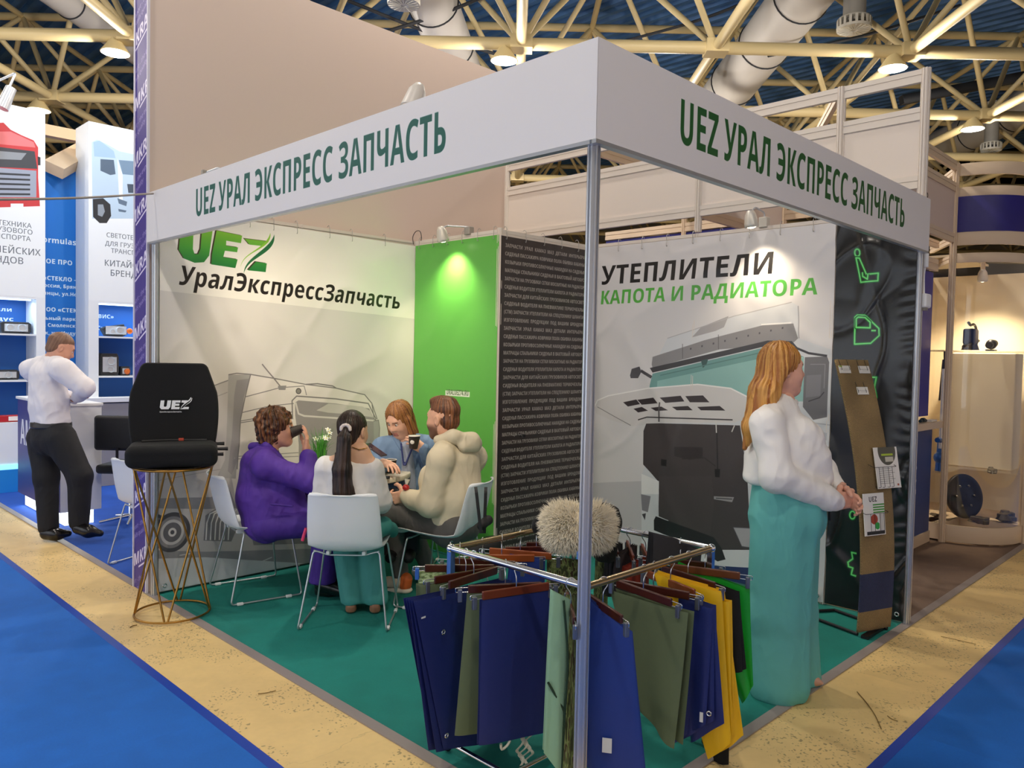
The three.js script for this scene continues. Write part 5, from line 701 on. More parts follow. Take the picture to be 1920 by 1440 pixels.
{
  const f = (w, s) => `${w} ${s}px sans-serif`, grey = '#5a6470';
  const n1 = [-0.3, UL(68, 640), HL(40, 556), HL(30, 792)], n2 = [UL(185, 640), UL(330, 640), HL(215, 566), HL(215, 748)];
  column('white display column with a red truck print and a lit niche', -0.5, UL(85), n1, true, [['ТЕХНИКА', -4, 421, f('', 35), grey, 0], ['ГРУЗОВОГО', -22, 431, f('', 35), grey, 0], ['ТРАНСПОРТА', -36, 443, f('', 35), grey, 0], ['ЕВРОПЕЙСКИХ', -62, 467, f('', 46), grey, 0], ['БРЕНДОВ', -44, 488, f('', 46), grey, 0]].map(w => { w[5] = 'left'; return w; }));
  column('white display column with a pale blue truck print and a lit niche', UL(166), 2.3, n2, false, [['СВЕТОТЕХНИКА', 199, 444, f('', 35), grey, 'left'], ['ДЛЯ ГРУЗОВОГО', 197, 460, f('', 35), grey, 'left'], ['ТРАНСПОРТА', 208, 474, f('', 35), grey, 'left'], ['КИТАЙСКИХ', 195, 498, f('', 46), grey, 'left'], ['БРЕНДОВ', 206, 517, f('', 46), grey, 'left']]);
  // shelves and their lamps
  const shelf = (u0, u1, h, label) => solo('glass_shelf', label, 'shelf', box(u0, u1, h, h + 0.018, VC + 0.01, VC + 0.39), matt);
  const s1 = [HL(40, 629), HL(40, 716)], s2 = [HL(215, 634), HL(215, 708)];
  shelf(n1[0] + 0.002, n1[1] - 0.002, s1[0], 'white shelf under the wide headlamp beside the blue wall'); shelf(n1[0] + 0.002, n1[1] - 0.002, s1[1], 'lower white shelf in the niche behind the man in the white shirt'); shelf(n2[0] + 0.002, n2[1] - 0.002, s2[0], 'white shelf under the slanted headlamp'); shelf(n2[0] + 0.002, n2[1] - 0.002, s2[1], 'white shelf under the square headlamp');
  const lens = MP(0xffffff, 0.0, { transmission: 1, thickness: 0, ior: 1.3 }), refl = M(0xdfe5ea, 0.22, { metalness: 0.45 }), amber = M(0xd8691c, 0.25);
  const lamp = (label, x, hs, w, h, o = {}) => {
    const u = onV(x, 600, VC + 0.12).x, c = V(u, hs + 0.0185 + h / 2, VC + 0.12), t = thing('truck_headlamp', label, 'headlamp', c.clone().setY(hs + 0.0185)), sk = o.skew || 0, P = (a, b, z) => v3(c.x + a * w / 2 + b * sk, c.y + b * h / 2, c.z + z);
    const sh = new THREE.Shape(); (o.outline || [[-1, -0.8], [-0.9, -1], [0.9, -1], [1, -0.7], [1, 0.7], [0.85, 1], [-0.85, 1], [-1, 0.8]]).forEach(([a, b], i) => i ? sh.lineTo(a * w / 2, b * h / 2) : sh.moveTo(a * w / 2, b * h / 2)); sh.closePath();
    const hz = new THREE.ExtrudeGeometry(sh, { depth: 0.09, bevelEnabled: true, bevelThickness: 0.012, bevelSize: 0.008, bevelSegments: 2 }); hz.translate(c.x, c.y + 0.009, c.z - 0.09); part(t, 'housing', hz, M(0x26282c, 0.5));
    const lz = new THREE.ExtrudeGeometry(sh, { depth: 0.012, bevelEnabled: true, bevelThickness: 0.01, bevelSize: 0.0, bevelSegments: 2 }); lz.scale(0.9, 0.86, 1); lz.translate(c.x, c.y + 0.009, c.z + 0.03); part(t, 'reflector_bed', hz.clone().scale(1, 1, 1) && new THREE.BoxGeometry(w * 0.8, h * 0.72, 0.01).translate(c.x, c.y + 0.009, c.z + 0.012), refl);
    for (const [a, b, r] of o.bowls || [[-0.4, 0, 0.36], [0.4, 0, 0.36]]) { const g = new THREE.LatheGeometry([[0.2, -0.5], [0.6, -0.3], [0.9, 0.1], [1, 0.4], [0.94, 0.4]].map(q => new THREE.Vector2(q[0] * r * h, q[1] * r * h)), 20); g.rotateX(Math.PI / 2); g.translate(c.x + a * w / 2, c.y + 0.009 + b * h / 2, c.z + 0.022); part(t, 'bowl', g, refl); }
    part(t, 'lens', lz, lens); if (o.amber) part(t, 'indicator', new THREE.SphereGeometry(0.035, 14, 10).scale(1, 1, 0.6).translate(c.x + o.amber * w / 2, c.y + 0.005, c.z + 0.02), amber, 'orange indicator');
  };
  lamp('wide twin headlamp on the shelf beside the blue wall', 30, s1[0], 0.27, 0.11); lamp('pale headlamp on the lower shelf behind the man', 12, s1[1], 0.22, 0.09, { bowls: [[0.1, 0, 0.4]] });
  lamp('slanted clear headlamp with an orange indicator', 217, s2[0], 0.28, 0.13, { outline: [[-1, 0.2], [-0.7, 0.5], [0.6, 1], [0.85, -0.6], [0.5, -1], [-0.7, -0.9]], bowls: [[0.3, 0, 0.34], [-0.25, -0.2, 0.24]], amber: 1.05 }); lamp('square dark framed headlamp on the lower shelf', 205, s2[1], 0.19, 0.24, { bowls: [[0.15, 0.35, 0.2], [0.1, -0.45, 0.16]] });
  lamp('small dark lamp with an amber lens beside the square headlamp', 235, s2[1], 0.09, 0.09, { bowls: [[0, 0, 0.3]], amber: 0.3 });
  { const u = onV(14, 780, VC + 0.1).x, h = n1[3], t = thing('tail_lamp', 'red tail lamp with a white arrow mark on the base cabinet', 'lamp', V(u, h, VC + 0.1)); part(t, 'housing', box(u - 0.14, u + 0.12, h + 0.001, h + 0.075, VC + 0.06, VC + 0.14, 0.012), M(0xb3202a, 0.3)); part(t, 'arrow_lens', box(u + 0.0, u + 0.1, h + 0.015, h + 0.06, VC + 0.052, VC + 0.062, 0.003), M(0xeee8e6, 0.3)); }
  // printed blue wall between the columns
  const uw0 = UL(85) - 0.02, uw1 = UL(166) + 0.02, VW = VC + 0.42, K = 500, HW = onV(110, 306, VC + 0.46).y, tx = canvas(Math.round((uw1 - uw0) * K), Math.round(HW * K), (g, w, h) => {
    g.fillStyle = '#0f78d2'; g.fillRect(0, 0, w, h); const X = (x, y) => { const p = onV(x, y, VW); return [(p.x - uw0) * K, (HW - p.y) * K]; }, T = (s, x, y, f) => { const a = X(x, y); txt(g, s, a[0], a[1], 0, f, '#eef6fd'); };
    T('Formulas', 72, 452, 'bold 44px sans-serif'); T('РУССКОЕ ПРО', 42, 489, 'bold 38px sans-serif'); T('«СТЕКЛО -', 82, 524, 'bold 34px sans-serif'); T('Россия, Брянск', 77, 537, 'bold 29px sans-serif'); T('Клинцы, ул.Но', 68, 551, 'bold 29px sans-serif'); T('ООО «СТЕК', 78, 583, 'bold 34px sans-serif'); T('льный парк «', 80, 599, 'bold 29px sans-serif'); T('г. Смоленск', 80, 612, 'bold 29px sans-serif'); T('к, ул. Инду', 86, 627, 'bold 29px sans-serif');
  });
  const bw = thing('wall_blue_print', 'bright blue printed wall between the light columns', null, V(uw0, 0, VW), null, 'structure'); part(bw, 'wall_board', box(uw0 - 0.2, uw1 + 0.2, 0, HW, VW + 0.036, VW + 0.1), M(0x0f78d2, 0.5)); { const g = new THREE.PlaneGeometry(uw1 - uw0, HW); g.translate((uw0 + uw1) / 2, HW / 2, -VW - 0.035); part(bw, 'printed_face', g, M(0xffffff, 0.5, { map: tx })); }
  // niche prints
  const np = (u0, u1, h0, h1, draw, par) => { const tt = canvas(384, 384, draw), g = new THREE.PlaneGeometry(u1 - u0, h1 - h0); g.translate((u0 + u1) / 2, (h0 + h1) / 2, -(VC + 0.398)); const m = solo('niche_poster', par, 'poster', g, M(0xffffff, 0.5, { map: tt })); };
  np(n1[0] + 0.01, UL(50, 640), s1[0] + 0.03, n1[2] - 0.04, (g, w, h) => { g.fillStyle = '#1b62b4'; g.fillRect(0, 0, w, h); txt(g, 'Фили', w * 0.6, h * 0.32, w * 0.34, 'bold 70px sans-serif', '#dfeaf5'); txt(g, 'Индус', w * 0.52, h * 0.62, w * 0.44, 'bold 70px sans-serif', '#dfeaf5'); }, 'blue niche print with two pale words behind the wide headlamp');
  np(n2[0] + 0.005, UL(250, 640), s2[0] + 0.03, n2[2] - 0.04, (g, w, h) => { g.fillStyle = '#1b62b4'; g.fillRect(0, 0, w, h); txt(g, '«СЕРВИС»', -w * 0.12, h * 0.4, w * 0.9, 'bold 70px sans-serif', '#dfeaf5'); txt(g, 'ила Света»', -w * 0.1, h * 0.8, w * 0.98, 'bold 70px sans-serif', '#dfeaf5'); }, 'blue niche print with pale words behind the slanted headlamp');
  // ledge, grey front and timber beams
  solo('white_ledge', 'long white ledge under the square headlamp niche', 'ledge', box(UL(150, 747), 2.3, HL(200, 752), HL(200, 744), VC - 0.22, VC - 0.002), matt); solo('grey_cabinet', 'grey cabinet front below the white ledge', 'cabinet', box(UL(153, 850), 2.28, 0.006, HL(200, 754), VC - 0.2, VC - 0.003), M(0x8e8d92, 0.6));
  const pine = M(0xd9bd9c, 0.6), q1 = onV(85, 232, VC + 0.7), q3 = onV(150, 262, VC + 0.7); solo('timber_beam', 'pale timber beam joining the column tops', 'beam', box(q1.x - 0.3, q3.x + 0.3, q3.y - 0.02, q1.y, VC + 0.7, VC + 0.82), pine);
  { const a = onV(100, 318, VC + 0.3), b = onV(190, 268, VC + 0.9), d = b.clone().sub(a), g = new THREE.BoxGeometry(0.13, 0.22, d.length()); g.applyQuaternion(new THREE.Quaternion().setFromUnitVectors(EZ, d.clone().normalize())); g.translate((a.x + b.x) / 2, (a.y + b.y) / 2, (a.z + b.z) / 2); solo('timber_beam', 'slanting timber beam end over the blue wall', 'beam', g, pine); }
  { const t = thing('floodlight', 'silver floodlight clipped above the red truck print', 'spotlight', V(0.1, 4.06, VC)); const p = onV(8, 185, VC - 0.35); part(t, 'arm', wire([V(0.1, 4.06, VC + 0.1), V(0.1, 4.25, VC + 0.1), p.clone().add(v3(0.1, 0.28, 0)), p], 0.012, 0.04), alu); part(t, 'lamp_head', cyl(p.clone().add(v3(0.06, 0.12, 0)), p.clone().add(v3(-0.02, -0.1, 0)), 0.05, 0.06, 16), alu); }
  for (const [u, n] of [[0.25, 0], [1.5, 1]]) { const p = V(u, 5.1, VC - 1.1), t = thing('floodlight', n ? 'cool white floodlight washing the pale blue truck print' : 'cool white floodlight washing the red truck print', 'spotlight', p); part(t, 'arm', cyl(V(u, 5.16, VC - 1.1), V(u, 6.36, VC - 1.1), 0.012, 0.012, 8), alu); part(t, 'lamp_head', box(u - 0.12, u + 0.12, 5.08, 5.16, VC - 1.16, VC - 1.04, 0.01), alu); part(t, 'lamp_glass', box(u - 0.1, u + 0.1, 5.07, 5.079, VC - 1.15, VC - 1.05), ledCool); const s = new THREE.SpotLight(COOL, 8, 0, 0.85, 0.8, 2); s.position.set(0, -0.05, 0); s.target.position.set(0, -2.6, -1.1); s.castShadow = true; s.shadow.radius = 4; t.add(s, s.target); s.name = 'flood_light'; }
}
{ // reception counter
  const t = thing('reception_counter', 'purple fronted white counter with tall white lettering and a glowing plinth', 'counter', V(0.28, 0, 6.5)), u0 = 0.12, u1 = 0.46, v0 = 5.85, v1 = 7.2;
  part(t, 'counter_body', box(u0 + 0.012, u1, 0.13, 1.04, v0, v1, 0.004), matt); part(t, 'counter_top', box(u0 - 0.005, u1 + 0.01, 1.04, 1.065, v0 - 0.01, v1 + 0.01, 0.004), M(0xf1f4f7, 0.35));
  const tx = canvas(1024, 700, (g, w, h) => { g.fillStyle = '#2b2f86'; g.fillRect(0, 0, w, h); g.save(); g.translate(70, 330); g.scale(1, 2.0); g.font = 'bold 130px sans-serif'; g.fillStyle = '#eef0fa'; const m = g.measureText('AMKRAFT').width; g.scale(880 / m, 1); g.fillText('AMKRAFT', 0, 0); g.restore(); });
  const g = new THREE.PlaneGeometry(v1 - v0, 0.91); g.rotateY(-Math.PI / 2); g.translate(u0 + 0.011, 0.585, -(v0 + v1) / 2); part(t, 'purple_front', g, M(0xffffff, 0.4, { map: tx }), 'purple front with tall white letters');
  part(t, 'glowing_plinth', box(u0 + 0.06, u1 - 0.05, 0.006, 0.13, v0 + 0.05, v1 - 0.05), new THREE.MeshStandardMaterial({ color: 0xffffff, emissive: new THREE.Color(0.95, 1, 0.92), emissiveIntensity: 1.6 }));
  for (const [p, w, ry] of [[[u0 + 0.05, (v0 + v1) / 2], v1 - v0 - 0.1, -Math.PI / 2], [[(u0 + u1) / 2, v0 + 0.04], u1 - u0 - 0.1, 0]]) { const l = new THREE.RectAreaLight(new THREE.Color(0.95, 1, 0.92), 3.5, w, 0.11); l.name = 'plinth_light'; l.position.set(p[0] - 0.28, 0.07, -(p[1] - 6.5)); l.rotation.y = ry ? Math.PI / 2 : Math.PI; l.rotation.y = ry ? -Math.PI / 2 : 0; l.rotation.y += Math.PI * 0; t.add(l); l.rotateY(ry ? Math.PI : Math.PI); }
  const cy = onV(14, 877, VC - 0.02); solo('light_strip', 'cyan glowing strip along the base cabinet', 'light strip', box(-0.5, UL(60), cy.y - 0.02, cy.y + 0.03, VC - 0.012, VC - 0.001), new THREE.MeshStandardMaterial({ color: 0x66e8ff, emissive: new THREE.Color(0.3, 0.85, 1), emissiveIntensity: 1.2 })); const b = onV(14, 890, VC - 0.02); solo('blue_plinth', 'bright blue plinth below the cyan strip', 'plinth', box(-0.5, UL(60), 0.005, cy.y - 0.025, VC - 0.01, VC - 0.002), M(0x0d84d8, 0.5));
}
{ // black swivel chair behind the purple panel
  const c = FL(228, 985), t = thing('swivel_chair', 'black padded swivel chair with chrome base behind the purple panel', 'chair', c.clone()), P = (a, y, b) => c.clone().addScaledVector(RT, a).addScaledVector(HD, b).setY(y);
  const bk = new RoundedBoxGeometry(0.42, 0.3, 0.07, 4, 0.03); bk.rotateY(Math.atan2(-HR.z, HR.x)); const p = P(0.03, 0.82, -0.1); bk.translate(p.x, p.y, p.z); part(t, 'backrest', bk, M(0x111216, 0.55)); const st = new RoundedBoxGeometry(0.44, 0.08, 0.42, 4, 0.03); st.rotateY(Math.atan2(-HR.z, HR.x)); const q = P(0.03, 0.5, 0.12); st.translate(q.x, q.y, q.z); part(t, 'seat', st, M(0x111216, 0.55));
  part(t, 'column', cyl(P(0.03, 0.06, 0.12), P(0.03, 0.47, 0.12), 0.025, 0.025, 14), chrome); part(t, 'support', wire([P(0.03, 0.47, 0.0), P(0.03, 0.45, -0.14), P(0.03, 0.7, -0.14)], 0.012, 0.04), darkMetal); for (let k = 0; k < 5; k++) { const a = k * 1.2566; part(t, 'base_arm', cyl(P(0.03, 0.07, 0.12), P(0.03 + 0.26 * Math.cos(a), 0.03, 0.12 + 0.26 * Math.sin(a)), 0.018, 0.012, 10), chrome); }
}
// ---------------------------------------------------------------- neighbouring stand on the right
{
  const cx = 6.06, cv = 0.53, R = 0.5, arc = (r, a) => V(cx - r * Math.cos(a), 0, cv - r * Math.sin(a)), N = 16;
  const band = (r, h0, h1, th) => { const g = sheet((s, t) => arc(r, s * Math.PI / 2).setY(lerp(h0, h1, t)), N, 1, th); return g; };
  const straight = (h0, h1, th = 0.03) => box(cx, 8.2, h0, h1, cv - R, cv - R + th);
  const t = thing('curved_display_cabinet', 'curved cream display cabinet with glass front and machine parts inside', 'display cabinet', V(cx, 0, cv));
  for (const [h0, h1] of [[3.16, 3.26], [2.98, 3.06], [2.57, 2.68], [2.42, 2.5], [0.02, 0.16]]) { part(t, 'curved_rail', band(R, h0, h1, 0.03), sysCream); part(t, 'rail', straight(h0, h1), sysCream); }
  for (const h of [3.21, 3.02, 2.625, 2.46]) part(t, 'rail', rail(V(cx - R, h, cv), V(cx + 0.1, h, cv + 0.35), 0.06, 0.03), sysCream);
  const navyP = M(0x1f1a74, 0.45); part(t, 'blue_header', band(R + 0.004, 2.68, 2.98, 0.006), navyP); part(t, 'blue_header', box(cx, 8.2, 2.68, 2.98, cv - R - 0.004, cv - R + 0.002), navyP);
  for (const [u, v] of [[cx - R, cv], [cx, cv - R], [cx - R + 0.04, cv + 0.5]]) { const g = postGeo(0.006, 3.27, 0.028); g.translate(u, 0, -v); part(t, 'post', g, sysCream); }
  const glass = MP(0xffffff, 0.03, { transmission: 1, thickness: 0, ior: 1.45 }); part(t, 'glass_front', band(R - 0.012, 0.16, 2.42, 0.004), glass); part(t, 'glass_side', box(cx - R, cx - R + 0.006, 0.16, 2.42, cv + 0.03, cv + 0.48), glass);
  part(t, 'floor_board', merge([new THREE.CylinderGeometry(R - 0.02, R - 0.02, 0.14, 40, 1, false, Math.PI, Math.PI / 2 * 1).translate(cx, 0.09, -cv), box(cx - R + 0.02, 6.7, 0.02, 0.16, cv, cv + 0.5), box(cx, 6.7, 0.02, 0.16, cv - R + 0.03, cv)]), sysCream); const cream = M(0xe2d3b4, 0.6);
  part(t, 'back_panel', box(cx - R + 0.06, 6.72, 0.02, 2.42, cv + 0.5, cv + 0.52), cream); part(t, 'back_panel', box(6.7, 6.72, 0.02, 2.42, cv - R + 0.03, cv + 0.5), cream); part(t, 'plinth_panel', box(6.22, 6.5, 0.605, 1.66, cv - 0.36, cv + 0.2, 0.01), cream);
  for (const h of [1.67, 0.6]) { part(t, 'glass_shelf', merge([new THREE.CylinderGeometry(R - 0.03, R - 0.03, 0.008, 40, 1, false, Math.PI, Math.PI / 2).translate(cx, h, -cv), box(cx - R + 0.03, 6.69, h - 0.004, h + 0.004, cv, cv + 0.49), box(cx, 6.69, h - 0.004, h + 0.004, cv - R + 0.03, cv)]), glass); }
  { const p = V(cx + 0.12, 2.36, cv - 0.08), s = spot(p, p.clone().add(v3(0.25, -1, -0.05)), 'glowing spotlight inside the curved cabinet', true, 9); s.light(); part(s.t, 'bracket', cyl(p.clone().add(v3(0, 0.05, 0)), p.clone().add(v3(0, 0.12, 0)), 0.02, 0.02, 12), sysCream); part(t, 'cabinet_ceiling', box(cx - R + 0.2, 6.7, 2.5, 2.52, cv, cv + 0.5), cream); }
  // fascia frame beside it
  const f = thing('fascia_lattice', 'cream lattice fascia joining the tall white post to the curved cabinet', 'fascia', V(5, 2.6, 0.53)); for (const h of [3.24, 3.06, 2.63]) part(f, 'rail', rail(V(3.9, h, 0.53), V(cx - R - 0.03, h, 0.53), 0.075, 0.03), sysCream); part(f, 'panel', box(3.9, cx - R - 0.03, 2.665, 3.025, 0.526, 0.534), panelPink); { const g = postGeo(0.006, 3.28, 0.028); g.translate(3.9, 0, -0.53); part(f, 'post', g, sysCream); }
  { const tt = canvas(128, 128, (g) => { g.fillStyle = '#d8c4b8'; g.fillRect(0, 0, 128, 128); txt(g, '?', 34, 110, 0, 'bold 120px sans-serif', '#4a4034'); }); const p = onV(1741, 372, 0.52), g = new THREE.PlaneGeometry(0.13, 0.13); g.translate(p.x - 0.02, 2.86, -0.524); part(f, 'letter', g, M(0xffffff, 0.6, { map: tt })); }
  for (const [h, k] of [[2.4, 0.1], [2.58, 0.06]]) solo('blue_wall_rail', k === 0.1 ? 'cream rail along the top of the blue wall panel' : 'upper cream rail over the blue wall panel', 'rail', rail(V(4.2, h, 0.64), V(cx - R - 0.05, h, 0.64), k, 0.03), sysCream);
  solo('blue_wall_panel', 'deep blue wall panel behind the small counter', 'wall panel', box(4.2, cx - R - 0.06, 1.1, 2.34, 0.66, 0.68), M(0x231f95, 0.5)); 
  const kt = thing('side_counter', 'small cream topped counter with white lettering on blue', 'counter', V(5.1, 0, 0.62)), cl = canvas(512, 512, (g, w, h) => { g.fillStyle = '#23407f'; g.fillRect(0, 0, w, h); txt(g, 'КОМПЛЕКС', -w * 0.62, h * 0.5, w * 1.22, 'bold 120px serif', '#d5dce8'); txt(g, 'www.agregat.ru', -w * 0.5, h * 0.6, w * 1.1, 'bold 40px sans-serif', '#d5dce8'); txt(g, 'СПЕЦИАЛЬНЫХ', -w * 0.6, h * 0.8, w * 1.18, 'bold 40px sans-serif', '#d5dce8'); });
  part(kt, 'counter_body', box(4.6, 5.5, 0.1, 1.0, 0.622, 0.654), M(0x23407f, 0.5)); { const g = new THREE.PlaneGeometry(0.9, 0.9); g.translate(5.05, 0.55, -0.6212); part(kt, 'printed_face', g, M(0xffffff, 0.45, { map: cl })); } part(kt, 'counter_top', box(4.55, 5.53, 1.0, 1.06, 0.55, 0.655, 0.006), sysCream); part(kt, 'plinth', box(4.6, 5.5, 0.006, 0.1, 0.61, 0.654), sysCream);
  solo('leaflet_stack', 'small white leaflet stack on the side counter', 'leaflets', box(5.3, 5.44, 1.0605, 1.075, 0.57, 0.63), M(0xece6dc, 0.6)); solo('small_part', 'dark small machine part on the side counter', 'machine part', merge([cyl(V(5.1, 1.074, 0.6), V(5.24, 1.074, 0.6), 0.013, 0.013, 12), cyl(V(5.15, 1.08, 0.6), V(5.19, 1.08, 0.6), 0.019, 0.019, 12)]), M(0x1f3a4a, 0.4, { metalness: 0.5 }));
  // exhibits
  const steel = M(0x6d665a, 0.3, { metalness: 0.8 }), dk = M(0x24242a, 0.35, { metalness: 0.6 }), bl = M(0x20345f, 0.4, { metalness: 0.3 });
  const pump = V(cx - 0.28, 1.675, cv - 0.1), e = thing('pump_unit', 'blue pump unit with a bent pipe on the upper glass shelf', 'machine part', pump), B = (a, y, b) => pump.clone().add(v3(a, y, b));
  part(e, 'pump_body', merge([new RoundedBoxGeometry(0.12, 0.14, 0.1, 3, 0.02).translate(pump.x + 0.02, pump.y + 0.12, pump.z), cyl(B(0.02, 0.004, 0), B(0.02, 0.07, 0), 0.07, 0.05, 20)]), bl); part(e, 'pipe', tube([B(-0.06, 0.24, 0), B(0.0, 0.22, 0), B(0.1, 0.23, 0), B(0.17, 0.2, 0), B(0.18, 0.1, 0), B(0.15, 0.03, 0)], 0.012, 24, 8), steel); part(e, 'lever', cyl(B(-0.24, 0.03, 0.02), B(0.18, 0.09, 0.02), 0.01, 0.014, 10), steel); part(e, 'bracket', new RoundedBoxGeometry(0.2, 0.04, 0.06, 2, 0.01).translate(pump.x - 0.03, pump.y + 0.024, pump.z), steel);
  const vp = V(cx + 0.0, 1.675, cv - 0.2), e2 = thing('valve_body', 'small dark cast valve on the upper glass shelf', 'machine part', vp); part(e2, 'casting', merge([new THREE.SphereGeometry(0.05, 18, 12).scale(1.1, 0.9, 0.9).translate(vp.x, vp.y + 0.06, vp.z), cyl(vp.clone().add(v3(-0.08, 0.05, 0)), vp.clone().add(v3(0.08, 0.07, 0)), 0.03, 0.035, 16), new THREE.BoxGeometry(0.1, 0.012, 0.07).translate(vp.x, vp.y + 0.008, vp.z)]), dk);
  const sp = V(cx - 0.42, 0.61, cv + 0.06), e3 = thing('steering_shaft', 'upright steering shaft, black above and blue below, behind the cabinet glass', 'machine part', sp); part(e3, 'upper_shaft', merge([cyl(sp.clone().add(v3(0.03, 0.62, 0)), sp.clone().add(v3(0.06, 0.98, 0)), 0.04, 0.03, 16), cyl(sp.clone().add(v3(0.06, 0.98, 0)), sp.clone().add(v3(0.07, 1.05, 0)), 0.02, 0.026, 12)]), dk); part(e3, 'chrome_shaft', cyl(sp.clone().add(v3(-0.01, 0.2, 0)), sp.clone().add(v3(0.0, 0.9, 0)), 0.014, 0.014, 12), chrome); part(e3, 'blue_joint', merge([cyl(sp, sp.clone().add(v3(0.02, 0.3, 0)), 0.04, 0.03, 16), new THREE.SphereGeometry(0.055, 16, 12).translate(sp.x, sp.y + 0.12, sp.z), cyl(sp.clone().add(v3(-0.1, 0.28, 0)), sp.clone().add(v3(0.1, 0.26, 0)), 0.022, 0.022, 12)]), M(0x1f5aa8, 0.35, { metalness: 0.3 }), 'blue cast joint');
  const dp = V(cx - 0.08, 0.165, cv - 0.05), e4 = thing('clutch_disc', 'large round dark clutch disc leaning in the cabinet bottom', 'machine part', dp); { const g = new THREE.LatheGeometry([[0, 0.02], [0.05, 0.025], [0.07, 0.012], [0.14, 0.016], [0.16, 0.024], [0.195, 0.022], [0.2, 0.01], [0.2, -0.01], [0, -0.012]].map(a => new THREE.Vector2(...a)), 48); g.rotateX(Math.PI / 2 - 0.2); g.rotateY(-0.5); g.translate(dp.x, dp.y + 0.2, dp.z); part(e4, 'disc', g, dk); for (let i = 0; i < 6; i++) { const a = i * 1.047, b = new THREE.SphereGeometry(0.012, 10, 8).translate(0.1 * Math.cos(a), 0.1 * Math.sin(a), 0.02); b.rotateX(-0.2); b.rotateY(-0.5); b.translate(dp.x, dp.y + 0.2, dp.z); part(e4, 'rivet', b, steel); } }
  const cast = (p, label, seed, s) => { const R2 = rng(seed), L = []; for (let i = 0; i < 7; i++) { const g = i % 2 ? new THREE.CylinderGeometry(0.03 * s * (0.6 + R2()), 0.035 * s * (0.6 + R2()), 0.04 * s, 14) : new RoundedBoxGeometry(0.08 * s * (0.6 + R2()), 0.035 * s, 0.06 * s * (0.6 + R2()), 2, 0.008); if (i % 2 === 0) g.rotateY(R2() * 3); g.translate(p.x + (R2() - 0.5) * 0.16 * s, p.y + 0.022 * s + R2() * 0.03 * s, p.z + (R2() - 0.5) * 0.08 * s); L.push(g); } solo('cast_part', label, 'machine part', merge(L), steel); };
  cast(V(cx - 0.27, 0.165, cv - 0.22), 'bright metal casting in the cabinet bottom beside the disc', 5, 1.1); cast(V(cx + 0.08, 0.165, cv - 0.33), 'ribbed aluminium casting right of the clutch disc', 9, 1.2);
  for (let i = 0; i < 3; i++) cast(V(cx - 0.2 + i * 0.12, 0.606, cv - 0.3 + i * 0.03), ['flat bracket on the lower glass shelf beside the blue joint', 'flat bracket between two others on the lower glass shelf', 'long flat bracket on the lower glass shelf below the plinth'][i], 20 + i, 0.5);
}

// ---------------------------------------------------------------- people
function frame(fwd, up = YUP) { const z = fwd.clone().normalize(), x = up.clone().cross(z).normalize(), y = z.clone().cross(x); return { x, y, z }; }   // x = the person's left
function inFrame(c, fr, s, f) { const { x: X, y: Y, z: Z } = fr; return (x, y, z) => { x -= c.x; y -= c.y; z -= c.z; return s * f((x * X.x + y * X.y + z * X.z) / s, (x * Y.x + y * Y.y + z * Y.z) / s, (x * Z.x + y * Z.y + z * Z.z) / s); }; }
const headLocal = (() => {
  const base = union([ell(v3(0, 0.035, -0.014), [0.074, 0.084, 0.094]), ell(v3(0, -0.03, 0.026), [0.058, 0.085, 0.06])], 0.05), jaw = union([cap(v3(0, -0.098, 0.062), v3(0, -0.09, 0.05), 0.021, 0.026), cap(v3(0.045, -0.06, 0.0), v3(0.014, -0.1, 0.055), 0.02, 0.018), cap(v3(-0.045, -0.06, 0.0), v3(-0.014, -0.1, 0.055), 0.02, 0.018), ell(v3(0.032, -0.035, 0.058), [0.024, 0.024, 0.02]), ell(v3(-0.032, -0.035, 0.058), [0.024, 0.024, 0.02])], 0.03);
  const brow = cap(v3(-0.032, 0.024, 0.072), v3(0.032, 0.024, 0.072), 0.012, 0.012), nose = union([cap(v3(0, 0.014, 0.082), v3(0, -0.026, 0.101), 0.008, 0.0115), ell(v3(0.012, -0.032, 0.09), [0.008, 0.007, 0.01]), ell(v3(-0.012, -0.032, 0.09), [0.008, 0.007, 0.01])], 0.012);
  const sock = [ell(v3(0.031, 0.004, 0.09), [0.017, 0.012, 0.014]), ell(v3(-0.031, 0.004, 0.09), [0.017, 0.012, 0.014])], lips = union([cap(v3(-0.02, -0.062, 0.08), v3(0.02, -0.062, 0.08), 0.0065), cap(v3(0, -0.061, 0.086), v3(0, -0.061, 0.087), 0.007), cap(v3(-0.016, -0.073, 0.081), v3(0.016, -0.073, 0.081), 0.0075)], 0.008);
  const ear = s => carve(ell(v3(s * 0.077, -0.006, -0.012), [0.011, 0.031, 0.019]), [ell(v3(s * 0.088, -0.004, -0.008), [0.007, 0.019, 0.011])], 0.005), e1 = ear(1), e2 = ear(-1);
  return (x, y, z) => { let d = smin(base(x, y, z), jaw(x, y, z), 0.04); d = smin(d, brow(x, y, z), 0.025); d = smin(d, nose(x, y, z), 0.014); for (const q of sock) d = -smin(-d, q(x, y, z), 0.014); d = smin(d, lips(x, y, z), 0.008); return smin(d, Math.min(e1(x, y, z), e2(x, y, z)), 0.008); };
})();
const faceCut = ell(v3(0, -0.045, 0.1), [0.066, 0.098, 0.075]);
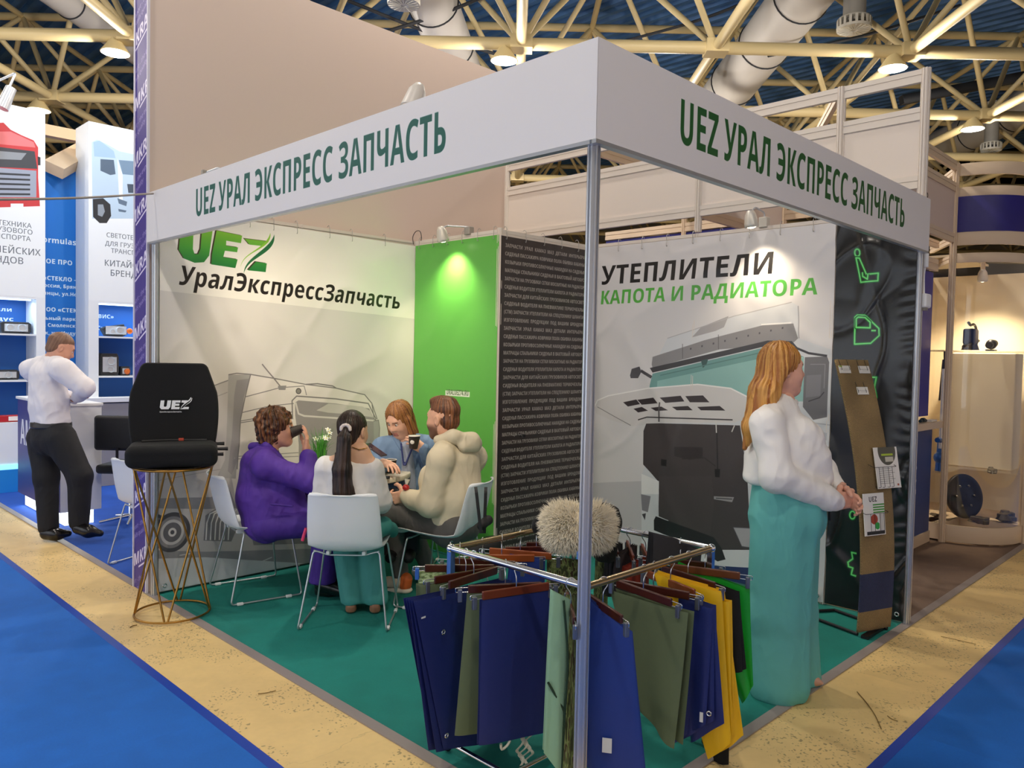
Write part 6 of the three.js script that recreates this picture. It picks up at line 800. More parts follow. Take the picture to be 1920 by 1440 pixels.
// five fingers from the palm: d = towards the fingertips, n = way the palm faces, thumb = side (unit)
function handPrims(w, d, n, thumb, curl = 0.5, s = 1) {
  const A = (a, b, c) => w.clone().addScaledVector(d, a * s).addScaledVector(thumb, b * s).addScaledVector(n, c * s), L = [cap(A(-0.03, 0, 0), A(0.02, 0, 0), 0.024 * s, 0.026 * s, { s: thumb, f: 1.25 }), cap(A(0.02, 0.022, 0), A(0.082, 0.027, 0), 0.016 * s, 0.012 * s), cap(A(0.02, 0.0, 0), A(0.088, 0.008, 0), 0.017 * s, 0.0125 * s), cap(A(0.02, -0.016, 0), A(0.084, -0.012, 0), 0.016 * s, 0.012 * s), cap(A(0.015, -0.026, 0), A(0.076, -0.031, 0), 0.014 * s, 0.0105 * s)], F = [];
  [[0.028, 0.082, 0.07, 0.0088], [0.009, 0.088, 0.078, 0.009], [-0.011, 0.084, 0.072, 0.0088], [-0.03, 0.076, 0.056, 0.0078]].forEach(([b, a, len, r], i) => { let p = A(a, b, 0), ang = curl * 0.5 + i * 0.04; for (const [k, f] of [[0.45, 1], [0.31, 0.94], [0.24, 0.86]]) { const dir = d.clone().multiplyScalar(Math.cos(ang)).addScaledVector(n, Math.sin(ang)).addScaledVector(thumb, b * 2), q = p.clone().addScaledVector(dir.normalize(), len * k * s); F.push(cap(p, q, r * f * s, r * (f - 0.07) * s)); p = q; ang += curl * 0.75; } });
  const t0 = A(0.012, 0.026, 0.004), t1 = A(0.045, 0.055, 0.018 + 0.01 * curl), t2 = A(0.072, 0.06, 0.03 + 0.02 * curl), t3 = A(0.095, 0.055, 0.036 + 0.03 * curl); const T = [cap(t0, t1, 0.016 * s, 0.0115 * s), cap(t1, t2, 0.0115 * s, 0.01 * s), cap(t2, t3, 0.01 * s, 0.0085 * s)];
  const palm = union(L, 0.012 * s), fi = F.map((f, i) => f), th = union(T, 0.012 * s); return (x, y, z) => { let e = palm(x, y, z), g = 9; for (const f of fi) { const q = f(x, y, z); if (q < g) g = q; } return smin(smin(e, g, 0.007 * s), th(x, y, z), 0.009 * s); };
}
const creaseTex = dataTex(1024, 1024, (a, b) => { const x = a * 2, y = b * 2, w = noise3(x * 4, y * 4, 9), r = (k, q, s) => { const n = noise3(x * k + w * 0.8 + y * q, y * k * 0.55 - x * q, s); return 1 - Math.sqrt(n * n + 0.01); }; const v = 0.5 * Math.pow(r(6, 3, 1), 3) + 0.3 * Math.pow(r(13, -5, 4), 3) + 0.2 * r(28, 6, 7); const k = clamp(v * 255, 0, 255); return [k, k, k]; }, false); creaseTex.repeat.set(0.5, 0.5);
const soft = (m, k = 0.008) => { m.bumpMap = creaseTex; m.bumpScale = k; return m; };
const skinMat = M(0xffffff, 0.5, { vertexColors: true });
function fold(f, amp, fx = 9, fy = 5, seed = 0) { const sa = n => Math.sqrt(n * n + 0.03); return (x, y, z) => { const d = f(x, y, z); if (Math.abs(d) > 0.06) return d; const n = noise3(x * fx + z * 2 + y * 4, y * fy + x * 3, z * fx + seed), m = noise3(x * fx * 2.1 - y * 9, y * fy * 2.4 + seed + z * 5, z * fx * 2.1 + x * 6); return d + amp * (1.1 * sa(n) + 0.55 * sa(m) - 0.6); }; }
// long soft pleats running down the cloth
function pleats(f, amp, freq, seed) { return (x, y, z) => { const d = f(x, y, z); if (Math.abs(d) > 0.06) return d; const r = x * HR.x + z * HR.z, q = x * HD.x + z * HD.z, w = noise3(r * 3, y * 1.3, q * 3 + seed); return d + amp * (Math.sin((r + q * 0.6) * freq + 4 * w) * 0.6 + 0.5 * noise3(r * 9, y * 2.5, q * 9 + seed)); }; }
function person(sp) {
  const t = thing('person', sp.label, 'person', sp.base), pts = []; const skin = new THREE.Color(sp.skin || 0xd9a58a), lip = new THREE.Color(sp.lip || 0xb25a55), geos = [];
  const hf = inFrame(sp.head.c, sp.head.fr, sp.head.s || 1, headLocal), fr = sp.head.fr, s = sp.head.s || 1;
  const loc = (x, y, z) => { x -= sp.head.c.x; y -= sp.head.c.y; z -= sp.head.c.z; return [(x * fr.x.x + y * fr.x.y + z * fr.x.z) / s, (x * fr.y.x + y * fr.y.y + z * fr.y.z) / s, (x * fr.z.x + y * fr.z.y + z * fr.z.z) / s]; };
  const neck = cap(sp.head.c.clone().addScaledVector(fr.y, -0.06 * s).addScaledVector(fr.z, -0.015 * s), sp.neck, (sp.neckR || 0.052) * s, (sp.neckR || 0.052) * 1.15);
  const headAll = (x, y, z) => smin(hf(x, y, z), neck(x, y, z), 0.03);
  const beard = sp.beard && new THREE.Color(sp.beard), stub = sp.stubble && new THREE.Color(sp.stubble);
  geos.push(mesher(headAll, bounds([sp.head.c, sp.neck], 0.15), 0.0042, (x, y, z, o) => { o.copy(skin); const [a, b, c] = loc(x, y, z), k = 1 + 0.05 * noise3(x * 60, y * 60, z * 60); o.multiplyScalar(k); if (Math.abs(a) < 0.024 && b < -0.053 && b > -0.083 && c > 0.076) o.lerp(lip, 0.75); if (beard && b < -0.03 && c > -0.01 && b > -0.135 && !(Math.abs(a) < 0.02 && b > -0.08 && b < -0.055 && c > 0.08)) o.lerp(beard, sstep(-0.02, -0.055, b) * 0.85); if (Math.abs(Math.abs(a) - 0.032) < 0.018 && b > 0.019 && b < 0.028 && c > 0.06) o.lerp(new THREE.Color(sp.browC || 0x5a3a26), 0.8); }));
  const flat = o => o.copy(skin);
  for (const h of sp.hands || []) geos.push(mesher(handPrims(h.w, h.d, h.n, h.t, h.curl, h.s || 1), bounds([h.w, h.w.clone().addScaledVector(h.d, 0.15)], 0.09), 0.0038, (x, y, z, o) => { o.copy(skin).multiplyScalar(1 + 0.06 * noise3(x * 90, y * 90, z * 90)); }));
  geos.push(mesher(union(sp.body.map(b => cap(...b)), 0.05), bounds(sp.body.flatMap(b => [b[0], b[1]]), 0.2), 0.016, (x, y, z, o) => o.copy(skin)));
  const body = part(t, 'body', joinIndexed(geos), skinMat);
  // eyes
  for (const e of [1, -1]) { const q = sp.head.c.clone().addScaledVector(fr.x, e * 0.031 * s).addScaledVector(fr.y, 0.003 * s).addScaledVector(fr.z, 0.0745 * s), g = new THREE.SphereGeometry(0.0105 * s, 12, 8).translate(q.x, q.y, q.z); const ey = part(t, 'eye', g, M(0xe8e2da, 0.25)), q2 = q.clone().addScaledVector(fr.z, 0.0068 * s), g2 = new THREE.SphereGeometry(0.0052 * s, 10, 8).translate(q2.x, q2.y, q2.z); part(ey, 'iris', g2, M(0x2a1c14, 0.2)); }
  if (sp.hair) { const H0 = sp.hair, c1 = new THREE.Color(H0.color), c2 = new THREE.Color(H0.color2 || H0.color); const f = H0.f(inFrame(sp.head.c, fr, s, H0.local), sp); part(t, 'hair', mesher((x, y, z) => { const d = f(x, y, z); if (Math.abs(d) > 0.04) return d; const [a, b, c] = loc(x, y, z), an = Math.atan2(a, c + 0.02); return d + (H0.amp || 0.004) * (noise3(an * (H0.freq || 16) + 3 * noise3(x * 9, y * 9, z * 9), b * (H0.fy || 9), 3) + 0.6 * noise3(an * 41, b * 14, 7)) + (H0.curl || 0) * noise3(x * 42, y * 42, z * 42); }, bounds(H0.pts || [sp.head.c], H0.pad || 0.19), 0.005, (x, y, z, o) => { const [a, b, c] = loc(x, y, z), an = Math.atan2(a, c + 0.02), n = noise3(an * 26 + 2 * noise3(x * 8, y * 8, z * 8), b * 5, 2); o.copy(c1).lerp(c2, clamp(0.5 + n * 0.8, 0, 1)); }), M(0xffffff, 0.45, { vertexColors: true })); }
  for (const c of sp.clothes) { let f = union(c.prims, c.k || 0.03); const bb = new THREE.Box3(); for (const q of [...c.prims, ...(c.extra || [])]) bb.union(q.box); bb.expandByScalar(0.03); if (c.cut) f = carve(f, c.cut, c.ck || 0.012); if (c.extra) { const f0 = f, f1 = union(c.extra, 0.03); f = (x, y, z) => smin(f0(x, y, z), f1(x, y, z), 0.03); } if (c.pleat) f = pleats(f, ...c.pleat, c.seed || 1); if (c.fold) f = fold(f, c.fold, c.fx, c.fy, c.seed || 1); part(t, c.name, mesher(f, bb, c.cell || 0.009), c.fold || c.pleat ? (c.mat.bumpMap ? c.mat : soft(c.mat)) : c.mat, c.label); }
  return t;
}
// photo pixel + depth -> point, for one person
const posed = D => (x, y, o = 0) => at(x, y, D + o);
// cutting with negp() removes the side n points to
const negp = (p, n) => { const f = plane(p, n); return (x, y, z) => -f(x, y, z); };
const skinA = 0xe3b49a, skinB = 0xd8a085;

{ // 1 standing woman
  const P = posed(3.654), fwd = dirOf(1, 0.12), fr = frame(dirOf(1, 0.12, 0.02)), lat = { s: HD, f: 1.15 }, C = P(1467, 693, 0.02);
  const nb = P(1461, 752, 0.02), shN = P(1438, 797, -0.15), shF = P(1460, 790, 0.17), elN = P(1458, 893, -0.21), wrN = P(1566, 941, -0.1), elF = P(1542, 882, 0.15), wrF = P(1578, 926, -0.02);
  const teal = M(0x5fb0ad, 0.75), silk = M(0xf0edea, 0.55);
  person({
    label: 'woman with long ginger hair standing in a white blouse and wide teal trousers', base: V(1.62, 0.006, 0.05), skin: 0xe0a890, head: { c: C, fr, s: 0.98 }, neck: nb,
    body: [[nb, P(1470, 900), 0.055, 0.09], [nb, shN, 0.05, 0.05], [nb, shF, 0.05, 0.05], [shN, elN, 0.04, 0.036], [elN, wrN, 0.036, 0.026], [shF, elF, 0.04, 0.036], [elF, wrF, 0.036, 0.026], [P(1470, 900), P(1462, 1290, -0.08), 0.08, 0.035], [P(1475, 900), P(1500, 1270, 0.1), 0.08, 0.035]],
    hands: [{ w: wrN, d: dirOf(0.92, 0.3, 0.12), n: dirOf(-0.15, 0.95, 0.0), t: v3(0, 1, 0), curl: 0.9 }, { w: wrF, d: dirOf(0.5, -0.75, -0.35), n: dirOf(-0.75, -0.5, -0.2), t: v3(0, 1, 0), curl: 0.8 }],
    hair: { color: 0x9a5a22, color2: 0xd9a050, amp: 0.005, freq: 13, fy: 3, pad: 0.19, pts: [C, P(1398, 832)], local: carve(ell(v3(0, 0.042, -0.016), [0.084, 0.09, 0.104]), [ell(v3(0, -0.04, 0.105), [0.09, 0.1, 0.07])], 0.015), f: (l) => { const m = union([cap(P(1458, 670, 0.0), P(1432, 735, 0), 0.075, 0.062, { s: HD, f: 1.2 }), cap(P(1432, 735, -0.03), P(1408, 800, -0.03), 0.062, 0.035, { s: HD, f: 1.5 }), cap(P(1408, 800, -0.03), P(1397, 840, -0.02), 0.035, 0.01, { s: HD, f: 1.6 }), cap(P(1468, 690, -0.075), P(1447, 750, -0.09), 0.025, 0.03)], 0.03); return (x, y, z) => smin(l(x, y, z), m(x, y, z), 0.03); } },
    clothes: [
      { name: 'blouse', mat: silk, k: 0.035, fold: 0.011, fx: 8, fy: 7, prims: [cap(P(1458, 780), P(1470, 850), 0.1, 0.15, lat), cap(P(1470, 850), P(1472, 892), 0.15, 0.158, lat), cap(P(1500, 815, -0.07), P(1508, 822, -0.06), 0.085), cap(P(1505, 815, 0.08), P(1512, 822, 0.08), 0.085), cap(P(1425, 862), P(1418, 892), 0.07, 0.06, { s: HD, f: 1.7 }), cap(P(1520, 858), P(1535, 892), 0.085, 0.06, { s: HD, f: 1.5 }), cap(nb, shN, 0.055, 0.07), cap(nb, shF, 0.055, 0.07), cap(shF, elF, 0.07, 0.06)], extra: [cap(shN, elN, 0.074, 0.074), cap(elN, P(1550, 934, -0.13), 0.074, 0.052), cap(P(1545, 932, -0.13), P(1566, 941, -0.1), 0.048, 0.041), cap(elF, P(1572, 918, 0.0), 0.06, 0.041)], cut: [cap(P(1500, 742, 0.02), P(1508, 800, 0.01), 0.03, 0.005), cap(nb, P(1470, 735, 0.02), 0.056, 0.07), negp(P(1470, 907), v3(0, -1, 0))] },
      { name: 'collar', mat: silk, k: 0.012, cell: 0.005, prims: [cap(P(1444, 748, 0.0), P(1474, 757, -0.06), 0.022, 0.02), cap(P(1474, 757, -0.06), P(1498, 778, -0.045), 0.02, 0.012), cap(P(1448, 746, 0.05), P(1490, 755, 0.07), 0.02, 0.018)], cut: [cap(nb, P(1472, 735, 0.02), 0.056, 0.066)] },
      { name: 'wide_trousers', mat: teal, k: 0.03, pleat: [0.007, 42], seed: 4, prims: [cap(P(1475, 915), P(1474, 965), 0.155, 0.172, lat), cap(P(1472, 965, -0.07), P(1458, 1150, -0.08), 0.155, 0.14, { s: HD, f: 0.8 }), cap(P(1458, 1150, -0.08), P(1462, 1278, -0.08), 0.14, 0.14, { s: HD, f: 0.75 }), cap(P(1482, 965, 0.08), P(1490, 1150, 0.09), 0.14, 0.1, { s: HD, f: 0.85 }), cap(P(1490, 1150, 0.09), P(1500, 1270, 0.1), 0.1, 0.095)], cut: [negp(P(1462, 1311, -0.08), v3(0, -1, 0)), negp(P(1475, 903), v3(0, 1, 0.0))], cell: 0.01 },
      { name: 'shoe', mat: M(0xc99a84, 0.45), k: 0.02, cell: 0.006, prims: [cap(P(1432, 1303, -0.1), P(1453, 1309, -0.12), 0.028, 0.022), cap(P(1453, 1309, -0.12), P(1470, 1311, -0.12), 0.022, 0.014)], cut: [negp(V(0, 0.008, 0), v3(0, -1, 0))] },
      { name: 'shoe', mat: M(0xc99a84, 0.45), k: 0.02, cell: 0.006, prims: [cap(P(1505, 1268, 0.08), P(1525, 1276, 0.05), 0.032, 0.026), cap(P(1525, 1276, 0.05), P(1541, 1281, 0.03), 0.026, 0.008)], cut: [negp(V(0, 0.008, 0), v3(0, -1, 0))] },
      { name: 'lanyard', mat: M(0x1a1718, 0.6), k: 0.01, cell: 0.005, prims: [cap(P(1547, 850, -0.02), P(1553, 902, -0.04), 0.011), cap(P(1553, 902, -0.04), P(1556, 975, -0.02), 0.006)], label: 'dark lanyard' },
    ],
  });
}
{ // 2 woman in purple
  const P = posed(4.9), fwd = dirOf(0.95, 0.3), fr = frame(dirOf(0.95, 0.22, 0.06)), lat = { s: dirOf(-0.3, 0.95), f: 1.1 }, C = P(520, 801), nb = P(500, 846), shN = P(496, 873, -0.17), shF = P(506, 866, 0.18), elN = P(584, 903, -0.12), wrN = P(574, 846, -0.03), elF = P(575, 925, 0.2), wrF = P(600, 905, 0.3);
  const purple = M(0x4e2a96, 0.7), purple2 = M(0x43228a, 0.7);
  person({
    label: 'woman with short brown hair in a purple suit drinking from a dark cup', base: V(0.55, 0.006, 3.05), skin: skinB, head: { c: C, fr, s: 0.98 }, neck: nb,
    body: [[nb, P(492, 985), 0.06, 0.1], [nb, shN, 0.05, 0.05], [nb, shF, 0.05, 0.05], [shN, elN, 0.042, 0.038], [elN, wrN, 0.038, 0.028], [shF, elF, 0.042, 0.038], [elF, wrF, 0.038, 0.028], [P(500, 982, -0.08), P(612, 982, -0.02), 0.07, 0.055], [P(612, 985, -0.02), P(605, 1085, 0.0), 0.05, 0.035], [P(500, 982, 0.1), P(625, 978, 0.15), 0.07, 0.055], [P(625, 980, 0.15), P(632, 1080, 0.12), 0.05, 0.035]],
    hands: [{ w: wrN, d: dirOf(0.02, 0.1, 1), n: dirOf(-0.85, 0.35, 0), t: dirOf(-0.25, 0.95, 0), curl: 0.42 }],
    hair: { color: 0x24130b, color2: 0x7a4a26, amp: 0.008, curl: 0.011, freq: 14, local: carve(union([ell(v3(0, 0.035, -0.025), [0.102, 0.103, 0.118]), ell(v3(0, -0.05, -0.05), [0.092, 0.078, 0.075])], 0.04), [ell(v3(0, -0.05, 0.115), [0.085, 0.105, 0.085])], 0.02), f: l => l },
    clothes: [
      { name: 'jacket', mat: purple, fold: 0.013, fx: 8, fy: 6, seed: 2, prims: [cap(P(487, 872), P(492, 930), 0.115, 0.155, lat), cap(P(492, 930), P(500, 972), 0.155, 0.152, lat), cap(P(500, 972, 0), P(572, 972, 0.02), 0.135, 0.1, { s: dirOf(-0.3, 0.95), f: 1.2 }), cap(nb, shN, 0.062, 0.082), cap(nb, shF, 0.062, 0.08), cap(shN, elN, 0.078, 0.066), cap(elN, P(578, 858, -0.06), 0.066, 0.052), cap(shF, elF, 0.08, 0.068), cap(elF, wrF, 0.068, 0.05), cap(P(528, 905, -0.02), P(545, 945, 0.0), 0.11, 0.1)], cut: [cap(P(530, 830), P(548, 868), 0.035, 0.01), cap(nb, C, 0.06, 0.07)] },
      { name: 'jacket_collar', mat: purple2, k: 0.02, cell: 0.006, prims: [cap(P(474, 838, 0.02), P(500, 836, -0.07), 0.03, 0.025), cap(P(500, 836, -0.07), P(535, 868, -0.06), 0.025, 0.014), cap(P(535, 868, -0.06), P(552, 915, -0.02), 0.014, 0.01)], cut: [cap(nb, C, 0.055, 0.065)] },
      { name: 'pocket_flap', mat: purple2, k: 0.01, cell: 0.006, prims: [cap(P(508, 945, -0.235), P(548, 949, -0.19), 0.008)] },
      { name: 'trousers', mat: purple2, fold: 0.004, seed: 3, prims: [cap(P(500, 984, -0.08), P(612, 980, -0.02), 0.1, 0.082), cap(P(612, 985, -0.02), P(605, 1085, 0.0), 0.085, 0.085), cap(P(500, 984, 0.1), P(625, 976, 0.15), 0.1, 0.082), cap(P(625, 980, 0.15), P(632, 1078, 0.12), 0.085, 0.08)], k: 0.03, cut: [negp(P(610, 1092), v3(0, -1, 0)), negp(P(500, 1018), v3(-0.1, -1, 0).normalize())].slice(0, 1) },
      { name: 'shoe', mat: M(0x101013, 0.2), k: 0.03, cell: 0.007, prims: [cap(P(603, 1096, 0.0), P(640, 1108, -0.02), 0.045, 0.038)], cut: [negp(V(0, 0.008, 0), v3(0, -1, 0))] }, { name: 'shoe', mat: M(0x101013, 0.2), k: 0.03, cell: 0.007, prims: [cap(P(628, 1088, 0.12), P(655, 1098, 0.1), 0.043, 0.036)], cut: [negp(V(0, 0.008, 0), v3(0, -1, 0))] },
    ],
  });
  // her dark cup
  const a = P(546, 811, -0.0), b = P(567, 803, 0.03); const t = thing('paper_cup', 'dark paper cup raised to the lips of the woman in purple', 'cup', a.clone()); part(t, 'cup_body', cyl(b, a, 0.027, 0.036, 24), M(0x2c2423, 0.5)); part(t, 'rim', cyl(a, a.clone().lerp(b, -0.04), 0.0375, 0.0375, 24), M(0x4a3f3c, 0.5));
}
{ // 3 woman with the ponytail
  const P = posed(4.42), fr = frame(dirOf(0.36, 0.93, -0.05)), lat = { s: HR, f: 1.42 }, C = P(662, 808, 0.02), nb = P(671, 848, 0.0), shL = P(611, 876, 0.0), shR = P(700, 879, 0.0), elL = P(602, 940, 0.04), wrL = P(606, 968, 0.26), elR = P(716, 938, 0.03), wrR = P(712, 905, 0.27);
  const knit = M(0xe4e2e2, 0.8), tealT = M(0x3f8f8a, 0.75), sand = M(0x9a6e54, 0.6);
  person({
    label: 'woman with a long dark ponytail in a white knit top seen from behind', base: V(0.7, 0.006, 2.3), skin: 0xdcae90, head: { c: C, fr, s: 0.97 }, neck: nb, neckR: 0.045,
    body: [[nb, P(658, 990), 0.05, 0.09], [nb, shL, 0.045, 0.045], [nb, shR, 0.045, 0.045], [shL, elL, 0.036, 0.032], [elL, wrL, 0.032, 0.024], [shR, elR, 0.036, 0.032], [elR, wrR, 0.032, 0.024], [P(635, 1000, 0.06), P(642, 985, 0.46), 0.07, 0.05], [P(642, 985, 0.46), P(660, 1118, 0.26), 0.04, 0.026], [P(690, 1000, 0.06), P(690, 985, 0.46), 0.07, 0.05], [P(690, 985, 0.46), P(703, 1118, 0.26), 0.04, 0.026], [P(660, 1122, 0.25), P(660, 1136, 0.28), 0.026, 0.022], [P(703, 1122, 0.25), P(703, 1136, 0.28), 0.026, 0.022]],
    hands: [{ w: wrL, d: dirOf(0.3, 0.95, 0), n: v3(0, -1, 0), t: dirOf(0.95, -0.3, 0), curl: 0.5 }, { w: wrR, d: dirOf(-0.3, 0.95, 0), n: v3(0, -1, 0), t: dirOf(-0.95, -0.3, 0), curl: 0.5 }],
    hair: { color: 0x140c09, color2: 0x38241a, amp: 0.002, freq: 20, fy: 4, pad: 0.18, pts: [C, P(640, 945, -0.1)], local: carve(union([ell(v3(0, 0.036, -0.018), [0.08, 0.09, 0.101]), ell(v3(0, -0.035, -0.055), [0.058, 0.05, 0.045])], 0.03), [ell(v3(0, -0.05, 0.09), [0.1, 0.115, 0.085])], 0.012), f: l => { const m = union([cap(P(649, 802, -0.085), P(646, 822, -0.12), 0.02, 0.03), cap(P(646, 822, -0.12), P(642, 880, -0.125), 0.036, 0.042, { s: HR, f: 1.15 }), cap(P(642, 880, -0.125), P(642, 922, -0.12), 0.042, 0.044, { s: HR, f: 1.25 }), cap(P(640, 922, -0.12), P(630, 946, -0.12), 0.03, 0.006), cap(P(644, 922, -0.12), P(644, 948, -0.12), 0.03, 0.006), cap(P(650, 905, -0.12), P(667, 930, -0.11), 0.024, 0.005)], 0.02); return (x, y, z) => smin(l(x, y, z), m(x, y, z) + 0.003 * noise3(x * 90 + z * 90, y * 6, 4), 0.012); } },
    clothes: [
      { name: 'knit_top', mat: knit, fold: 0.013, fx: 9, fy: 7, seed: 6, prims: [cap(P(657, 886), P(657, 935, 0.0), 0.09, 0.095, lat), cap(P(657, 935), P(657, 990, 0.02), 0.095, 0.12, { s: HR, f: 1.3 }), cap(P(640, 874), shL, 0.042, 0.055), cap(P(680, 876), shR, 0.042, 0.055), cap(shL, elL, 0.056, 0.056), cap(elL, wrL, 0.056, 0.042), cap(shR, elR, 0.056, 0.06), cap(elR, P(718, 942, 0.1), 0.06, 0.055), cap(P(718, 942, 0.1), wrR, 0.055, 0.042)], cut: [cap(P(648, 856, -0.03), P(692, 859, -0.03), 0.028, 0.028), cap(P(660, 850, 0.08), P(680, 850, 0.08), 0.08), negp(P(657, 1000), v3(0, -1, 0))] },
      { name: 'trousers', mat: tealT, pleat: [0.005, 55], seed: 7, prims: [cap(P(638, 1000, 0.04), P(642, 985, 0.46), 0.1, 0.08), cap(P(642, 985, 0.46), P(662, 1122, 0.24), 0.08, 0.072), cap(P(686, 1000, 0.04), P(692, 985, 0.46), 0.1, 0.08), cap(P(692, 985, 0.46), P(706, 1122, 0.24), 0.08, 0.072), cap(P(720, 985, 0.1), P(735, 995, 0.3), 0.05, 0.04)], k: 0.03, cut: [negp(P(680, 1132, 0.22), v3(0, -1, 0))] },
      ...[658, 703].map((x, i) => ({ name: 'sandal', mat: sand, k: 0.015, cell: 0.006, prims: [cap(P(x, 1136, 0.2), P(x, 1141, 0.21), 0.03, 0.031), cap(P(x, 1141, 0.21), P(x + 2, 1132, 0.4), 0.026, 0.026), ...(i ? [] : [cap(P(648, 1122, 0.2), P(670, 1124, 0.2), 0.008)])], cut: [negp(V(0, 0.008, 0), v3(0, -1, 0))] })),
      { name: 'hair_tie', mat: M(0xe8ddd8, 0.8), k: 0.008, cell: 0.004, prims: Array.from({ length: 7 }, (_, i) => { const a = Math.PI * (i / 6) * 1.15 - 0.25; return cap(P(648 + 8 * Math.cos(a), 804 - 7 * Math.sin(a), -0.098), P(648 + 8.5 * Math.cos(a), 804 - 7.5 * Math.sin(a), -0.1), 0.0095); }), label: 'white scrunchie' },
      { name: 'necklace', mat: gold, k: 0.004, cell: 0.004, prims: [cap(P(660, 838, -0.062), P(673, 843, -0.066), 0.0035), cap(P(673, 843, -0.066), P(688, 840, -0.046), 0.0035)] },
    ],
  });
}
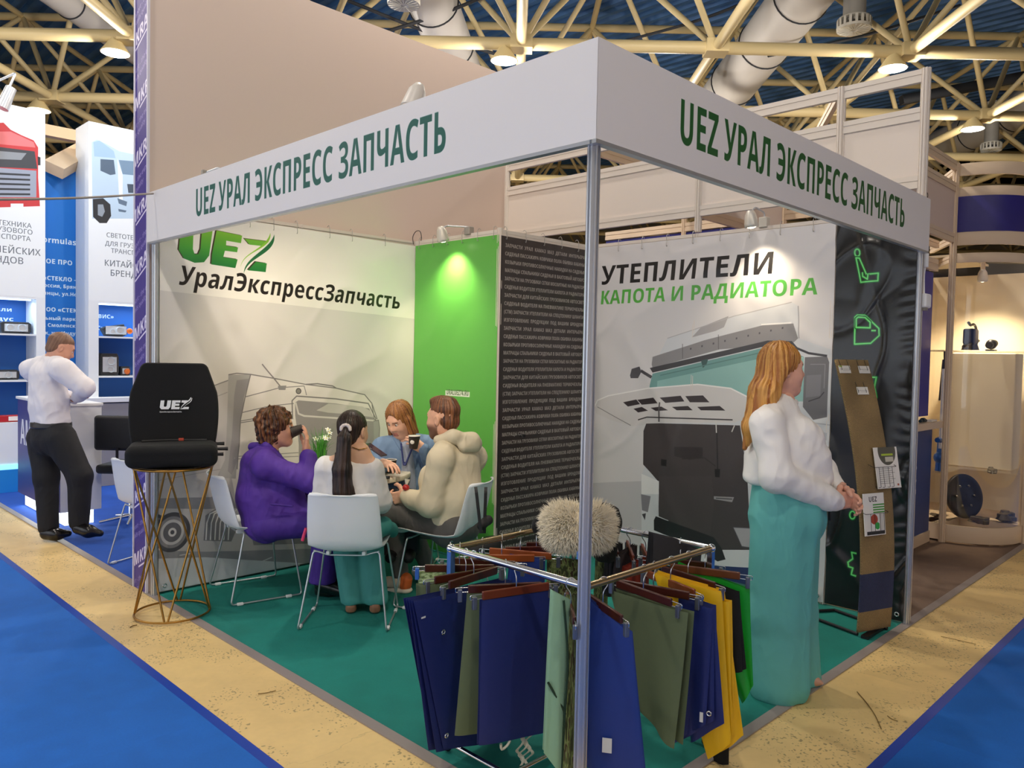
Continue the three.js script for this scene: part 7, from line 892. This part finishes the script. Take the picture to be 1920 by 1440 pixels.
{ // 4 man in the cream hoodie
  const P = posed(4.84), fwd = dirOf(-0.82, 0.57), fr = frame(dirOf(-0.85, 0.5, -0.02)), L = dirOf(-0.57, -0.82), lat = { s: L, f: 1.3 }, C = P(830, 785), nb = P(842, 824), shN = P(826, 862, -0.16), shF = P(888, 858, 0.16), elN = P(806, 946, -0.18), wrN = P(760, 929, 0.02), elF = P(850, 935, 0.28), wrF = P(800, 925, 0.3);
  const cream = M(0xd9cdb2, 0.85), jean = M(0x5e5b59, 0.85), sock = M(0xd6d2cc, 0.9);
  person({
    label: 'bearded man with swept back hair in a cream hoodie and grey jeans', base: V(1.25, 0.006, 2.15), skin: 0xdda98c, beard: 0x5f3a24, head: { c: C, fr, s: 1.04 }, neck: nb, neckR: 0.056,
    body: [[nb, P(858, 985), 0.06, 0.1], [nb, shN, 0.05, 0.05], [nb, shF, 0.05, 0.05], [shN, elN, 0.045, 0.04], [elN, wrN, 0.04, 0.028], [shF, elF, 0.045, 0.04], [elF, wrF, 0.04, 0.028], [P(850, 985, -0.08), P(735, 962, 0.12), 0.075, 0.055], [P(735, 962, 0.12), P(752, 1075, 0.25), 0.05, 0.034], [P(860, 985, 0.1), P(768, 985, 0.36), 0.075, 0.055], [P(768, 985, 0.36), P(798, 1060, 0.42), 0.05, 0.034]],
    hands: [{ w: wrN, d: dirOf(-0.75, 0.3, -0.25), n: dirOf(0.2, 0.75, 0.3), t: dirOf(-0.2, 0.1, 1), curl: 1.0 }],
    hair: { color: 0x8a5530, color2: 0x3c2010, amp: 0.003, freq: 12, local: carve(union([ell(v3(0, 0.055, -0.02), [0.0765, 0.074, 0.097]), ell(v3(0, 0.104, 0.0), [0.058, 0.034, 0.088]), ell(v3(0, -0.012, -0.05), [0.07, 0.06, 0.06])], 0.022), [ell(v3(0, -0.08, 0.1), [0.11, 0.15, 0.095])], 0.012), f: l => l },
    clothes: [
      { name: 'hoodie', mat: cream, fold: 0.007, fx: 7, fy: 6, seed: 8, prims: [cap(P(858, 868), P(855, 930), 0.125, 0.145, lat), cap(P(855, 930), P(852, 972), 0.145, 0.135, lat), cap(nb, shN, 0.062, 0.08), cap(nb, shF, 0.062, 0.078), cap(shN, elN, 0.08, 0.074), cap(elN, P(775, 937, -0.03), 0.072, 0.055), cap(P(778, 938, -0.04), P(764, 931, 0.0), 0.054, 0.046), cap(shF, elF, 0.085, 0.075), cap(elF, wrF, 0.075, 0.05), cap(P(820, 900, 0.05), P(828, 945, 0.05), 0.12, 0.12)], cut: [cap(nb, C, 0.062, 0.075), negp(P(850, 990), v3(0, -1, 0))] },
      { name: 'hood', mat: cream, k: 0.04, cell: 0.007, fold: 0.003, prims: [cap(P(822, 825, -0.08), P(850, 818, -0.1), 0.03, 0.036), cap(P(850, 818, -0.1), P(884, 826, -0.04), 0.036, 0.045), cap(P(884, 826, -0.04), P(888, 832, 0.06), 0.045, 0.045), cap(P(870, 838, -0.1), P(890, 838, -0.03), 0.032, 0.03), cap(P(888, 832, 0.06), P(850, 818, 0.12), 0.045, 0.035)], cut: [cap(nb, C, 0.06, 0.07)] },
      { name: 'jeans', mat: jean, fold: 0.004, seed: 9, prims: [cap(P(858, 985, 0), P(850, 990, 0), 0.13, 0.13, lat), cap(P(850, 985, -0.08), P(735, 962, 0.12), 0.105, 0.078), cap(P(735, 962, 0.12), P(750, 1072, 0.25), 0.076, 0.055), cap(P(860, 985, 0.1), P(768, 985, 0.36), 0.105, 0.078), cap(P(768, 985, 0.36), P(798, 1052, 0.42), 0.075, 0.055)], k: 0.03, cut: [negp(P(855, 975), v3(0.1, 1, 0).normalize())].slice(1) },
      { name: 'sock', mat: sock, k: 0.02, cell: 0.007, prims: [cap(P(750, 1066, 0.25), P(752, 1090, 0.25), 0.042, 0.042)] }, { name: 'sock', mat: sock, k: 0.02, cell: 0.007, prims: [cap(P(798, 1050, 0.42), P(800, 1066, 0.42), 0.042, 0.042)] },
      { name: 'sneaker', mat: M(0xcfc4ae, 0.7), k: 0.025, cell: 0.006, prims: [cap(P(757, 1092, 0.22), P(728, 1094, 0.28), 0.046, 0.04), cap(P(728, 1094, 0.28), P(722, 1098, 0.32), 0.04, 0.032)], cut: [negp(P(745, 1101, 0.25), v3(0, -1, 0))], label: 'cream sneaker' },
      { name: 'sneaker_heel', mat: M(0xd2662a, 0.6), k: 0.02, cell: 0.006, prims: [cap(P(761, 1086, 0.21), P(759, 1096, 0.21), 0.043, 0.044)], cut: [plane(P(755, 1090, 0.22), dirOf(0.9, -0.4)), negp(P(745, 1101, 0.25), v3(0, -1, 0))], label: 'orange sneaker heel' },
      { name: 'sneaker_sole', mat: M(0xe2dccb, 0.6), k: 0.02, cell: 0.006, prims: [cap(P(759, 1106, 0.21), P(724, 1105, 0.3), 0.05, 0.042, { s: YUP, f: 0.42 })] },
      { name: 'sneaker', mat: M(0xd8d6d0, 0.7), k: 0.025, cell: 0.007, prims: [cap(P(806, 1076, 0.4), P(782, 1072, 0.5), 0.045, 0.038)], cut: [negp(V(0, 0.008, 0), v3(0, -1, 0))], label: 'pale grey sneaker' },
    ],
  });
  const c = P(761, 914, -0.02); const t = thing('candy_jar', 'small red and white wrapped sweet held by the man in the hoodie', 'sweet', c.clone()); part(t, 'red_wrapper', new THREE.SphereGeometry(0.022, 16, 12).scale(1, 0.9, 1).translate(c.x, c.y, c.z), M(0xb3262a, 0.3)); part(t, 'white_twist', cyl(c.clone().add(v3(0.003, 0.015, 0)), c.clone().add(v3(0.01, 0.05, 0)), 0.006, 0.018, 10), M(0xe8e4da, 0.4));
}
{ // 5 woman in denim
  const P = posed(5.45), fr = frame(dirOf(-0.48, -0.78, -0.5)), lat = { s: HR, f: 1.35 }, C = P(749, 786, -0.06), nb = P(760, 822, 0.0), shL = P(802, 836, 0.03), shR = P(716, 840, -0.02), elL = P(818, 886, -0.06), wrL = P(796, 843, -0.2), elR = P(706, 888, -0.1), wrR = P(722, 868, -0.34);
  const denim = M(0x6d88ab, 0.8), white = M(0x9fa9c0, 0.8);
  person({
    label: 'woman with loose auburn hair in a blue denim shirt looking down at a phone', base: V(1.55, 0.006, 2.95), skin: 0xe2b096, head: { c: C, fr, s: 1.0 }, neck: nb,
    body: [[nb, P(760, 930), 0.05, 0.09], [nb, shL, 0.045, 0.045], [nb, shR, 0.045, 0.045], [shL, elL, 0.038, 0.034], [elL, wrL, 0.034, 0.025], [shR, elR, 0.038, 0.034], [elR, wrR, 0.034, 0.025], [P(772, 945, -0.02), P(762, 940, -0.4), 0.07, 0.05], [P(762, 940, -0.4), P(770, 1030, -0.4), 0.05, 0.035], [P(745, 945, -0.02), P(735, 940, -0.4), 0.07, 0.05], [P(735, 940, -0.4), P(735, 1030, -0.4), 0.05, 0.035]],
    hands: [{ w: wrL, d: dirOf(-0.85, -0.1, 0.45), n: dirOf(-0.3, 0.75, -0.2), t: dirOf(-0.1, -0.2, 1), curl: 0.75 }, { w: wrR, d: dirOf(0.55, -0.75, -0.05), n: v3(0, -1, 0), t: dirOf(0.8, 0.55, 0), curl: 0.5 }],
    hair: { color: 0x5c3018, color2: 0xb07840, amp: 0.004, freq: 14, fy: 3, pad: 0.2, pts: [C, P(770, 812)], local: carve(union([ell(v3(0, 0.042, -0.016), [0.086, 0.09, 0.104]), cap(v3(0.078, 0.0, 0.0), v3(0.088, -0.13, 0.02), 0.03, 0.02), cap(v3(-0.078, 0.0, 0.01), v3(-0.085, -0.1, 0.045), 0.028, 0.018), cap(v3(0.0, -0.03, -0.07), v3(0.02, -0.14, -0.05), 0.06, 0.05)], 0.03), [ell(v3(0.004, -0.03, 0.12), [0.05, 0.125, 0.095])], 0.012), f: l => l },
    clothes: [
      { name: 'denim_shirt', mat: denim, fold: 0.013, fx: 9, fy: 7, seed: 12, prims: [cap(P(758, 848), P(760, 905), 0.105, 0.115, lat), cap(P(760, 905), P(760, 945), 0.115, 0.12, lat), cap(nb, shL, 0.055, 0.07), cap(nb, shR, 0.055, 0.07), cap(shL, elL, 0.07, 0.062), cap(elL, wrL, 0.062, 0.042), cap(shR, elR, 0.07, 0.062), cap(elR, P(718, 872, -0.28), 0.06, 0.046)], cut: [cap(nb, C, 0.055, 0.066), negp(P(760, 950), v3(0, -1, 0))] },
      { name: 'undershirt', mat: white, k: 0.02, prims: [cap(P(762, 840, -0.07), P(768, 915, -0.09), 0.05, 0.05)] },
      { name: 'collar', mat: denim, k: 0.015, cell: 0.006, prims: [cap(P(742, 822, -0.06), P(752, 842, -0.1), 0.02, 0.012), cap(P(780, 818, -0.04), P(776, 842, -0.09), 0.02, 0.012)] },
      { name: 'trousers', mat: M(0x191920, 0.8), k: 0.03, prims: [cap(P(772, 945, 0), P(762, 940, -0.4), 0.1, 0.08), cap(P(762, 940, -0.4), P(770, 1030, -0.4), 0.078, 0.06), cap(P(745, 945, 0), P(735, 940, -0.4), 0.1, 0.08), cap(P(735, 940, -0.4), P(735, 1030, -0.4), 0.078, 0.06)], cell: 0.011 },
      { name: 'shoe', mat: black, k: 0.03, cell: 0.009, prims: [cap(P(770, 1035, -0.4), P(766, 1046, -0.52), 0.042, 0.035), cap(P(735, 1035, -0.4), P(732, 1046, -0.52), 0.042, 0.035)] },
      { name: 'lanyard', mat: M(0x23306e, 0.6), k: 0.006, cell: 0.006, prims: [cap(P(752, 832, -0.13), P(757, 872, -0.17), 0.007), cap(P(776, 832, -0.12), P(760, 872, -0.17), 0.007)], label: 'blue lanyard' },
    ],
  });
  const cb = P(775, 840, -0.29), ct = P(777, 818, -0.31), t = thing('paper_cup', 'dark paper cup with a white mark held by the woman in denim', 'cup', cb.clone()); part(t, 'cup_body', cyl(cb, ct, 0.028, 0.038, 28), M(0x3a322c, 0.5)); part(t, 'rim', cyl(ct, ct.clone().add(v3(0, 0.006, 0)), 0.0395, 0.0395, 28), M(0xf0ece4, 0.5)); { const m = P(773, 829, -0.338), g = new THREE.SphereGeometry(0.014, 14, 10).scale(1, 1, 0.25); g.rotateY(Math.atan2(-HR.z, HR.x)); g.translate(m.x, m.y, m.z); part(t, 'cup_mark', g, M(0xe8e4dc, 0.6), 'white round mark'); }
  const ph = P(704, 852, -0.42), g = new RoundedBoxGeometry(0.075, 0.009, 0.15, 2, 0.004); g.rotateX(0.5); g.rotateY(0.4); g.translate(ph.x, ph.y + 0.03, ph.z); solo('smartphone', 'dark smartphone in the hands of the woman in denim', 'phone', g, M(0x2a2338, 0.15));
}
{ // 6 man in the white shirt
  const P = posed(6.3), fr = frame(dirOf(0.72, 0.6, -0.42)), L = dirOf(-0.66, 0.75), lat = { s: L, f: 1.32 }, C = P(114, 653), nb = P(99, 679), shL = P(60, 692, 0.13), shR = P(118, 694, -0.14), elR = P(158, 727, -0.12), wrR = P(144, 745, 0.08), elL = P(105, 740, 0.26), wrL = P(138, 747, 0.2);
  const shirt = M(0xe6e3e8, 0.65), trous = M(0x0d0e14, 0.8);
  person({
    label: 'short haired man in a white shirt and black trousers reading a paper at the counter', base: V(0.1, 0.006, 5.45), skin: 0xd29a80, stubble: 0x8a5a44, head: { c: C, fr, s: 1.02 }, neck: nb, neckR: 0.06,
    body: [[nb, P(95, 800), 0.07, 0.11], [nb, shL, 0.06, 0.06], [nb, shR, 0.06, 0.06], [shL, elL, 0.045, 0.04], [elL, wrL, 0.04, 0.028], [shR, elR, 0.045, 0.04], [elR, wrR, 0.04, 0.028], [P(112, 815, -0.09), P(150, 892, -0.08), 0.085, 0.06], [P(150, 892, -0.08), P(148, 980, -0.08), 0.05, 0.04], [P(82, 815, 0.06), P(88, 895, 0.0), 0.085, 0.06], [P(88, 895, 0.0), P(90, 990, -0.06), 0.05, 0.04]],
    hands: [{ w: wrR, d: dirOf(0.45, 0.5, 0.25), n: dirOf(-0.3, 0.6, 0.5), t: dirOf(-0.5, 0.2, 0.8), curl: 0.6 }, { w: wrL, d: dirOf(0.85, -0.1, 0.15), n: v3(0, 1, 0), t: dirOf(0.1, 0.95, 0), curl: 0.4 }],
    hair: { color: 0x6b4c3a, color2: 0x86644e, amp: 0.001, freq: 30, local: carve(union([ell(v3(0, 0.042, -0.016), [0.076, 0.083, 0.098]), ell(v3(0, -0.025, -0.052), [0.062, 0.05, 0.05])], 0.03), [ell(v3(0, -0.07, 0.09), [0.12, 0.12, 0.085])], 0.015), f: l => l },
    clothes: [
      { name: 'shirt', mat: shirt, fold: 0.013, fx: 8, fy: 5, seed: 14, prims: [cap(P(88, 704), P(92, 760), 0.13, 0.14, lat), cap(P(92, 760), P(96, 792), 0.14, 0.14, lat), cap(nb, shL, 0.075, 0.085), cap(nb, shR, 0.075, 0.085), cap(shR, elR, 0.088, 0.075), cap(elR, P(147, 744, 0.03), 0.072, 0.05), cap(shL, elL, 0.085, 0.07), cap(elL, wrL, 0.07, 0.048)], cut: [cap(nb, C, 0.066, 0.085), negp(P(95, 793), v3(0, -1, 0))] },
      { name: 'collar', mat: shirt, k: 0.015, cell: 0.007, prims: [cap(P(88, 671, 0.02), P(108, 676, -0.07), 0.026, 0.024), cap(P(108, 676, -0.07), P(120, 684, -0.03), 0.024, 0.018)], cut: [cap(nb, C, 0.06, 0.07)] },
      { name: 'trousers', mat: trous, fold: 0.004, fx: 9, fy: 4, seed: 15, prims: [cap(P(96, 797), P(98, 822), 0.138, 0.15, lat), cap(P(112, 822, -0.08), P(150, 892, -0.09), 0.125, 0.092), cap(P(150, 892, -0.09), P(148, 978, -0.08), 0.09, 0.075), cap(P(82, 822, 0.06), P(87, 895, 0.0), 0.125, 0.092), cap(P(87, 895, 0.0), P(91, 988, -0.06), 0.09, 0.075)], k: 0.035, cut: [negp(P(96, 788), v3(0, 1, 0)), negp(P(95, 1003), v3(0, -1, 0))] },
      { name: 'belt', mat: M(0x1a1a20, 0.4), k: 0.01, cell: 0.009, prims: [cap(P(96, 794), P(96, 799), 0.146, 0.147, lat)], cut: [negp(P(96, 790), v3(0, 1, 0)), negp(P(96, 802), v3(0, -1, 0))] },
      { name: 'shoe', mat: M(0x0c0b0c, 0.25), k: 0.03, cell: 0.008, prims: [cap(P(148, 990, -0.1), P(166, 996, -0.12), 0.05, 0.048), cap(P(166, 996, -0.12), P(188, 1000, -0.1), 0.046, 0.026)], cut: [negp(V(0, 0.008, 0), v3(0, -1, 0))] }, { name: 'shoe', mat: M(0x0c0b0c, 0.25), k: 0.03, cell: 0.008, prims: [cap(P(88, 1000, -0.08), P(105, 1002, -0.1), 0.052, 0.048), cap(P(105, 1002, -0.1), P(128, 1000, -0.06), 0.046, 0.026)], cut: [negp(V(0, 0.008, 0), v3(0, -1, 0))] },
    ],
  });
  const a = P(158, 738, 0.06), g = new THREE.BoxGeometry(0.15, 0.012, 0.1); g.rotateZ(0.35); g.rotateY(0.6); g.translate(a.x, a.y, a.z); solo('paper_booklet', 'white paper booklet in the hands of the man in the white shirt', 'booklet', g, M(0xdedde6, 0.6));
}

// ---------------------------------------------------------------- small things on the table and floor
{
  const TT = 0.0042 + 0.7425, cupAt = (p, label) => { const t = local('paper_cup', label, 'cup', p); part(t, 'cup_body', new THREE.LatheGeometry([[0, 0], [0.027, 0], [0.028, 0.003], [0.037, 0.088], [0.035, 0.088], [0.026, 0.006], [0, 0.006]].map(a => new THREE.Vector2(...a)), 30), M(0x372f28, 0.5)); part(t, 'rim', new THREE.TorusGeometry(0.037, 0.0026, 8, 30).rotateX(Math.PI / 2).translate(0, 0.088, 0), M(0xf0ece2, 0.5)); const m = new THREE.CylinderGeometry(0.0347, 0.0317, 0.032, 20, 1, true, 0, 1.5); m.rotateY(2.2); m.translate(0, 0.048, 0); part(t, 'cup_label', m, M(0x4f9a78, 0.6, { side: THREE.DoubleSide }), 'green printed patch'); return t; };
  const c1 = FL(733, 886, TT); cupAt(c1, 'dark paper cup with a green patch standing on the table');
  const ph = FL(722, 897, TT), g = new RoundedBoxGeometry(0.07, 0.008, 0.13, 2, 0.003); g.rotateY(0.9); g.translate(ph.x - 0.02, TT + 0.0045, ph.z - 0.03); solo('smartphone', 'black smartphone lying beside the cup on the table edge', 'phone', g, M(0x15151a, 0.15));
  // flower pot
  const pc = V(0.98, TT, 3.12), t = thing('flower_pot', 'pale green square pot with grass and white flowers on the table', 'potted plant', pc.clone()), R = rng(9);
  part(t, 'pot', new RoundedBoxGeometry(0.13, 0.085, 0.13, 3, 0.012).translate(pc.x, pc.y + 0.043, pc.z), M(0x83c9a4, 0.5)); part(t, 'soil', box(pc.x - 0.055, pc.x + 0.055, pc.y + 0.08, pc.y + 0.087, -pc.z - 0.055, -pc.z + 0.055), M(0x3a2a1c, 0.95));
  const gm = [M(0x3f9a2c, 0.6), M(0x5cb336, 0.6), M(0x2f7d24, 0.6)]; for (let i = 0; i < 110; i++) { const a = R() * 6.283, r = R() * 0.05, len = 0.1 + R() * 0.13, lean = 0.015 + R() * 0.07, b = pc.clone().add(v3(r * Math.cos(a), 0.085, r * Math.sin(a))), d = v3(Math.cos(a + R() - 0.5), 0, Math.sin(a + R() - 0.5)), n = v3(-d.z, 0, d.x); part(t, 'grass_blade', sheet((s, q) => b.clone().addScaledVector(d, lean * q * q).addScaledVector(n, (s - 0.5) * 0.006 * (1 - q * 0.9)).add(v3(0, len * q - lean * 0.5 * q * q, 0)), 1, 5, 0.0005), gm[i % 3]); }
  for (let i = 0; i < 7; i++) { const a = R() * 6.283, q = pc.clone().add(v3(0.05 * Math.cos(a) + 0.02, 0.2 + R() * 0.07, 0.05 * Math.sin(a))), fl = part(t, 'flower', new THREE.SphereGeometry(0.006, 8, 6).translate(q.x, q.y, q.z), M(0xe8d65a, 0.6)); for (let k = 0; k < 5; k++) { const pa = k * 1.2566, pg = new THREE.SphereGeometry(0.011, 8, 6).scale(1, 0.35, 0.6); pg.translate(0.013, 0, 0); pg.rotateY(pa); pg.rotateX(0.7); pg.translate(q.x, q.y, q.z); part(fl, 'petal', pg, M(0xf4f4ee, 0.6)); } part(fl, 'stalk', cyl(pc.clone().add(v3(0.01, 0.08, 0)), q, 0.0015, 0.0012, 5), gm[0]); }
}
{ // bag straps on the hoodie man's chair, bag and floor plant
  const P = posed(4.62), strapM = M(0x17171a, 0.7), t = thing('shoulder_bag', 'black bag slung by two straps over the chair back behind the hoodie man', 'bag', P(905, 1000, -0.1));
  for (const [x0, x1, o] of [[889, 899, -0.12], [908, 905, -0.02]]) part(t, 'strap', sheet((s, q) => P(lerp(x0, x1, 1 - q) + s * 6, lerp(1000, 913, q), o + (q > 0.96 ? (q - 0.96) * 1.5 : 0)), 2, 14, 0.003), strapM);
  const f = cap(P(903, 985, -0.06), P(915, 975, 0.0), 0.03, 0.03), f2 = cap(P(890, 1030, -0.08), P(925, 1020, -0.02), 0.055, 0.05); part(t, 'bag_body', mesher((x, y, z) => smin(f(x, y, z), f2(x, y, z), 0.03) + 0.004 * noise3(x * 30, y * 30, z * 30), new THREE.Box3().copy(f.box).union(f2.box).expandByScalar(0.03), 0.008), M(0x1c1b1c, 0.7));
  const b = FL(622, 1118), fb = [cap(b.clone().add(v3(0.0, 0.07, 0)), b.clone().add(v3(0.1, 0.06, 0.06)), 0.07, 0.06), cap(b.clone().add(v3(-0.05, 0.05, -0.04)), b.clone().add(v3(0.05, 0.05, 0)), 0.05, 0.06)], fu = union(fb, 0.04), bb = new THREE.Box3(); fb.forEach(q => bb.union(q.box)); const t2 = thing('handbag', 'soft black handbag on the carpet beside the sandals', 'bag', b.clone()); part(t2, 'bag_body', mesher((x, y, z) => Math.max(fu(x, y, z) + 0.006 * noise3(x * 22, y * 22, z * 22), 0.008 - y), bb.expandByScalar(0.03), 0.009), M(0x141416, 0.35)); { const q = b.clone().add(v3(-0.02, 0.1, 0.05)); part(t2, 'buckle', new RoundedBoxGeometry(0.03, 0.006, 0.012, 2, 0.002).translate(q.x, q.y, q.z), chrome); }
  const k = P(566, 1003, 0); solo('lipstick_case', 'pink slim case hanging beside the chair of the ponytail woman', 'case', tube([at(574, 990, 4.35), at(570, 1003, 4.35), at(567, 1014, 4.35)], 0.009, 10, 10), M(0xd83a6a, 0.4));
  const pl = FL(772, 1042), R = rng(5), t3 = thing('floor_plant', 'small leafy plant in a dark pot under the hoodie man', 'potted plant', pl.clone()); part(t3, 'pot', cyl(pl.clone().setY(0.006), pl.clone().setY(0.16), 0.06, 0.08, 20), M(0x16281e, 0.5)); for (let i = 0; i < 26; i++) { const a = R() * 6.283, le = 0.05 + R() * 0.06, b0 = pl.clone().setY(0.16), d = v3(Math.cos(a), 0.6 + R() * 0.8, Math.sin(a)).normalize(), n = v3(-Math.sin(a), 0, Math.cos(a)); part(t3, 'leaf', sheet((s, q) => b0.clone().addScaledVector(d, le * q).addScaledVector(n, (s - 0.5) * 0.035 * Math.sin(Math.PI * (0.08 + q * 0.9))).add(v3(0, -0.03 * q * q, 0)), 2, 5, 0.0006), M(i % 2 ? 0x7f9a4e : 0x4f7a38, 0.6)); }
}
renderer.render(scene, camera);
